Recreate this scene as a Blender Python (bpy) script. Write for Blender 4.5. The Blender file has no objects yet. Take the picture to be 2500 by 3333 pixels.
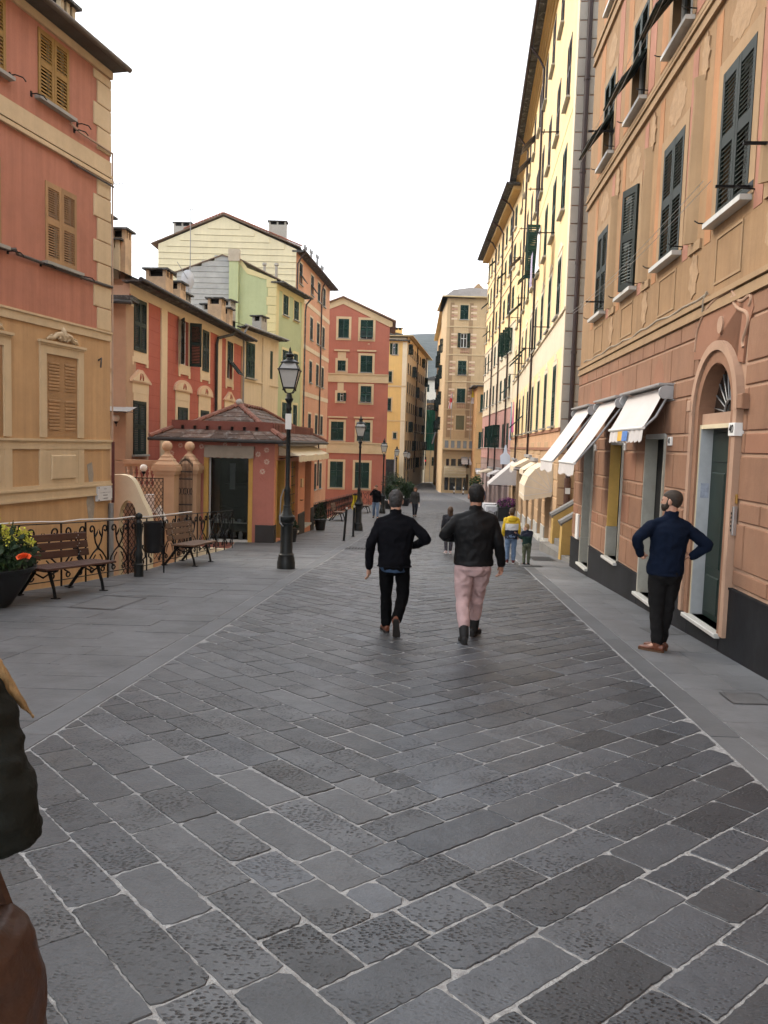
import bpy, math, random
import numpy as np
from mathutils import Vector, Matrix, noise as mnoise
random.seed(7)
SC = bpy.context.scene
COL = SC.collection
R = math.radians
# ---------------------------------------------------------------- camera
EYE = 1.72
def _basis(p, r):
    fw = Vector((0, math.cos(p), -math.sin(p))); rt = Vector((1, 0, 0)); up = rt.cross(fw)
    return rt*math.cos(r)+up*math.sin(r), up*math.cos(r)-rt*math.sin(r), fw
_rt, _up, _fw = _basis(R(4.84), R(1.70))
cam_d = bpy.data.cameras.new('camera'); cam = bpy.data.objects.new('camera', cam_d); COL.objects.link(cam)
cam_d.sensor_fit = 'VERTICAL'; cam_d.sensor_height = 36; cam_d.sensor_width = 27
cam_d.lens = 36*2600/3333; cam_d.clip_start = .05; cam_d.clip_end = 6000
cam.matrix_world = Matrix(((_rt.x, _up.x, -_fw.x, 0), (_rt.y, _up.y, -_fw.y, 0), (_rt.z, _up.z, -_fw.z, EYE), (0, 0, 0, 1)))
SC.camera = cam
# ---------------------------------------------------------------- light: thin bright overcast, low sun veiled behind the left-hand roofs
SUN_AZ, SUN_EL = -62, 38          # degrees clockwise from +Y (view direction), elevation
w = bpy.data.worlds.new('World'); SC.world = w; w.use_nodes = True
nt = w.node_tree; nt.nodes.clear()
sky = nt.nodes.new('ShaderNodeTexSky'); sky.sky_type = 'NISHITA'; sky.sun_disc = False
sky.sun_elevation = R(SUN_EL); sky.sun_rotation = R(SUN_AZ); sky.air_density = 1.0; sky.dust_density = 4.0; sky.ozone_density = 1.0
sc_ = nt.nodes.new('ShaderNodeVectorMath'); sc_.operation = 'SCALE'; sc_.inputs['Scale'].default_value = .10
mx = nt.nodes.new('ShaderNodeMix'); mx.data_type = 'RGBA'; mx.inputs[0].default_value = .84     # cloud cover
mx.inputs[7].default_value = (1.22, 1.25, 1.30, 1)
bg = nt.nodes.new('ShaderNodeBackground'); bg.inputs['Strength'].default_value = 1.0
out = nt.nodes.new('ShaderNodeOutputWorld')
nt.links.new(sky.outputs[0], sc_.inputs[0]); nt.links.new(sc_.outputs[0], mx.inputs[6])
nt.links.new(mx.outputs[2], bg.inputs['Color']); nt.links.new(bg.outputs[0], out.inputs['Surface'])
sun_d = bpy.data.lights.new('sun', 'SUN'); sun_d.energy = 1.4; sun_d.angle = R(22); sun_d.color = (1, .90, .74)
sun = bpy.data.objects.new('sun', sun_d); COL.objects.link(sun)
_sd = Vector((math.sin(R(SUN_AZ))*math.cos(R(SUN_EL)), math.cos(R(SUN_AZ))*math.cos(R(SUN_EL)), math.sin(R(SUN_EL))))
sun.rotation_euler = _sd.to_track_quat('Z', 'Y').to_euler()
SC.view_settings.view_transform = 'Standard'; SC.view_settings.look = 'None'
SC.view_settings.exposure = 1.0; SC.view_settings.gamma = 1.0
SC.render.engine = 'CYCLES'
SC.cycles.max_bounces = 5; SC.cycles.diffuse_bounces = 3; SC.cycles.glossy_bounces = 3; SC.cycles.transmission_bounces = 4
SC.cycles.use_denoising = True; SC.cycles.use_adaptive_sampling = True; SC.cycles.adaptive_threshold = .03
# ---------------------------------------------------------------- helpers
def gz(y, x=0):
    """height of the street, falling away from the viewer"""
    if y < 36: return -.0535*y
    if y < 48:
        t = y-36; return -.0535*36 - (.0535*t - (.0535-.025)*t*t/24)
    z48 = -.0535*36 - (.0535*12 - (.0285)*6)
    if y < 92: return z48-.025*(y-48)
    return z48-.025*44-.018*(y-92)
def tag(o, label, cat, group=None, kind=None):
    if label: o['label'] = label
    if cat: o['category'] = cat
    if group: o['group'] = group
    if kind: o['kind'] = kind
    return o
def obj(name, data, parent=None, loc=(0, 0, 0), rot=(0, 0, 0), scale=None):
    o = bpy.data.objects.new(name, data); COL.objects.link(o)
    o.parent = parent; o.location = loc; o.rotation_euler = rot
    if scale: o.scale = scale
    return o
def thing(name, label, cat, loc=(0, 0, 0), rz=0, group=None):
    return tag(obj(name, None, None, loc, (0, 0, rz)), label, cat, group)
def dup(root, loc=None, rz=None, label=None):
    def cp(o, p):
        c = o.copy(); COL.objects.link(c); c.parent = p
        for ch in KIDS.get(o.name, []): cp(ch, c)
        return c
    r = cp(root, None)
    if loc is not None: r.location = loc
    if rz is not None: r.rotation_euler = (0, 0, rz)
    if label: r['label'] = label
    return r
KIDS = {}
def index_kids():
    KIDS.clear()
    for o in COL.objects:
        if o.parent: KIDS.setdefault(o.parent.name, []).append(o)
class MB:
    """collects faces in the coordinates of tf and makes one mesh of them"""
    def __init__(s, tf=None): s.v = []; s.f = []; s.m = []; s.tf = tf; s.cm = 0
    def p(s, q):
        s.v.append(tuple(s.tf(*q)) if s.tf else tuple(q)); return len(s.v)-1
    def face(s, pts, m=None):
        s.f.append([s.p(q) for q in pts]); s.m.append(s.cm if m is None else m)
    def box(s, x0, x1, y0, y1, z0, z1, m=None, M=None, taper=None):
        c = [(x0, y0, z0), (x1, y0, z0), (x1, y1, z0), (x0, y1, z0), (x0, y0, z1), (x1, y0, z1), (x1, y1, z1), (x0, y1, z1)]
        if M is not None: c = [tuple(M @ Vector(q)) for q in c]
        i = [s.p(q) for q in c]
        for a in ((0, 3, 2, 1), (4, 5, 6, 7), (0, 1, 5, 4), (1, 2, 6, 5), (2, 3, 7, 6), (3, 0, 4, 7)):
            s.f.append([i[k] for k in a]); s.m.append(s.cm if m is None else m)
    def frus(s, x0, x1, z0, z1, y0, y1, e, m=None):
        """block whose outer face (y1) is bevelled in by e"""
        c = [(x0, y0, z0), (x1, y0, z0), (x1, y0, z1), (x0, y0, z1)]
        b = [(x0, y1-e, z0), (x1, y1-e, z0), (x1, y1-e, z1), (x0, y1-e, z1)]
        t = [(x0+e, y1, z0+e), (x1-e, y1, z0+e), (x1-e, y1, z1-e), (x0+e, y1, z1-e)]
        i = [s.p(q) for q in c+b+t]; m = s.cm if m is None else m
        for k in range(4):
            l = (k+1) % 4
            s.f += [[i[k], i[l], i[4+l], i[4+k]], [i[4+k], i[4+l], i[8+l], i[8+k]]]; s.m += [m, m]
        s.f.append([i[8], i[9], i[10], i[11]]); s.m.append(m)
    def prism(s, poly, y0, y1, m=None):
        """poly in (x,z), extruded y0..y1"""
        n = len(poly); a = [s.p((x, y0, z)) for x, z in poly]; b = [s.p((x, y1, z)) for x, z in poly]; m = s.cm if m is None else m
        s.f += [a[::-1], b]; s.m += [m, m]
        for k in range(n):
            l = (k+1) % n; s.f.append([a[k], a[l], b[l], b[k]]); s.m.append(m)
    def tube(s, pts, r, n=8, m=None, cap=True, flat=1.0):
        pts = [Vector(q) for q in pts]; N = len(pts); rr = r if isinstance(r, (list, tuple)) else [r]*N
        ref = None; rings = []; m = s.cm if m is None else m
        for k in range(N):
            t = (pts[min(k+1, N-1)]-pts[max(k-1, 0)])
            t = t.normalized() if t.length > 1e-9 else Vector((0, 0, 1))
            if ref is None:
                ref = t.orthogonal().normalized()
                if abs(t.z) < .9:
                    ref = Vector((0, 0, 1)).cross(t).normalized()
            u = (ref - t*ref.dot(t)); u = u.normalized() if u.length > 1e-6 else t.orthogonal().normalized(); ref = u; v = t.cross(u)
            rings.append([s.p(pts[k]+u*(math.cos(a)*rr[k])+v*(math.sin(a)*rr[k]*flat)) for a in [2*math.pi*j/n for j in range(n)]])
        for k in range(N-1):
            for j in range(n):
                l = (j+1) % n; s.f.append([rings[k][j], rings[k][l], rings[k+1][l], rings[k+1][j]]); s.m.append(m)
        if cap: s.f += [rings[0][::-1], rings[-1]]; s.m += [m, m]
    def lathe(s, prof, n=16, c=(0, 0, 0), m=None, sq=False, a0=0):
        rings = []; m = s.cm if m is None else m
        for r, z in prof:
            rings.append([s.p((c[0]+r*math.cos(a0+2*math.pi*j/n), c[1]+r*math.sin(a0+2*math.pi*j/n), c[2]+z)) for j in range(n)])
        for k in range(len(prof)-1):
            for j in range(n):
                l = (j+1) % n; s.f.append([rings[k][j], rings[k][l], rings[k+1][l], rings[k+1][j]]); s.m.append(m)
        s.f += [rings[0][::-1], rings[-1]]; s.m += [m, m]
    def mesh(s, name, mats, smooth=None):
        me = bpy.data.meshes.new(name); me.from_pydata(s.v, [], s.f)
        if not isinstance(mats, (list, tuple)): mats = [mats]
        for q in mats: me.materials.append(q)
        if len(mats) > 1: me.polygons.foreach_set('material_index', s.m)
        if smooth is not None:
            me.polygons.foreach_set('use_smooth', [True]*len(s.f))
            me.set_sharp_from_angle(angle=R(smooth))
        me.update(); return me
    def obj(s, name, mats, parent=None, loc=(0, 0, 0), rot=(0, 0, 0), smooth=None):
        return obj(name, s.mesh(name, mats, smooth), parent, loc, rot)
# ---------------------------------------------------------------- materials
MATS = {}
def mat(name, col, rough=.85, var=.12, scale=1.2, bump=.0, bscale=40, metal=0, spec=.3, streak=0, objrand=0, stain=None, attr=False, aniso=None, coat=0, sheen=0, trans=0):
    if name in MATS: return MATS[name]
    m = bpy.data.materials.new(name); m.use_nodes = True; t = m.node_tree; N = t.nodes; L = t.links
    b = N['Principled BSDF']; b.inputs['Roughness'].default_value = rough; b.inputs['Metallic'].default_value = metal
    b.inputs['Specular IOR Level'].default_value = spec
    if coat: b.inputs['Coat Weight'].default_value = coat
    if sheen: b.inputs['Sheen Weight'].default_value = sheen
    tc = N.new('ShaderNodeTexCoord'); src = tc.outputs['Object']
    def nz(sc, det=4, rgh=.6, vec=None):
        n = N.new('ShaderNodeTexNoise'); n.inputs['Scale'].default_value = sc; n.inputs['Detail'].default_value = det; n.inputs['Roughness'].default_value = rgh
        L.new(vec or src, n.inputs['Vector']); return n.outputs['Fac']
    def mth(op, a, c, clamp=False):
        n = N.new('ShaderNodeMath'); n.operation = op; n.use_clamp = clamp
        for k, q in enumerate((a, c)):
            if isinstance(q, (int, float)): n.inputs[k].default_value = q
            else: L.new(q, n.inputs[k])
        return n.outputs[0]
    f = nz(scale, 4, .65)
    val = mth('ADD', mth('MULTIPLY', mth('SUBTRACT', f, .5), var*3.6), 1.0)
    f2 = nz(scale*9, 2, .6); val = mth('ADD', val, mth('MULTIPLY', mth('SUBTRACT', f2, .5), var*.9))
    if streak:
        mp = N.new('ShaderNodeMapping'); mp.inputs['Scale'].default_value = (5, 5, .22); L.new(src, mp.inputs['Vector'])
        val = mth('ADD', val, mth('MULTIPLY', mth('SUBTRACT', nz(1.1, 3, .7, mp.outputs[0]), .5), streak*3.2))
    if objrand:
        oi = N.new('ShaderNodeObjectInfo'); val = mth('MULTIPLY', val, mth('ADD', mth('MULTIPLY', oi.outputs['Random'], objrand*2), 1-objrand))
    base = N.new('ShaderNodeVectorMath'); base.operation = 'SCALE'; base.inputs[0].default_value = col[:3]; L.new(val, base.inputs['Scale'])
    c_out = base.outputs[0]
    if stain:      # (colour, amount, scale)
        mm = N.new('ShaderNodeMix'); mm.data_type = 'RGBA'; mm.inputs[7].default_value = (*stain[0], 1)
        k = mth('MULTIPLY', mth('SUBTRACT', nz(stain[2], 4, .7), .52), stain[1]*6, True)
        k = mth('MULTIPLY', k, stain[1], True)
        L.new(k, mm.inputs[0]); L.new(c_out, mm.inputs[6]); c_out = mm.outputs[2]
    L.new(c_out, b.inputs['Base Color'])
    if bump:
        bn = N.new('ShaderNodeBump'); bn.inputs['Strength'].default_value = 1; bn.inputs['Distance'].default_value = bump
        vec = None
        if aniso:
            mp = N.new('ShaderNodeMapping'); mp.inputs['Scale'].default_value = aniso; L.new(src, mp.inputs['Vector']); vec = mp.outputs[0]
        L.new(nz(bscale, 3, .6, vec), bn.inputs['Height']); L.new(bn.outputs[0], b.inputs['Normal'])
    MATS[name] = m; return m
def glass(name, col=(.02, .024, .026), rough=.08):
    if name in MATS: return MATS[name]
    m = mat(name, col, rough=rough, var=.1, spec=.6); return m
def emis(name, col, st):
    m = bpy.data.materials.new(name); m.use_nodes = True; b = m.node_tree.nodes['Principled BSDF']
    b.inputs['Base Color'].default_value = (*col, 1); b.inputs['Emission Color'].default_value = (*col, 1); b.inputs['Emission Strength'].default_value = st
    return m
def srgb(r, g, b):
    f = lambda c: (c/255/12.92) if c/255 <= .04045 else ((c/255+.055)/1.055)**2.4
    return (f(r), f(g), f(b))
IRON = mat('wrought_iron', (.006, .006, .0065), .5, .2, 6, spec=.18)
IRON2 = mat('cast_iron_paint', (.011, .013, .013), .45, .25, 5, bump=.002, bscale=30, spec=.28, stain=((.04, .036, .032), .25, 4))
GREEN = mat('green_shutter_paint', (.009, .034, .025), .6, .2, 2, spec=.25, objrand=.25)
GREEN2 = mat('dark_green_shutter_paint', (.007, .018, .014), .6, .2, 2, spec=.25, objrand=.25)
BROWN_SH = mat('brown_shutter_paint', (.06, .045, .04), .6, .2, 2, objrand=.25)
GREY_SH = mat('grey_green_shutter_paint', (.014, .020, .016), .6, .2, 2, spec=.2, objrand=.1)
SLATG = mat('skylit_slat_paint', (.15, .165, .148), .55, .15, 2, spec=.25)  # slats lighter than their frame: sky light put into the colour
OCHRE_SH = mat('mustard_shutter_paint', (.33, .19, .052), .6, .18, 3, objrand=.1)
TAN_SH = mat('tan_shutter_paint', (.36, .21, .10), .6, .18, 3, objrand=.1)
DARK = mat('dark_interior', (.005, .005, .005), .8, .2, 2)
PANE = glass('window_pane', (.012, .014, .015))
MARBLE = mat('grey_white_marble', (.52, .51, .47), .45, .14, 2.2, bump=.001, spec=.45, stain=((.33, .30, .22), .5, 1.4))
SILL = mat('slate_sill', (.33, .32, .29), .6, .2, 4, bump=.002)
SLATE = mat('slate_roof', (.055, .052, .048), .75, .35, 2.5, bump=.006, bscale=12, stain=((.30, .29, .27), .85, 4.5))
TILE = mat('terracotta', (.27, .105, .065), .8, .25, 5, bump=.004, bscale=30, objrand=.2, stain=((.12, .10, .09), .4, 5))
WHITE = mat('white_paint', (.72, .71, .68), .6, .08, 2)
LEAF = mat('leaf_green', (.040, .075, .022), .6, .45, 9, spec=.35, objrand=.15)
LEAF2 = mat('dark_leaf_green', (.022, .044, .018), .6, .45, 9, spec=.35, objrand=.15)
GALV = mat('galvanised_pipe', (.25, .25, .25), .5, .2, 3, metal=.4)
PIPE = mat('brown_downpipe', (.045, .027, .024), .5, .2, 3)
LINE = mat('washing_line', (.5, .5, .48), .7, .1, 4)
# ---------------------------------------------------------------- facade frames
class Frame:
    """vertical plane through A (x,y); s runs along the angle (deg from +Y towards +X), o points outwards, z is absolute.
       sg=+1: outward is left of the s direction (houses on the right); -1: outward is right of it"""
    def __init__(f, root, A, ang, sg):
        f.root = root; a = R(ang); f.sg = sg
        d = Vector((math.sin(a), math.cos(a), 0)); f.d = d
        X = d*sg; n = Vector((-X.y, X.x, 0)); f.n = n
        f.rz = math.atan2(X.y, X.x)
        f.off = Vector((A[0], A[1], 0))-root.location
    def m(f, s, o, z): return (f.sg*s, o, z)
    def w(f, s, o, z): return f.root.location+f.off+f.d*s+f.n*o+Vector((0, 0, z))
    def mb(f): return MB(f.m)
    def put(f, name, mb, mats, smooth=None, parent=None):
        me = mb.mesh(name, mats, smooth) if isinstance(mb, MB) else mb
        if parent is not None: return obj(name, me, parent)
        return obj(name, me, f.root, f.off, (0, 0, f.rz))
    def at(f, name, me, s, o, z, rot=(0, 0, 0)):
        """object in facade orientation at a point (s,o,z)"""
        l = Matrix.Rotation(f.rz, 3, 'Z') @ Vector(f.m(s, o, z)) + f.off
        e = (Matrix.Rotation(f.rz, 3, 'Z') @ Matrix.Rotation(rot[2], 3, 'Z') @ Matrix.Rotation(rot[1], 3, 'Y') @ Matrix.Rotation(rot[0], 3, 'X')).to_euler()
        return obj(name, me, f.root, l, e)
    def box(f, name, s0, s1, o0, o1, z0, z1, m):
        b = f.mb(); b.box(s0, s1, o0, o1, z0, z1); return f.put(name, b, m)
    def block(f, name, s0, s1, z0, z1, o0, o1, e, m):
        b = f.mb(); b.frus(s0, s1, z0, z1, o0, o1, e); return f.put(name, b, m)
    def wall(f, s0, s1, z0, z1, holes, m, depth=.16, name='wall', o=0.0):
        ss = sorted({s0, s1, *[h[0] for h in holes], *[h[1] for h in holes]}); zz = sorted({z0, z1, *[h[2] for h in holes], *[h[3] for h in holes]})
        ss = [q for q in ss if s0 <= q <= s1]; zz = [q for q in zz if z0 <= q <= z1]
        b = f.mb(); ins = lambda a, c: any(h[0] < a < h[1] and h[2] < c < h[3] for h in holes)
        for i in range(len(ss)-1):
            for j in range(len(zz)-1):
                if not ins((ss[i]+ss[i+1])/2, (zz[j]+zz[j+1])/2):
                    b.face([(ss[i], o, zz[j]), (ss[i+1], o, zz[j]), (ss[i+1], o, zz[j+1]), (ss[i], o, zz[j+1])])
        for h in holes:
            a, c, e, g = h[:4]; dd = h[4] if len(h) > 4 else depth
            b.face([(a, o, e), (a, o-dd, e), (a, o-dd, g), (a, o, g)]); b.face([(c, o, e), (c, o-dd, e), (c, o-dd, g), (c, o, g)])
            b.face([(a, o, e), (c, o, e), (c, o-dd, e), (a, o-dd, e)]); b.face([(a, o, g), (c, o, g), (c, o-dd, g), (a, o-dd, g)])
        return f.put(name, b, m)
SHC = {}
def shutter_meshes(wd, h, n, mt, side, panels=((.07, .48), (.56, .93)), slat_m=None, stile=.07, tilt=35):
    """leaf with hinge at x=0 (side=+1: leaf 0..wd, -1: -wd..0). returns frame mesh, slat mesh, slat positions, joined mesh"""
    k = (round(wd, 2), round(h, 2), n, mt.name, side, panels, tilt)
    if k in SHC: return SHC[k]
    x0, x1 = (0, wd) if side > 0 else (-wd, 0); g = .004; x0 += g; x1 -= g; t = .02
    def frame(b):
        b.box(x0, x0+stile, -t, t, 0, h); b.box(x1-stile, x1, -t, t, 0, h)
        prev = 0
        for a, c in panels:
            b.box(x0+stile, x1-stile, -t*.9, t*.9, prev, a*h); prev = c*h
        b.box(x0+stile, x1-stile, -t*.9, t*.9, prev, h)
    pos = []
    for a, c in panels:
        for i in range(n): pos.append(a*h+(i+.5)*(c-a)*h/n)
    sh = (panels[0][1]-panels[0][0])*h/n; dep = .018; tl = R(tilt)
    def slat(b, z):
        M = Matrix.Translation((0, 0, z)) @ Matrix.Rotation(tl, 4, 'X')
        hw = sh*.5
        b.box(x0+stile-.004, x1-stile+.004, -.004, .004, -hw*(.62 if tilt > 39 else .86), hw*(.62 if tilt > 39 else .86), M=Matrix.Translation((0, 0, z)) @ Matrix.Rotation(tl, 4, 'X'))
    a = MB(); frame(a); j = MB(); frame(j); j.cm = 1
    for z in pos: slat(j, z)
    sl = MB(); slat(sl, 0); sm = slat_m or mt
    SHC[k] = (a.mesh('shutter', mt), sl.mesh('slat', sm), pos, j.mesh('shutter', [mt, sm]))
    return SHC[k]
WIN = {}
def pane_mesh(wd, h, fm):
    k = (round(wd, 2), round(h, 2), fm.name)
    if k not in WIN:
        b = MB(); b.box(-wd/2, wd/2, -.02, 0, 0, h, 0); b.cm = 1
        for x in (-wd/2, -.03, wd/2-.06): b.box(x, x+.06, 0, .03, 0, h)
        for z in (0, h*.62, h-.06): b.box(-wd/2+.06, wd/2-.06, 0, .028, z, z+.05)
        WIN[k] = b.mesh('window', [PANE, fm])
    return WIN[k]
def window(f, s0, s1, z0, z1, m=None, n=9, o=.0, sep=False, opn=(0, 0), flap=0, sill=True, depth=.16, slat_m=None, panels=((.07, .48), (.56, .93)), sill_m=None, leaf=True, tilt=35):
    """one shuttered window: pane, two leaves, sill"""
    m = m or GREEN; c = (s0+s1)/2; wd = s1-s0
    f.at('window', pane_mesh(wd, z1-z0, WHITE), c, -depth+.022, z0)
    lw = wd/2; xs = sorted((f.sg*s0, f.sg*s1))
    if leaf:
        for side, x, a in ((1, xs[0], opn[0]), (-1, xs[1], -opn[1])):
            fr, sl, pos, jn = shutter_meshes(lw, z1-z0, n, m, side, panels, slat_m, tilt=tilt)
            if flap:
                hh = (z1-z0)*.47
                fr, sl, pos, jn = shutter_meshes(lw, (z1-z0)*.52, n, m, side, ((.08, .92),), slat_m, tilt=tilt)
                f.at('shutter', jn, x*f.sg, o, z0+(z1-z0)*.48)
                fr, sl, pos, jn = shutter_meshes(lw, hh, n, m, side, ((.1, .9),), slat_m, tilt=tilt)
                k = (jn.name, 'hang')
                if k not in SHC:
                    me = jn.copy(); me.transform(Matrix.Translation((0, 0, -hh))); SHC[k] = me
                f.at('shutter_flap', SHC[k], x*f.sg, o+.022, z0+(z1-z0)*.48, (flap, 0, 0))
                continue
            if sep and not a:
                lo = f.at('shutter', fr, x*f.sg, o, z0, (0, 0, a))
                for z in pos: obj('slat', sl, lo, (0, 0, z))
            else: f.at('shutter', jn, x*f.sg, o+(.03 if a else 0), z0, (0, 0, a))
    if sill:
        k = ('sill', round(wd, 2))
        if k not in WIN:
            b = MB(); b.box(-wd/2-.1, wd/2+.1, -.02, .13, -.06, 0); WIN[k] = b.mesh('window_sill', sill_m or SILL)
        f.at('window_sill', WIN[k], c, 0, z0-.001)
def surround(f, s0, s1, z0, z1, wd, m, o=.03, name='window_surround', bottom=True):
    b = f.mb(); b.box(s0-wd, s0, 0, o, z0, z1+wd); b.box(s1, s1+wd, 0, o, z0, z1+wd); b.box(s0, s1, 0, o*.97, z1, z1+wd)
    if bottom: b.box(s0-wd, s1+wd, 0, o*.98, z0-wd, z0)
    return f.put(name, b, m)
def band(f, s0, s1, z0, z1, m, o=.03, name='string_course', prof=None):
    b = f.mb()
    if prof is None: b.box(s0, s1, -.01, o, z0, z1)
    else:
        for a, c, oo in prof: b.box(s0, s1, -.01, oo, a, c)
    return f.put(name, b, m)
def chimney(root, x, y, z0, z1, w_, d_, m, parent_name='chimney', rz=0):
    b = MB(); b.box(-w_/2, w_/2, -d_/2, d_/2, z0, z1-.28)
    for sx in (-1, 0, 1):
        for sy in (-1, 1):
            b.box(sx*(w_/2-.06)-.055, sx*(w_/2-.06)+.055, sy*(d_/2-.055)-.055, sy*(d_/2-.055)+.055, z1-.28, z1-.06)
    b.box(-w_/2+.12, w_/2-.12, -d_/2+.12, d_/2-.12, z1-.28, z1-.07, 1)
    o = b.obj(parent_name, [m, DARK], root, (x-root.location.x, y-root.location.y, -root.location.z), (0, 0, rz))
    c = MB(); c.box(-w_/2-.1, w_/2+.1, -d_/2-.1, d_/2+.1, z1-.06, z1)
    c.obj('cap_slab', SLATE, o)
    return o
# ================================================================ SETTING
def lerp(tab, y):
    if y <= tab[0][0]: return tab[0][1]+(tab[1][1]-tab[0][1])/(tab[1][0]-tab[0][0])*(y-tab[0][0])
    for (a, p), (b, q) in zip(tab, tab[1:]):
        if y <= b: return p+(q-p)*(y-a)/(b-a)
    return tab[-1][1]
GL = [(4.8, -2.2), (7.4, -2.01), (9.6, -1.84), (15.4, -1.5), (19, -1.22), (31, -.45), (47, .45), (65, 1.5), (84, 3.0), (100, 4.0), (126, 6.2)]   # left edge of the chevron paving
GR = [(4.56, 2.31), (9.39, 2.63), (20, 3.35), (30, 4.25), (41, 5.45), (52, 6.4), (70, 6.7), (88, 5.7), (126, 6.9)]
TL = [(-8, -9.6), (4, -7.25), (11.68, -5.42), (12.49, -5.13), (15.03, -4.54), (16, -4.5), (20.83, -4.02), (23, -4.3), (31, -2.95), (40, -2.98), (50, -2.3), (56, -1.7), (57.5, -.75), (80, .1), (95, 2.0), (126, 6.0)]   # street edge on the left (railing)
TR = [(-8, 2.8), (18.6, 4.43), (23.3, 5.05), (51, 7.96), (71, 8.5), (87, 9.3), (88.2, 6.2), (126, 7.3)]
def stone_mat():
    m = bpy.data.materials.new('grey_paving_stone'); m.use_nodes = True; t = m.node_tree; N = t.nodes; L = t.links; b = N['Principled BSDF']
    at = N.new('ShaderNodeAttribute'); at.attribute_name = 'tint'
    sp = N.new('ShaderNodeSeparateColor'); L.new(at.outputs['Color'], sp.inputs[0])
    tc = N.new('ShaderNodeTexCoord'); O = tc.outputs['Object']
    def M(op, a, c, cl=False):
        n = N.new('ShaderNodeMath'); n.operation = op; n.use_clamp = cl
        for k, q in enumerate((a, c)):
            if isinstance(q, (int, float)): n.inputs[k].default_value = q
            else: L.new(q, n.inputs[k])
        return n.outputs[0]
    def NZ(s, d=5, r=.6, v=None):
        n = N.new('ShaderNodeTexNoise'); n.inputs['Scale'].default_value = s; n.inputs['Detail'].default_value = d; n.inputs['Roughness'].default_value = r
        L.new(v or O, n.inputs['Vector']); return n.outputs['Fac']
    wn = N.new('ShaderNodeTexNoise'); wn.inputs['Scale'].default_value = 2.6; wn.inputs['Detail'].default_value = 1; L.new(O, wn.inputs['Vector']); WARP = wn.outputs['Color']
    # chisel pits in rows, turned with the two directions of the chevron
    def pits(ang):
        mp = N.new('ShaderNodeMapping'); mp.inputs['Rotation'].default_value = (0, 0, ang); mp.inputs['Scale'].default_value = (36, 66, 36); wr_ = N.new('ShaderNodeVectorMath'); wr_.operation = 'MULTIPLY_ADD'; L.new(WARP, wr_.inputs[0]); wr_.inputs[1].default_value = (.09, .09, 0); L.new(O, wr_.inputs[2]); L.new(wr_.outputs[0], mp.inputs['Vector'])
        v = N.new('ShaderNodeTexVoronoi'); v.inputs['Scale'].default_value = 1; v.inputs['Randomness'].default_value = .62; L.new(mp.outputs[0], v.inputs['Vector'])
        return M('MULTIPLY', M('SUBTRACT', .40, v.outputs['Distance']), 4.0, True)
    pa, pb = pits(R(8)), pits(R(-26))
    sel = M('GREATER_THAN', sp.outputs[2], .5)
    pit = M('ADD', M('MULTIPLY', pa, sel), M('MULTIPLY', pb, M('SUBTRACT', 1, sel)))
    patch = M('MULTIPLY', M('SUBTRACT', NZ(3.2, 3), .36), 5, True)
    pit = M('MULTIPLY', M('MULTIPLY', pit, sp.outputs[1]), patch)
    val = M('MULTIPLY', sp.outputs[0], M('ADD', M('MULTIPLY', M('SUBTRACT', NZ(7, 5, .68), .5), .75), 1))
    val = M('MULTIPLY', val, M('ADD', M('MULTIPLY', M('SUBTRACT', NZ(.55, 4), .5), .5), 1))
    val = M('MULTIPLY', val, M('ADD', M('MULTIPLY', M('SUBTRACT', NZ(95, 2, .5), .5), .7), 1))
    val = M('MULTIPLY', val, M('SUBTRACT', 1, M('MULTIPLY', pit, .8)))
    hue = N.new('ShaderNodeMix'); hue.data_type = 'RGBA'; hue.inputs[6].default_value = (.84, .97, 1.16, 1); hue.inputs[7].default_value = (.97, 1.0, 1.03, 1); L.new(sp.outputs[2], hue.inputs[0])
    sc = N.new('ShaderNodeVectorMath'); sc.operation = 'SCALE'; L.new(hue.outputs[2], sc.inputs[0]); L.new(M('MULTIPLY', val, .060), sc.inputs['Scale'])
    L.new(sc.outputs[0], b.inputs['Base Color']); b.inputs['Roughness'].default_value = .55; b.inputs['Specular IOR Level'].default_value = .45
    L.new(M('ADD', M('MULTIPLY', NZ(5, 5), .3), .31), b.inputs['Roughness'])
    bp = N.new('ShaderNodeBump'); bp.inputs['Distance'].default_value = .008; L.new(M('SUBTRACT', M('MULTIPLY', NZ(16, 5, .7), .65), M('MULTIPLY', pit, 1.0)), bp.inputs['Height']); L.new(bp.outputs[0], b.inputs['Normal'])
    return m
STONE = stone_mat()
MORTAR = mat('pale_mortar', (.30, .302, .30), .9, .45, 30, bump=.012, bscale=80, stain=((.10, .10, .10), .7, 1.6))
def strip(name, left, right, y0, y1, dz, m, step=1.0, kind='structure'):
    b = MB(); n = max(2, int((y1-y0)/step)); P = []
    for i in range(n+1):
        y = y0+(y1-y0)*i/n; xl, xr = left(y), right(y)
        P.append([(xl+(xr-xl)*k/4, y, gz(y)+dz) for k in range(5)])
    for i in range(n):
        for k in range(4): b.face([P[i][k], P[i][k+1], P[i+1][k+1], P[i+1][k]])
    o = b.obj(name, m); o['kind'] = kind; return o
street = strip('street', lambda y: lerp(TL, y), lambda y: lerp(TR, y)+.3, -8, 150, -.0040, MORTAR)
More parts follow.
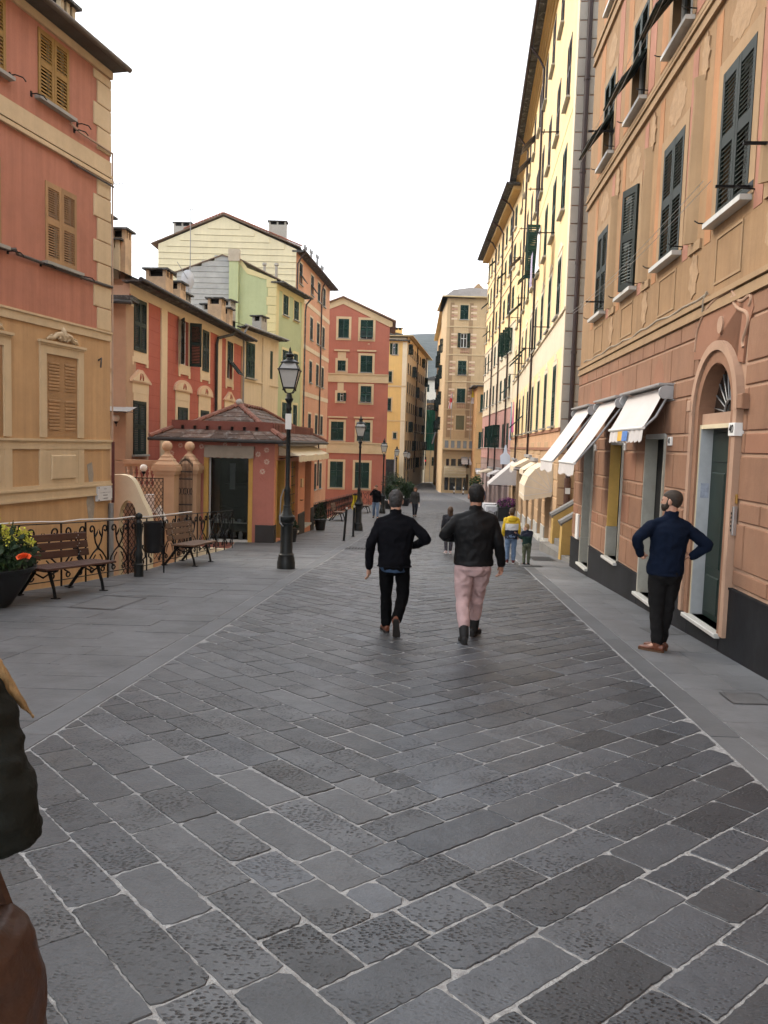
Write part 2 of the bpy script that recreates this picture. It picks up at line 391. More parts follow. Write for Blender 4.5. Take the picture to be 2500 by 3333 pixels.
def inset(poly, d):
    n = len(poly); res = []
    A = sum(poly[i][0]*poly[(i+1) % n][1]-poly[(i+1) % n][0]*poly[i][1] for i in range(n))
    sg = 1 if A > 0 else -1
    lines = []
    for i in range(n):
        (x0, y0), (x1, y1) = poly[i], poly[(i+1) % n]; dx, dy = x1-x0, y1-y0; l = math.hypot(dx, dy)
        if l < 1e-6: continue
        nx, ny = -dy/l*sg, dx/l*sg; lines.append((x0+nx*d, y0+ny*d, dx, dy))
    n = len(lines)
    for i in range(n):
        x0, y0, dx0, dy0 = lines[i-1]; x1, y1, dx1, dy1 = lines[i]; dt = dx0*dy1-dy0*dx1
        if abs(dt) < 1e-9: continue
        t = ((x1-x0)*dy1-(y1-y0)*dx1)/dt; res.append((x0+dx0*t, y0+dy0*t))
    return res
def area(p): return abs(sum(p[i][0]*p[(i+1) % len(p)][1]-p[(i+1) % len(p)][0]*p[i][1] for i in range(len(p))))/2
def clip(poly, px, py, nx, ny):
    r = []; n = len(poly)
    for i in range(n):
        a, c = poly[i], poly[(i+1) % n]; da = (a[0]-px)*nx+(a[1]-py)*ny; dc = (c[0]-px)*nx+(c[1]-py)*ny
        if da >= 0: r.append(a)
        if da*dc < 0: t = da/(da-dc); r.append((a[0]+(c[0]-a[0])*t, a[1]+(c[1]-a[1])*t))
    return r
def stone_geo(poly, joint, rnd, jit, corner, seg):
    """outline of one paving stone: joint taken off, corners knocked off, edges uneven"""
    q = inset(poly, joint)
    if len(q) < 3 or area(q) < .003: return None
    o = []; n = len(q)
    for i in range(n):
        a, c = Vector(q[i]), Vector(q[(i+1) % n]); l = (c-a).length
        if l < .02: continue
        t = (c-a)/l; nn = Vector((-t.y, t.x)); k = max(1, int(l/seg)); c0 = min(corner*rnd.choice((.3, .5, .8, 1.2, 1.8, 2.8)), l*.3)
        for j in range(k+1):
            s = c0+(l-2*c0)*j/k; o.append(a+t*s+nn*(rnd.gauss(0, jit) if 0 < j < k else 0))
    return o if len(o) > 3 else None
class Tinted:
    def __init__(s): s.v = []; s.f = []; s.t = []
    def stone(s, out, tint, dz, e=.006, h=.03):
        n = len(out); c = sum(out, Vector((0, 0)))/n; b = len(s.v)
        for k, (rr, z) in enumerate(((1, 0), (0, -e), (0, -h))):
            for p in out:
                d = (p-c); d = d/d.length; q = p+d*(0 if rr else e*.8)-(d*e*.3 if rr else d*0)
                s.v.append((q.x, q.y, gz(q.y)+dz+z))
        s.f.append(list(range(b, b+n))); s.t.append(tint)
        for r_ in range(2):
            for i in range(n):
                j = (i+1) % n; s.f.append([b+r_*n+i, b+r_*n+n+i, b+r_*n+n+j, b+r_*n+j]); s.t.append(tint)
    def obj(s, name, m, parent):
        me = bpy.data.meshes.new(name); me.from_pydata(s.v, [], s.f); me.materials.append(m)
        a = me.attributes.new('tint', 'FLOAT_COLOR', 'FACE'); a.data.foreach_set('color', np.array(s.t, 'f').ravel())
        return obj(name, me, parent)
def pix(x, y):
    """photograph-free projection used only to rank stones by how large they show"""
    v = Vector((x, y, gz(y)-EYE)); c = v.dot(_fw)
    if c < .3: return None
    u, t = 2600*v.dot(_rt)/c, 2600*v.dot(_up)/c
    return (u, t, c)
def inview(x, y):
    p = pix(x, y); return p is not None and abs(p[0]) < 1500 and abs(p[1]) < 1950
rnd = random.Random(3)
cands = []
SPX, SPY, AX = -.16, 2.9, R(4.2)
dl = Vector((math.sin(AX-R(45)), math.cos(AX-R(45)))); dr = Vector((math.sin(AX+R(45)), math.cos(AX+R(45))))
def W2(a, b_): return (SPX+dr.x*a+dl.x*b_, SPY+dr.y*a+dl.y*b_)
PW = .236
for half in (0, 1):
    for k in range(-10, 190):
        start = k*PW if half == 0 else (k+1)*PW
        pos = start; first = True
        while pos < start+6.6:
            ln = rnd.choice((.36, .44, .5, .56, .62, .74)) * rnd.uniform(.93, 1.08)
            if first: ln *= rnd.uniform(.5, 1.0); first = False
            r0, r1 = k*PW, (k+1)*PW
            q = [W2(r0, pos), W2(r1, pos), W2(r1, pos+ln), W2(r0, pos+ln)] if half == 0 else [W2(pos, r0), W2(pos+ln, r0), W2(pos+ln, r1), W2(pos, r1)]
            pos += ln
            cx, cy = sum(p[0] for p in q)/4, sum(p[1] for p in q)/4
            if cy < .3 or cy > 50 or not inview(cx, cy): continue
            xl, xr = lerp(GL, cy), lerp(GR, cy)
            if cx < xl-.6 or cx > xr+.6: continue
            tl_, tr_ = (lerp(GL, cy+.2)-lerp(GL, cy-.2))/.4, (lerp(GR, cy+.2)-lerp(GR, cy-.2))/.4
            q = clip(q, xl, cy, 1, -tl_)
            if len(q) > 2: q = clip(q, xr, cy, -1, tr_)
            if len(q) < 3 or area(q) < .012: continue
            cands.append((cy, q, half))
cands.sort(key=lambda c: c[0])
far = Tinted()
for i, (cy, q, half) in enumerate(cands):
    near = i < 290
    o_ = stone_geo(q, rnd.choice((.005, .006, .0075, .009, .0125))*(1 if cy < 8 else 1.35), rnd, .0022 if near else .004, .012, .028 if cy < 5 else (.045 if near else .3))
    if not o_: continue
    tint = (rnd.choice((.62, .8, .92, 1, 1, 1.08, 1.18, 1.3))*rnd.uniform(.92, 1.08), rnd.choice((.15, .4, .7, .9, 1, 1)), min(1, max(0, rnd.gauss(.3 if half else .7, .12))), 1)
    dz = rnd.uniform(-.0015, .003)
    if near:
        T = Tinted(); T.stone(o_, tint, dz, .0035); T.obj('paving_stone', STONE, street)
    else: far.stone(o_, tint, dz, .004, .02)
fo = far.obj('paving_stones', STONE, street); fo['kind'] = 'stuff'
# pale border strips and slab pavements either side
def slabmat(name, k, hue):
    return mat(name, tuple(k*h for h in hue), .55, .26, 1.1, bump=.004, bscale=26, spec=.4, stain=((.055, .058, .062), .55, .7))
BORD = mat('border_slab_stone', (.105, .109, .114), .6, .2, 1.5, bump=.003, bscale=30, objrand=.06, stain=((.19, .195, .2), .4, 1.3))
SLAB = mat('pavement_slab_stone', (.092, .095, .099), .6, .45, 1.3, bump=.004, bscale=22, spec=.45, objrand=.07, stain=((.17, .172, .178), .6, 1.1))
def rows(parent, left, right, y0, y1, m, dep, wid, joint, nobj, name, jf=.003):
    lst = []; y = y0; r_ = random.Random(11)
    while y < y1:
        d = dep*r_.uniform(.9, 1.12) if y < 45 else dep*2
        ya, yb = y, min(y1, y+d); y = yb
        xa, xb, xc, xd = left(ya), right(ya), left(yb), right(yb); n = max(1, round((xb-xa)/(wid*r_.uniform(.85, 1.2))))
        cuts = [0]+sorted((i+r_.uniform(-.22, .22))/n for i in range(1, n))+[1]
        for i in range(n):
            f0, f1 = cuts[i], cuts[i+1]
            lst.append([(xa+(xb-xa)*f0, ya), (xa+(xb-xa)*f1, ya), (xc+(xd-xc)*f1, yb), (xc+(xd-xc)*f0, yb)])
    st = MB(); cnt = 0
    for q in lst:
        cx, cy = sum(p[0] for p in q)/4, sum(p[1] for p in q)/4
        o_ = stone_geo(q, joint*r_.uniform(.6, 1.3), r_, .0015, .012, .5)
        if not o_: continue
        b = MB() if (inview(cx, cy) and cnt < nobj) else st; dz = r_.uniform(-.0022, .0022)
        top = [b.p((p.x, p.y, gz(p.y)+dz)) for p in o_]; bot = [b.p((p.x, p.y, gz(p.y)-.03)) for p in o_]; k = len(o_)
        b.f.append(top); b.m.append(0)
        for i in range(k): b.f.append([top[i], bot[i], bot[(i+1) % k], top[(i+1) % k]]); b.m.append(0)
        if b is not st: cnt += 1; b.obj(name, m, parent)
    if st.f: s_ = st.obj(name+'s', m, parent); s_['kind'] = 'stuff'
pav_l = strip('left_pavement', lambda y: lerp(TL, y), lambda y: lerp(GL, y)-.24, -8, 126, -.018, mat('pavement_joint', (.20, .20, .20), .9, .3, 5))
rows(pav_l, lambda y: lerp(TL, y)+.02, lambda y: lerp(GL, y)-.255, -4, 60, SLAB, .42, .75, .0035, 200, 'pavement_slab')
rows(pav_l, lambda y: lerp(GL, y)-.245, lambda y: lerp(GL, y)-.012, -4, 60, BORD, 1.15, .3, .003, 40, 'border_slab')
pav_r = strip('right_pavement', lambda y: lerp(GR, y)+.25, lambda y: lerp(TR, y)+.28, -8, 126, -.018, MATS['pavement_joint'])
SLABR = mat('right_pavement_slab_stone', (.140, .145, .152), .5, .32, 1.0, bump=.003, bscale=24, spec=.45, objrand=.07, stain=((.22, .22, .22), .45, .8))
rows(pav_r, lambda y: lerp(GR, y)+.24, lambda y: lerp(TR, y)+.1, -4, 88, SLABR, .55, .5, .003, 110, 'pavement_slab')
rows(pav_r, lambda y: lerp(GR, y)+.012, lambda y: lerp(GR, y)+.235, -4, 60, BORD, 1.2, .3, .003, 40, 'border_slab')
FARROAD = SLAB
frow = strip('street_beyond', lambda y: lerp(GL, y)-.3, lambda y: lerp(GR, y)+.3, 49.5, 150, -.006, mat('far_paving', (.115, .116, .118), .6, .25, 1.5, bump=.004, bscale=8))
rows(frow, lambda y: lerp(GL, y)-.25, lambda y: lerp(GR, y)+.25, 49.6, 126, BORD, .5, .7, .006, 0, 'paving_slab')
lg = MB(); lg.face([(-60, -10, -6.2), (-4, -10, -6.2), (-1, 60, -6.2), (1.5, 80, -6.2), (8, 130, -6.4), (-60, 160, -6.2)])
o = lg.obj('lower_ground', mat('lower_yard', (.16, .15, .14), .9, .3, 1)); o['kind'] = 'structure'
# ground everywhere else, out to the horizon
b = MB(); b.box(-3000, 3000, -1500, 4500, -14, -12); o = b.obj('ground', mat('far_ground', (.10, .11, .08), .95, .3, .01)); o['kind'] = 'structure'
# terrace retaining wall under the railing
b = MB(); ys = [4, 8, 11.68, 12.49, 15.03, 16, 20.83, 23, 31, 40, 50, 56, 57.5, 80]
for y0, y1 in zip(ys, ys[1:]):
    x0, x1 = lerp(TL, y0), lerp(TL, y1)
    for dx, za in ((0, 0), (.3, 0)): b.face([(x0+dx, y0, -6.2), (x1+dx, y1, -6.2), (x1+dx, y1, gz(y1)-.001-dx*.2), (x0+dx, y0, gz(y0)-.001-dx*.2)])
    b.face([(x0, y0, gz(y0)-.001), (x1, y1, gz(y1)-.001), (x1+.3, y1, gz(y1)-.061), (x0+.3, y0, gz(y0)-.061)])
tag(b.obj('retaining_wall', mat('pale_retaining_plaster', (.42, .36, .25), .9, .25, 1.3, bump=.004, bscale=20)), 'pale plastered retaining wall below the scrolled iron railing', 'retaining wall')
# manhole covers and gratings
def cover(name, pts, m, label, cat, nb=0, group=None):
    b = MB(); c = [sum(p[0] for p in pts)/4, sum(p[1] for p in pts)/4]
    def g_(p, d): return (p[0], p[1], gz(p[1])+d)
    t = [Vector(g_(p, .006)) for p in pts]
    for i in range(4):
        a, d = t[i], t[(i+1) % 4]; ai, di = a+(Vector((*c, a.z))-a)*.06, d+(Vector((*c, d.z))-d)*.06
        b.face([a, d, di, ai], 0)
    inn = [q+(Vector((*c, q.z))-q)*.09-Vector((0, 0, .002)) for q in t]; b.face(inn, 1)
    for k in range(nb):
        f0, f1 = (k+.25)/nb, (k+.75)/nb
        A = [inn[0].lerp(inn[1], f0), inn[0].lerp(inn[1], f1), inn[3].lerp(inn[2], f1), inn[3].lerp(inn[2], f0)]
        b.face([q+Vector((0, 0, .003)) for q in A], 0)
    bb = b.obj(name, m); return tag(bb, label, cat, group)
MH = mat('worn_cast_iron', (.06, .06, .062), .55, .3, 12, bump=.003, bscale=60, metal=.3); MHs = mat('recessed_cover_stone', (.115, .116, .118), .6, .25, 3)
cover('manhole_cover', [(-4.15, 10.42), (-3.5, 10.3), (-3.42, 11.5), (-4.08, 11.66)], [MH, MHs], 'square stone-filled manhole cover on the pavement before the long bench', 'manhole cover')
cover('manhole_cover', [(-3.5, 18.7), (-2.82, 18.64), (-2.78, 19.5), (-3.55, 19.6)], [MH, MHs], 'square manhole cover between the second bench and the shop window', 'manhole cover')
cover('manhole_cover', [(2.95, 6.5), (3.3, 6.5), (3.34, 6.86), (2.98, 6.86)], [MH, MHs], 'small square cover in the right pavement close to the viewer', 'manhole cover')
cover('manhole_cover', [(3.35, 9.7), (3.8, 9.72), (3.78, 10.2), (3.33, 10.15)], [MH, MHs], 'square cover by the black plinth beside the man with hands on hips', 'manhole cover')
cover('drain_grating', [(3.75, 19.7), (4.35, 19.75), (4.42, 21.0), (3.85, 21.0)], [MH, DARK], 'iron drain grating at the foot of the steps', 'drain', 14)
cover('drain_grating', [(3.2, 18.0), (3.7, 18.05), (3.68, 18.4), (3.2, 18.35)], [MH, DARK], 'small drain grating at the toddler\'s feet', 'drain', 8)
cover('drain_grating', [(-1.05, 21.6), (-.3, 21.6), (-.28, 22.3), (-1.02, 22.3)], [MH, DARK], 'iron grating in the paving behind the left walking man', 'drain', 8)
# wooded ridge far behind the end of the street
def hill():
    b = MB(); nx, ny = 60, 14; P = []
    for j in range(ny):
        row = []
        for i in range(nx):
            x = -900+i*34; y = 800+j*45; h = 172*math.sin(min(1, j/8)*math.pi/2)*(1+.0002*(x-40)) - .00002*(x-60)**2
            h += 8*mnoise.noise((x*.006, y*.006, 0)) + 3*mnoise.noise((x*.03, y*.03, 5)); row.append((x, y, h-13))
        P.append(row)
    for j in range(ny-1):
        for i in range(nx-1): b.face([P[j][i], P[j][i+1], P[j+1][i+1], P[j+1][i]])
    o = b.obj('hill', mat('wooded_slope', (.030, .040, .034), .95, .4, .03, bump=3, bscale=.08)); o['kind'] = 'structure'
    o.data.polygons.foreach_set('use_smooth', [True]*len(o.data.polygons))
hill()
# ================================================================ RIGHT-HAND HOUSES
PINK = mat('salmon_plaster', (.258, .138, .084), .9, .2, .9, bump=.003, bscale=30, streak=.12, stain=((.27, .165, .105), .5, 1.1))
PINKJ = mat('salmon_joint_plaster', (.40, .255, .175), .9, .16, 1.4, bump=.002)
PINKD = mat('darker_salmon_plaster', (.285, .14, .085), .9, .13, 1.3, bump=.002)
OCH = mat('ochre_plaster', (.300, .184, .095), .9, .2, .8, bump=.003, bscale=30, streak=.2, stain=((.28, .19, .11), .55, .9))
OCHL = mat('pale_ochre_paint', (.335, .222, .125), .9, .14, 1.2, streak=.12)
ORG = mat('orange_paint', (.385, .19, .09), .9, .2, 1.2, streak=.15, stain=((.5, .33, .16), .4, 1.6))
ROSE = mat('rose_paint', (.365, .175, .12), .9, .2, 1.3, streak=.15)
STUC = mat('carved_look_paint', (.36, .235, .135), .9, .25, 6, bump=.012, bscale=9)
PLINTH = mat('black_plinth_paint', (.015, .0155, .0175), .6, .4, 1.5, bump=.003, bscale=14, streak=.35, spec=.18, stain=((.055, .055, .055), .3, 1.2))
JAMB = mat('stained_marble_jamb', (.38, .365, .31), .5, .2, 1.8, bump=.002, spec=.4, stain=((.26, .20, .09), .6, 1.0))
GOLD = mat('warm_yellow_jamb', (.62, .38, .10), .6, .2, 1.4, stain=((.30, .25, .14), .4, 1.3))
DOORG = mat('dark_green_door_paint', (.010, .022, .017), .45, .25, 3, spec=.4)
CREAMT = mat('cream_door_frame', (.66, .56, .38), .6, .12, 2)
STEEL = mat('brushed_steel', (.5, .5, .5), .35, .1, 6, metal=.9)
CANV = mat('white_awning_canvas', (.62, .58, .555), .85, .07, 1.5, bump=.002, bscale=9, stain=((.55, .50, .47), .3, 1.0))
CANVB = mat('beige_awning_canvas', (.72, .61, .45), .85, .12, 2, bump=.003, bscale=9, stain=((.4, .36, .28), .4, 1.4))
GREYP = mat('grey_awning_steel', (.40, .40, .40), .5, .1, 4, metal=.3)
r = thing('painted_palazzo', 'salmon and ochre painted house with black plinth, arched door and awnings on the right', 'house', (4.41, 18.6, -1.2))
f = Frame(r, (4.41, 18.6), 3.55, 1)
S0, S1 = -26, -.05
LOWH = [(-9.83, -8.75, -.27, 2.06, .15), (-9.83, -8.75, 2.2, 2.77, .15), (-7.27, -6.26, -.46, 1.95, .16), (-4.75, -3.82, -.22, 1.86, .16), (-2.2, -1.25, -.72, 1.86, .16)]
CEN = [-1.95-2.45*k for k in range(5)]
UPH = [(c-.5, c+.5, z, z+h) for c in CEN for z, h in ((4.48, 1.69), (7.55, 1.6), (10.65, 1.6))]
f.wall(S0, S1, -1.3, 3.4, LOWH, PINKJ); f.wall(S0, S1, 3.4, 15.4, UPH, OCH)
b = f.mb(); b.box(S0, S1, -9, -.25, -1.3, 15.3); b.face([(S1, 0, -1.3), (S1, -.25, -1.3), (S1, -.25, 15.4), (S1, 0, 15.4)]); f.put('side_walls', b, OCH)
b = f.mb(); b.box(S0, S1+.5, -9, .75, 15.4, 15.6); b.box(S0, S1+.5, .62, .78, 15.5, 15.66); f.put('roof', b, SLATE)
# plinth: steps down with the street
def plinth(s0, s1, top):
    b = f.mb(); n = 4
    b.box(s0, s1, .0, .035, -1.3, top); b.box(s0, s1, 0, .045, top-.004, top+.02); f.put('plinth_panel', b, PLINTH)
plinth(-9.78-2.2, -9.86, .27); plinth(-16, -11.99, .27); plinth(-8.72, -7.3, .02); plinth(-6.22, -4.78, -.21); plinth(-4.78, -2.24, -.25); plinth(-1.22, S1, -.30)
for a, c, z in ((-7.27, -6.26, -.46), (-4.75, -3.82, -.22), (-2.2, -1.25, -.72), (-9.83, -8.75, -.27)):
    b = f.mb(); b.box(a-.02, c+.02, -.05, .0345, -1.3, z-.05); f.put('plinth_panel', b, PLINTH)
    b = f.mb(); b.frus(a-.06, c+.06, z-.05, z, -.155, .1, .008); f.put('door_sill', b, MARBLE)
# rusticated blocks
CZ = [3.40, 3.16, 2.68, 2.44, 1.96, 1.72, 1.23, 1.0, .5, .27, -.21, -.45]
OBS = [(-10.1, -8.56, -2, 3.35), (-7.36, -6.17, -2, 2.0), (-4.83, -3.74, -2, 1.91), (-2.28, -1.17, -2, 1.9)]
ptop = lambda s: .29 if s < -9.3 else (.04 if s < -7 else (-.2 if s < -4 else -.28))
rr = random.Random(5)
for zi in range(len(CZ)-1):
    z1, z0 = CZ[zi], CZ[zi+1]; s = -14.0; k = 0
    while s < S1-.02:
        ln = rr.uniform(.8, 1.15) if z1-z0 > .3 else rr.uniform(.55, .95)
        e = min(S1-.01, s+ln)
        segs = [(s, e)]
        for a, c, g, h in OBS:
            if z0 < h-.05 and z1 > g:
                ns = []
                for p, q in segs:
                    if q <= a or p >= c: ns.append((p, q)); continue
                    if p < a: ns.append((p, a))
                    if q > c: ns.append((c, q))
                segs = ns
        for p, q in segs:
            zb = max(z0, ptop((p+q)/2)+.025)
            if q-p > .1 and z1-zb > .08: f.block('rustication_block', p+.013, q-.013, zb+.016, z1-.016, -.003, .020, .010, PINK if rr.random() < .93 else PINKD)
        s = e
# painted round-headed blind arches above the shop doors
ARC = []
for c, z in ((-1.75, 2.3), (-4.3, 2.3), (-6.75, 2.3)):
    ARC.append((c, z))
def arch_poly(c, rx, z0, rz, n=14): return [(c-rx, z0)]+[(c-rx*math.cos(math.pi*i/n), z0+rz*math.sin(math.pi*i/n)) for i in range(n+1)]+[(c+rx, z0)]
for c, z in ARC: b = f.mb(); b.prism(arch_poly(c, .36, z, .80), .0, .0225); f.put('painted_arch', b, PINKD)
# door surround with arch
b = f.mb()
for sx in (-9.97, -8.75): b.box(sx, sx+.14, 0, .05, -.27, 2.2)
n = 20
def ring(b, cs, cz, r0, r1, h0, h1, o0, o1, m=None):
    for i in range(n):
        a0, a1 = math.pi*i/n, math.pi*(i+1)/n
        pt = lambda rr_, hh, a: (cs-rr_*math.cos(a), cz+hh*math.sin(a))
        q = [pt(r0, h0, a0), pt(r1, h1, a0), pt(r1, h1, a1), pt(r0, h0, a1)]
        b.prism([(x, z) for x, z in q], o0, o1, m)
ring(b, -9.29, 2.2, .54, .68, .57, .71, 0, .05); f.put('door_architrave', b, PINK)
b = f.mb(); ring(b, -9.29, 2.2, .685, .79, .715, .82, 0, .085); b.box(-10.08, -9.975, 0, .08, -.27, 2.2); b.box(-8.605, -8.5, 0, .08, -.27, 2.2); f.put('door_moulding', b, PINKJ)
b = f.mb()      # spandrels that turn the square hole into an arch
for i in range(n):
    a0, a1 = math.pi*i/n, math.pi*(i+1)/n; P = lambda a: (-9.29-.54*math.cos(a), 2.2+.57*math.sin(a))
    (x0, z0), (x1, z1) = P(a0), P(a1); b.face([(x0, .001, z0), (x1, .001, z1), (x1, .001, 2.775), (x0, .001, 2.775)]); b.face([(x0, .001, z0), (x1, .001, z1), (x1, -.14, z1), (x0, -.14, z0)])
f.put('arch_soffit', b, PINK)
b = f.mb(); b.prism(arch_poly(-9.29, .54, 2.2, .57), -.16, -.14); f.put('fanlight_pane', b, PANE)
for k in range(11):
    a = math.pi*(k+.5)/11; b = f.mb(); b.tube([(-9.29-.15*math.cos(a), -.13, 2.2+.16*math.sin(a)), (-9.29-.52*math.cos(a), -.13, 2.2+.55*math.sin(a))], .008, 5); f.put('fanlight_bar', b, GALV)
b = f.mb(); b.tube([(-9.29-.15*math.cos(math.pi*i/10), -.125, 2.2+.16*math.sin(math.pi*i/10)) for i in range(11)], .012, 5); f.put('fanlight_bar', b, GALV)
# painted scroll pediment over the arch
def chaikin(p, n=3):
    for _ in range(n):
        q = [p[0]]
        for a, c in zip(p, p[1:]): q += [tuple(a[i]*.75+c[i]*.25 for i in range(3)), tuple(a[i]*.25+c[i]*.75 for i in range(3))]
        p = q+[p[-1]]
    return p
pts = [(-8.36, 2.9), (-8.36, 3.17), (-8.51, 3.35), (-8.89, 3.50), (-9.6, 3.54), (-9.78, 3.40), (-9.94, 3.38), (-10.15, 3.40), (-10.22, 3.25), (-10.14, 3.12), (-10.05, 2.98), (-10.02, 2.7)]
b = f.mb(); b.prism(pts+[(-9.9, 2.72)]+[(-9.29-.80*math.cos(math.pi-math.pi*i/12), 2.2+.83*math.sin(math.pi*i/12)) for i in range(3, 10)], .002, .028); f.put('painted_pediment', b, PINKD)
b = f.mb()
for q in ([(-8.40, .04, 3.0), (-8.42, .05, 3.2), (-8.56, .05, 3.38), (-8.9, .05, 3.53), (-9.55, .05, 3.56)], [(-9.55, .05, 3.56), (-9.66, .05, 3.47), (-9.8, .05, 3.38), (-9.95, .05, 3.36), (-10.1, .05, 3.40), (-10.16, .05, 3.34), (-10.1, .05, 3.28)], [(-9.58, .05, 3.47), (-9.7, .05, 3.34), (-9.88, .05, 3.27), (-10.06, .05, 3.22), (-10.12, .05, 3.12), (-10.03, .05, 3.0), (-9.97, .05, 2.92), (-10.02, .05, 2.86)]): b.tube(chaikin([(x, .028, z) for x, y, z in q]), .02, 8)
f.put('scroll_moulding', b, PINKJ)
b = f.mb(); b.prism([(-9.30-.085*math.cos(2*math.pi*i/16), 3.2+.1*math.sin(2*math.pi*i/16)) for i in range(16)], .02, .05); f.put('oval_boss', b, PINKJ)
# the green door, deep in its reveal
b = f.mb(); b.box(-9.81, -8.77, -.16, -.135, -.27, 2.06); f.put('door', b, DOORG)
for (a, c, g, h) in ((-9.28, -8.85, .35, 1.5), (-9.75, -9.33, .35, 1.5), (-9.28, -8.85, -.2, .25), (-9.75, -9.33, -.2, .25), (-9.75, -8.85, 1.62, 1.98)):
    f.block('door_panel', a, c, g, h, -.137, -.12, .012, DOORG)
b = f.mb(); b.box(-8.78, -8.74, -.135, .012, -.27, 2.06); f.put('door_jamb', b, mat('grey_blue_marble_jamb', (.44, .46, .47), .5, .2, 1.4, stain=((.30, .30, .28), .4, 1.2)))
b = f.mb(); b.box(-9.84, -9.80, -.135, .016, -.27, 2.06); b.box(-9.80, -8.78, -.1, .016, 2.02, 2.07); b.box(-8.77, -8.73, .013, .022, -.27, 2.07); f.put('door_frame', b, CREAMT)
for zz, m_ in ((1.62, WHITE),): pass
b = f.mb(); b.box(-8.782, -8.785, -.12, -.02, 1.18, 1.36); f.put('paper_notice', b, mat('faded_notice', (.35, .38, .45), .8, .3, 14))
# shop doors in deep reveals
for a, c, z, t, jm in ((-7.27, -6.26, -.46, 1.95, JAMB), (-4.75, -3.82, -.22, 1.86, GOLD), (-2.2, -1.25, -.72, 1.86, JAMB)):
    f.box('shop_door', a+.02, c-.02, -.175, -.155, z, t-.02, DARK); f.box('shop_dark_sheet', a+.1, c-.1, -.154, -.15, z+.5, t-.15, DARK)  # black sheets stand in for the unlit shop inside
    f.box('door_jamb', c-.02, c+.012, -.155, .03, z+.55, t, jm); f.box('door_jamb', c-.03, c+.03, -.155, .04, z, z+.548, JAMB)
    f.box('door_jamb', a-.012, a+.02, -.155, .03, z, t, JAMB); f.box('door_lintel', a-.012, c+.012, -.155, .028, t-.03, t+.04, MARBLE)
# number plaques and small fittings
def plaque(f, s0, s1, z0, z1, txt, sz, o=.045, m=WHITE, tm=None, nm='number_plaque'):
    p = f.block(nm, s0, s1, z0, z1, .0, o, .004, m)
    cu = bpy.data.curves.new('number_text', 'FONT'); cu.body = txt; cu.size = sz; cu.align_x = 'CENTER'; cu.align_y = 'CENTER'; cu.extrude = .002
    to = bpy.data.objects.new('tmp', cu); COL.objects.link(to)
    me = to.to_mesh().copy(); me.name = 'lettering'; bpy.data.objects.remove(to)
    me.materials.append(tm or IRON)
    cs, cz = (s0+s1)/2, (z0+z1)/2
    me.transform(Matrix(((-1, 0, 0, 0), (0, 0, 1, 0), (0, 1, 0, 0), (0, 0, 0, 1))))
    q = f.at('lettering', me, cs, o+.003, cz)
    return p
plaque(f, -10.11, -9.93, 1.92, 2.06, '40', .125, .1); plaque(f, -7.64, -7.48, 1.82, 1.94, '42', .1)
for q_ in ((-5.0, 1.74), (-2.46, 1.72)):
    f.block('number_plaque', q_[0], q_[0]+.12, q_[1], q_[1]+.12, 0, .045, .004, WHITE); f.block('worn_number', q_[0]+.035, q_[0]+.085, q_[1]+.03, q_[1]+.09, .04, .047, .001, mat('worn_number_paint', (.25, .25, .26), .8, .4, 30))
f.block('intercom', -10.13, -9.97, .86, 1.17, .02, .06, .006, STEEL); f.block('name_plate', -10.12, -9.98, 1.2, 1.3, .02, .035, .004, mat('brass', (.45, .28, .08), .4, .1, 4, metal=.8))
for k in range(5): f.block('call_button', -10.09, -10.02, .9+k*.045, .925+k*.045, .055, .068, .003, IRON)
f.block('junction_box', -8.56, -8.42, 2.24, 2.38, .0, .1, .01, PINKJ); f.block('junction_box', -10.26, -10.12, 2.2, 2.36, .0, .1, .01, PINK)
f.block('meter_door', -1.0, -.72, -.25, .3, .02, .06, .006, WHITE)
# string courses
band(f, S0, S1, 3.40, 3.62, OCHL, prof=[(3.40, 3.45, .05), (3.45, 3.52, .035), (3.54, 3.60, .06)])
band(f, S0, S1, 7.08, 7.42, OCHL, prof=[(7.08, 7.13, .05), (7.13, 7.24, .03), (7.25, 7.30, .06), (7.34, 7.40, .045)])
band(f, S0, S1, 10.2, 10.5, OCHL, prof=[(10.2, 10.26, .05), (10.26, 10.42, .03), (10.44, 10.5, .06)])
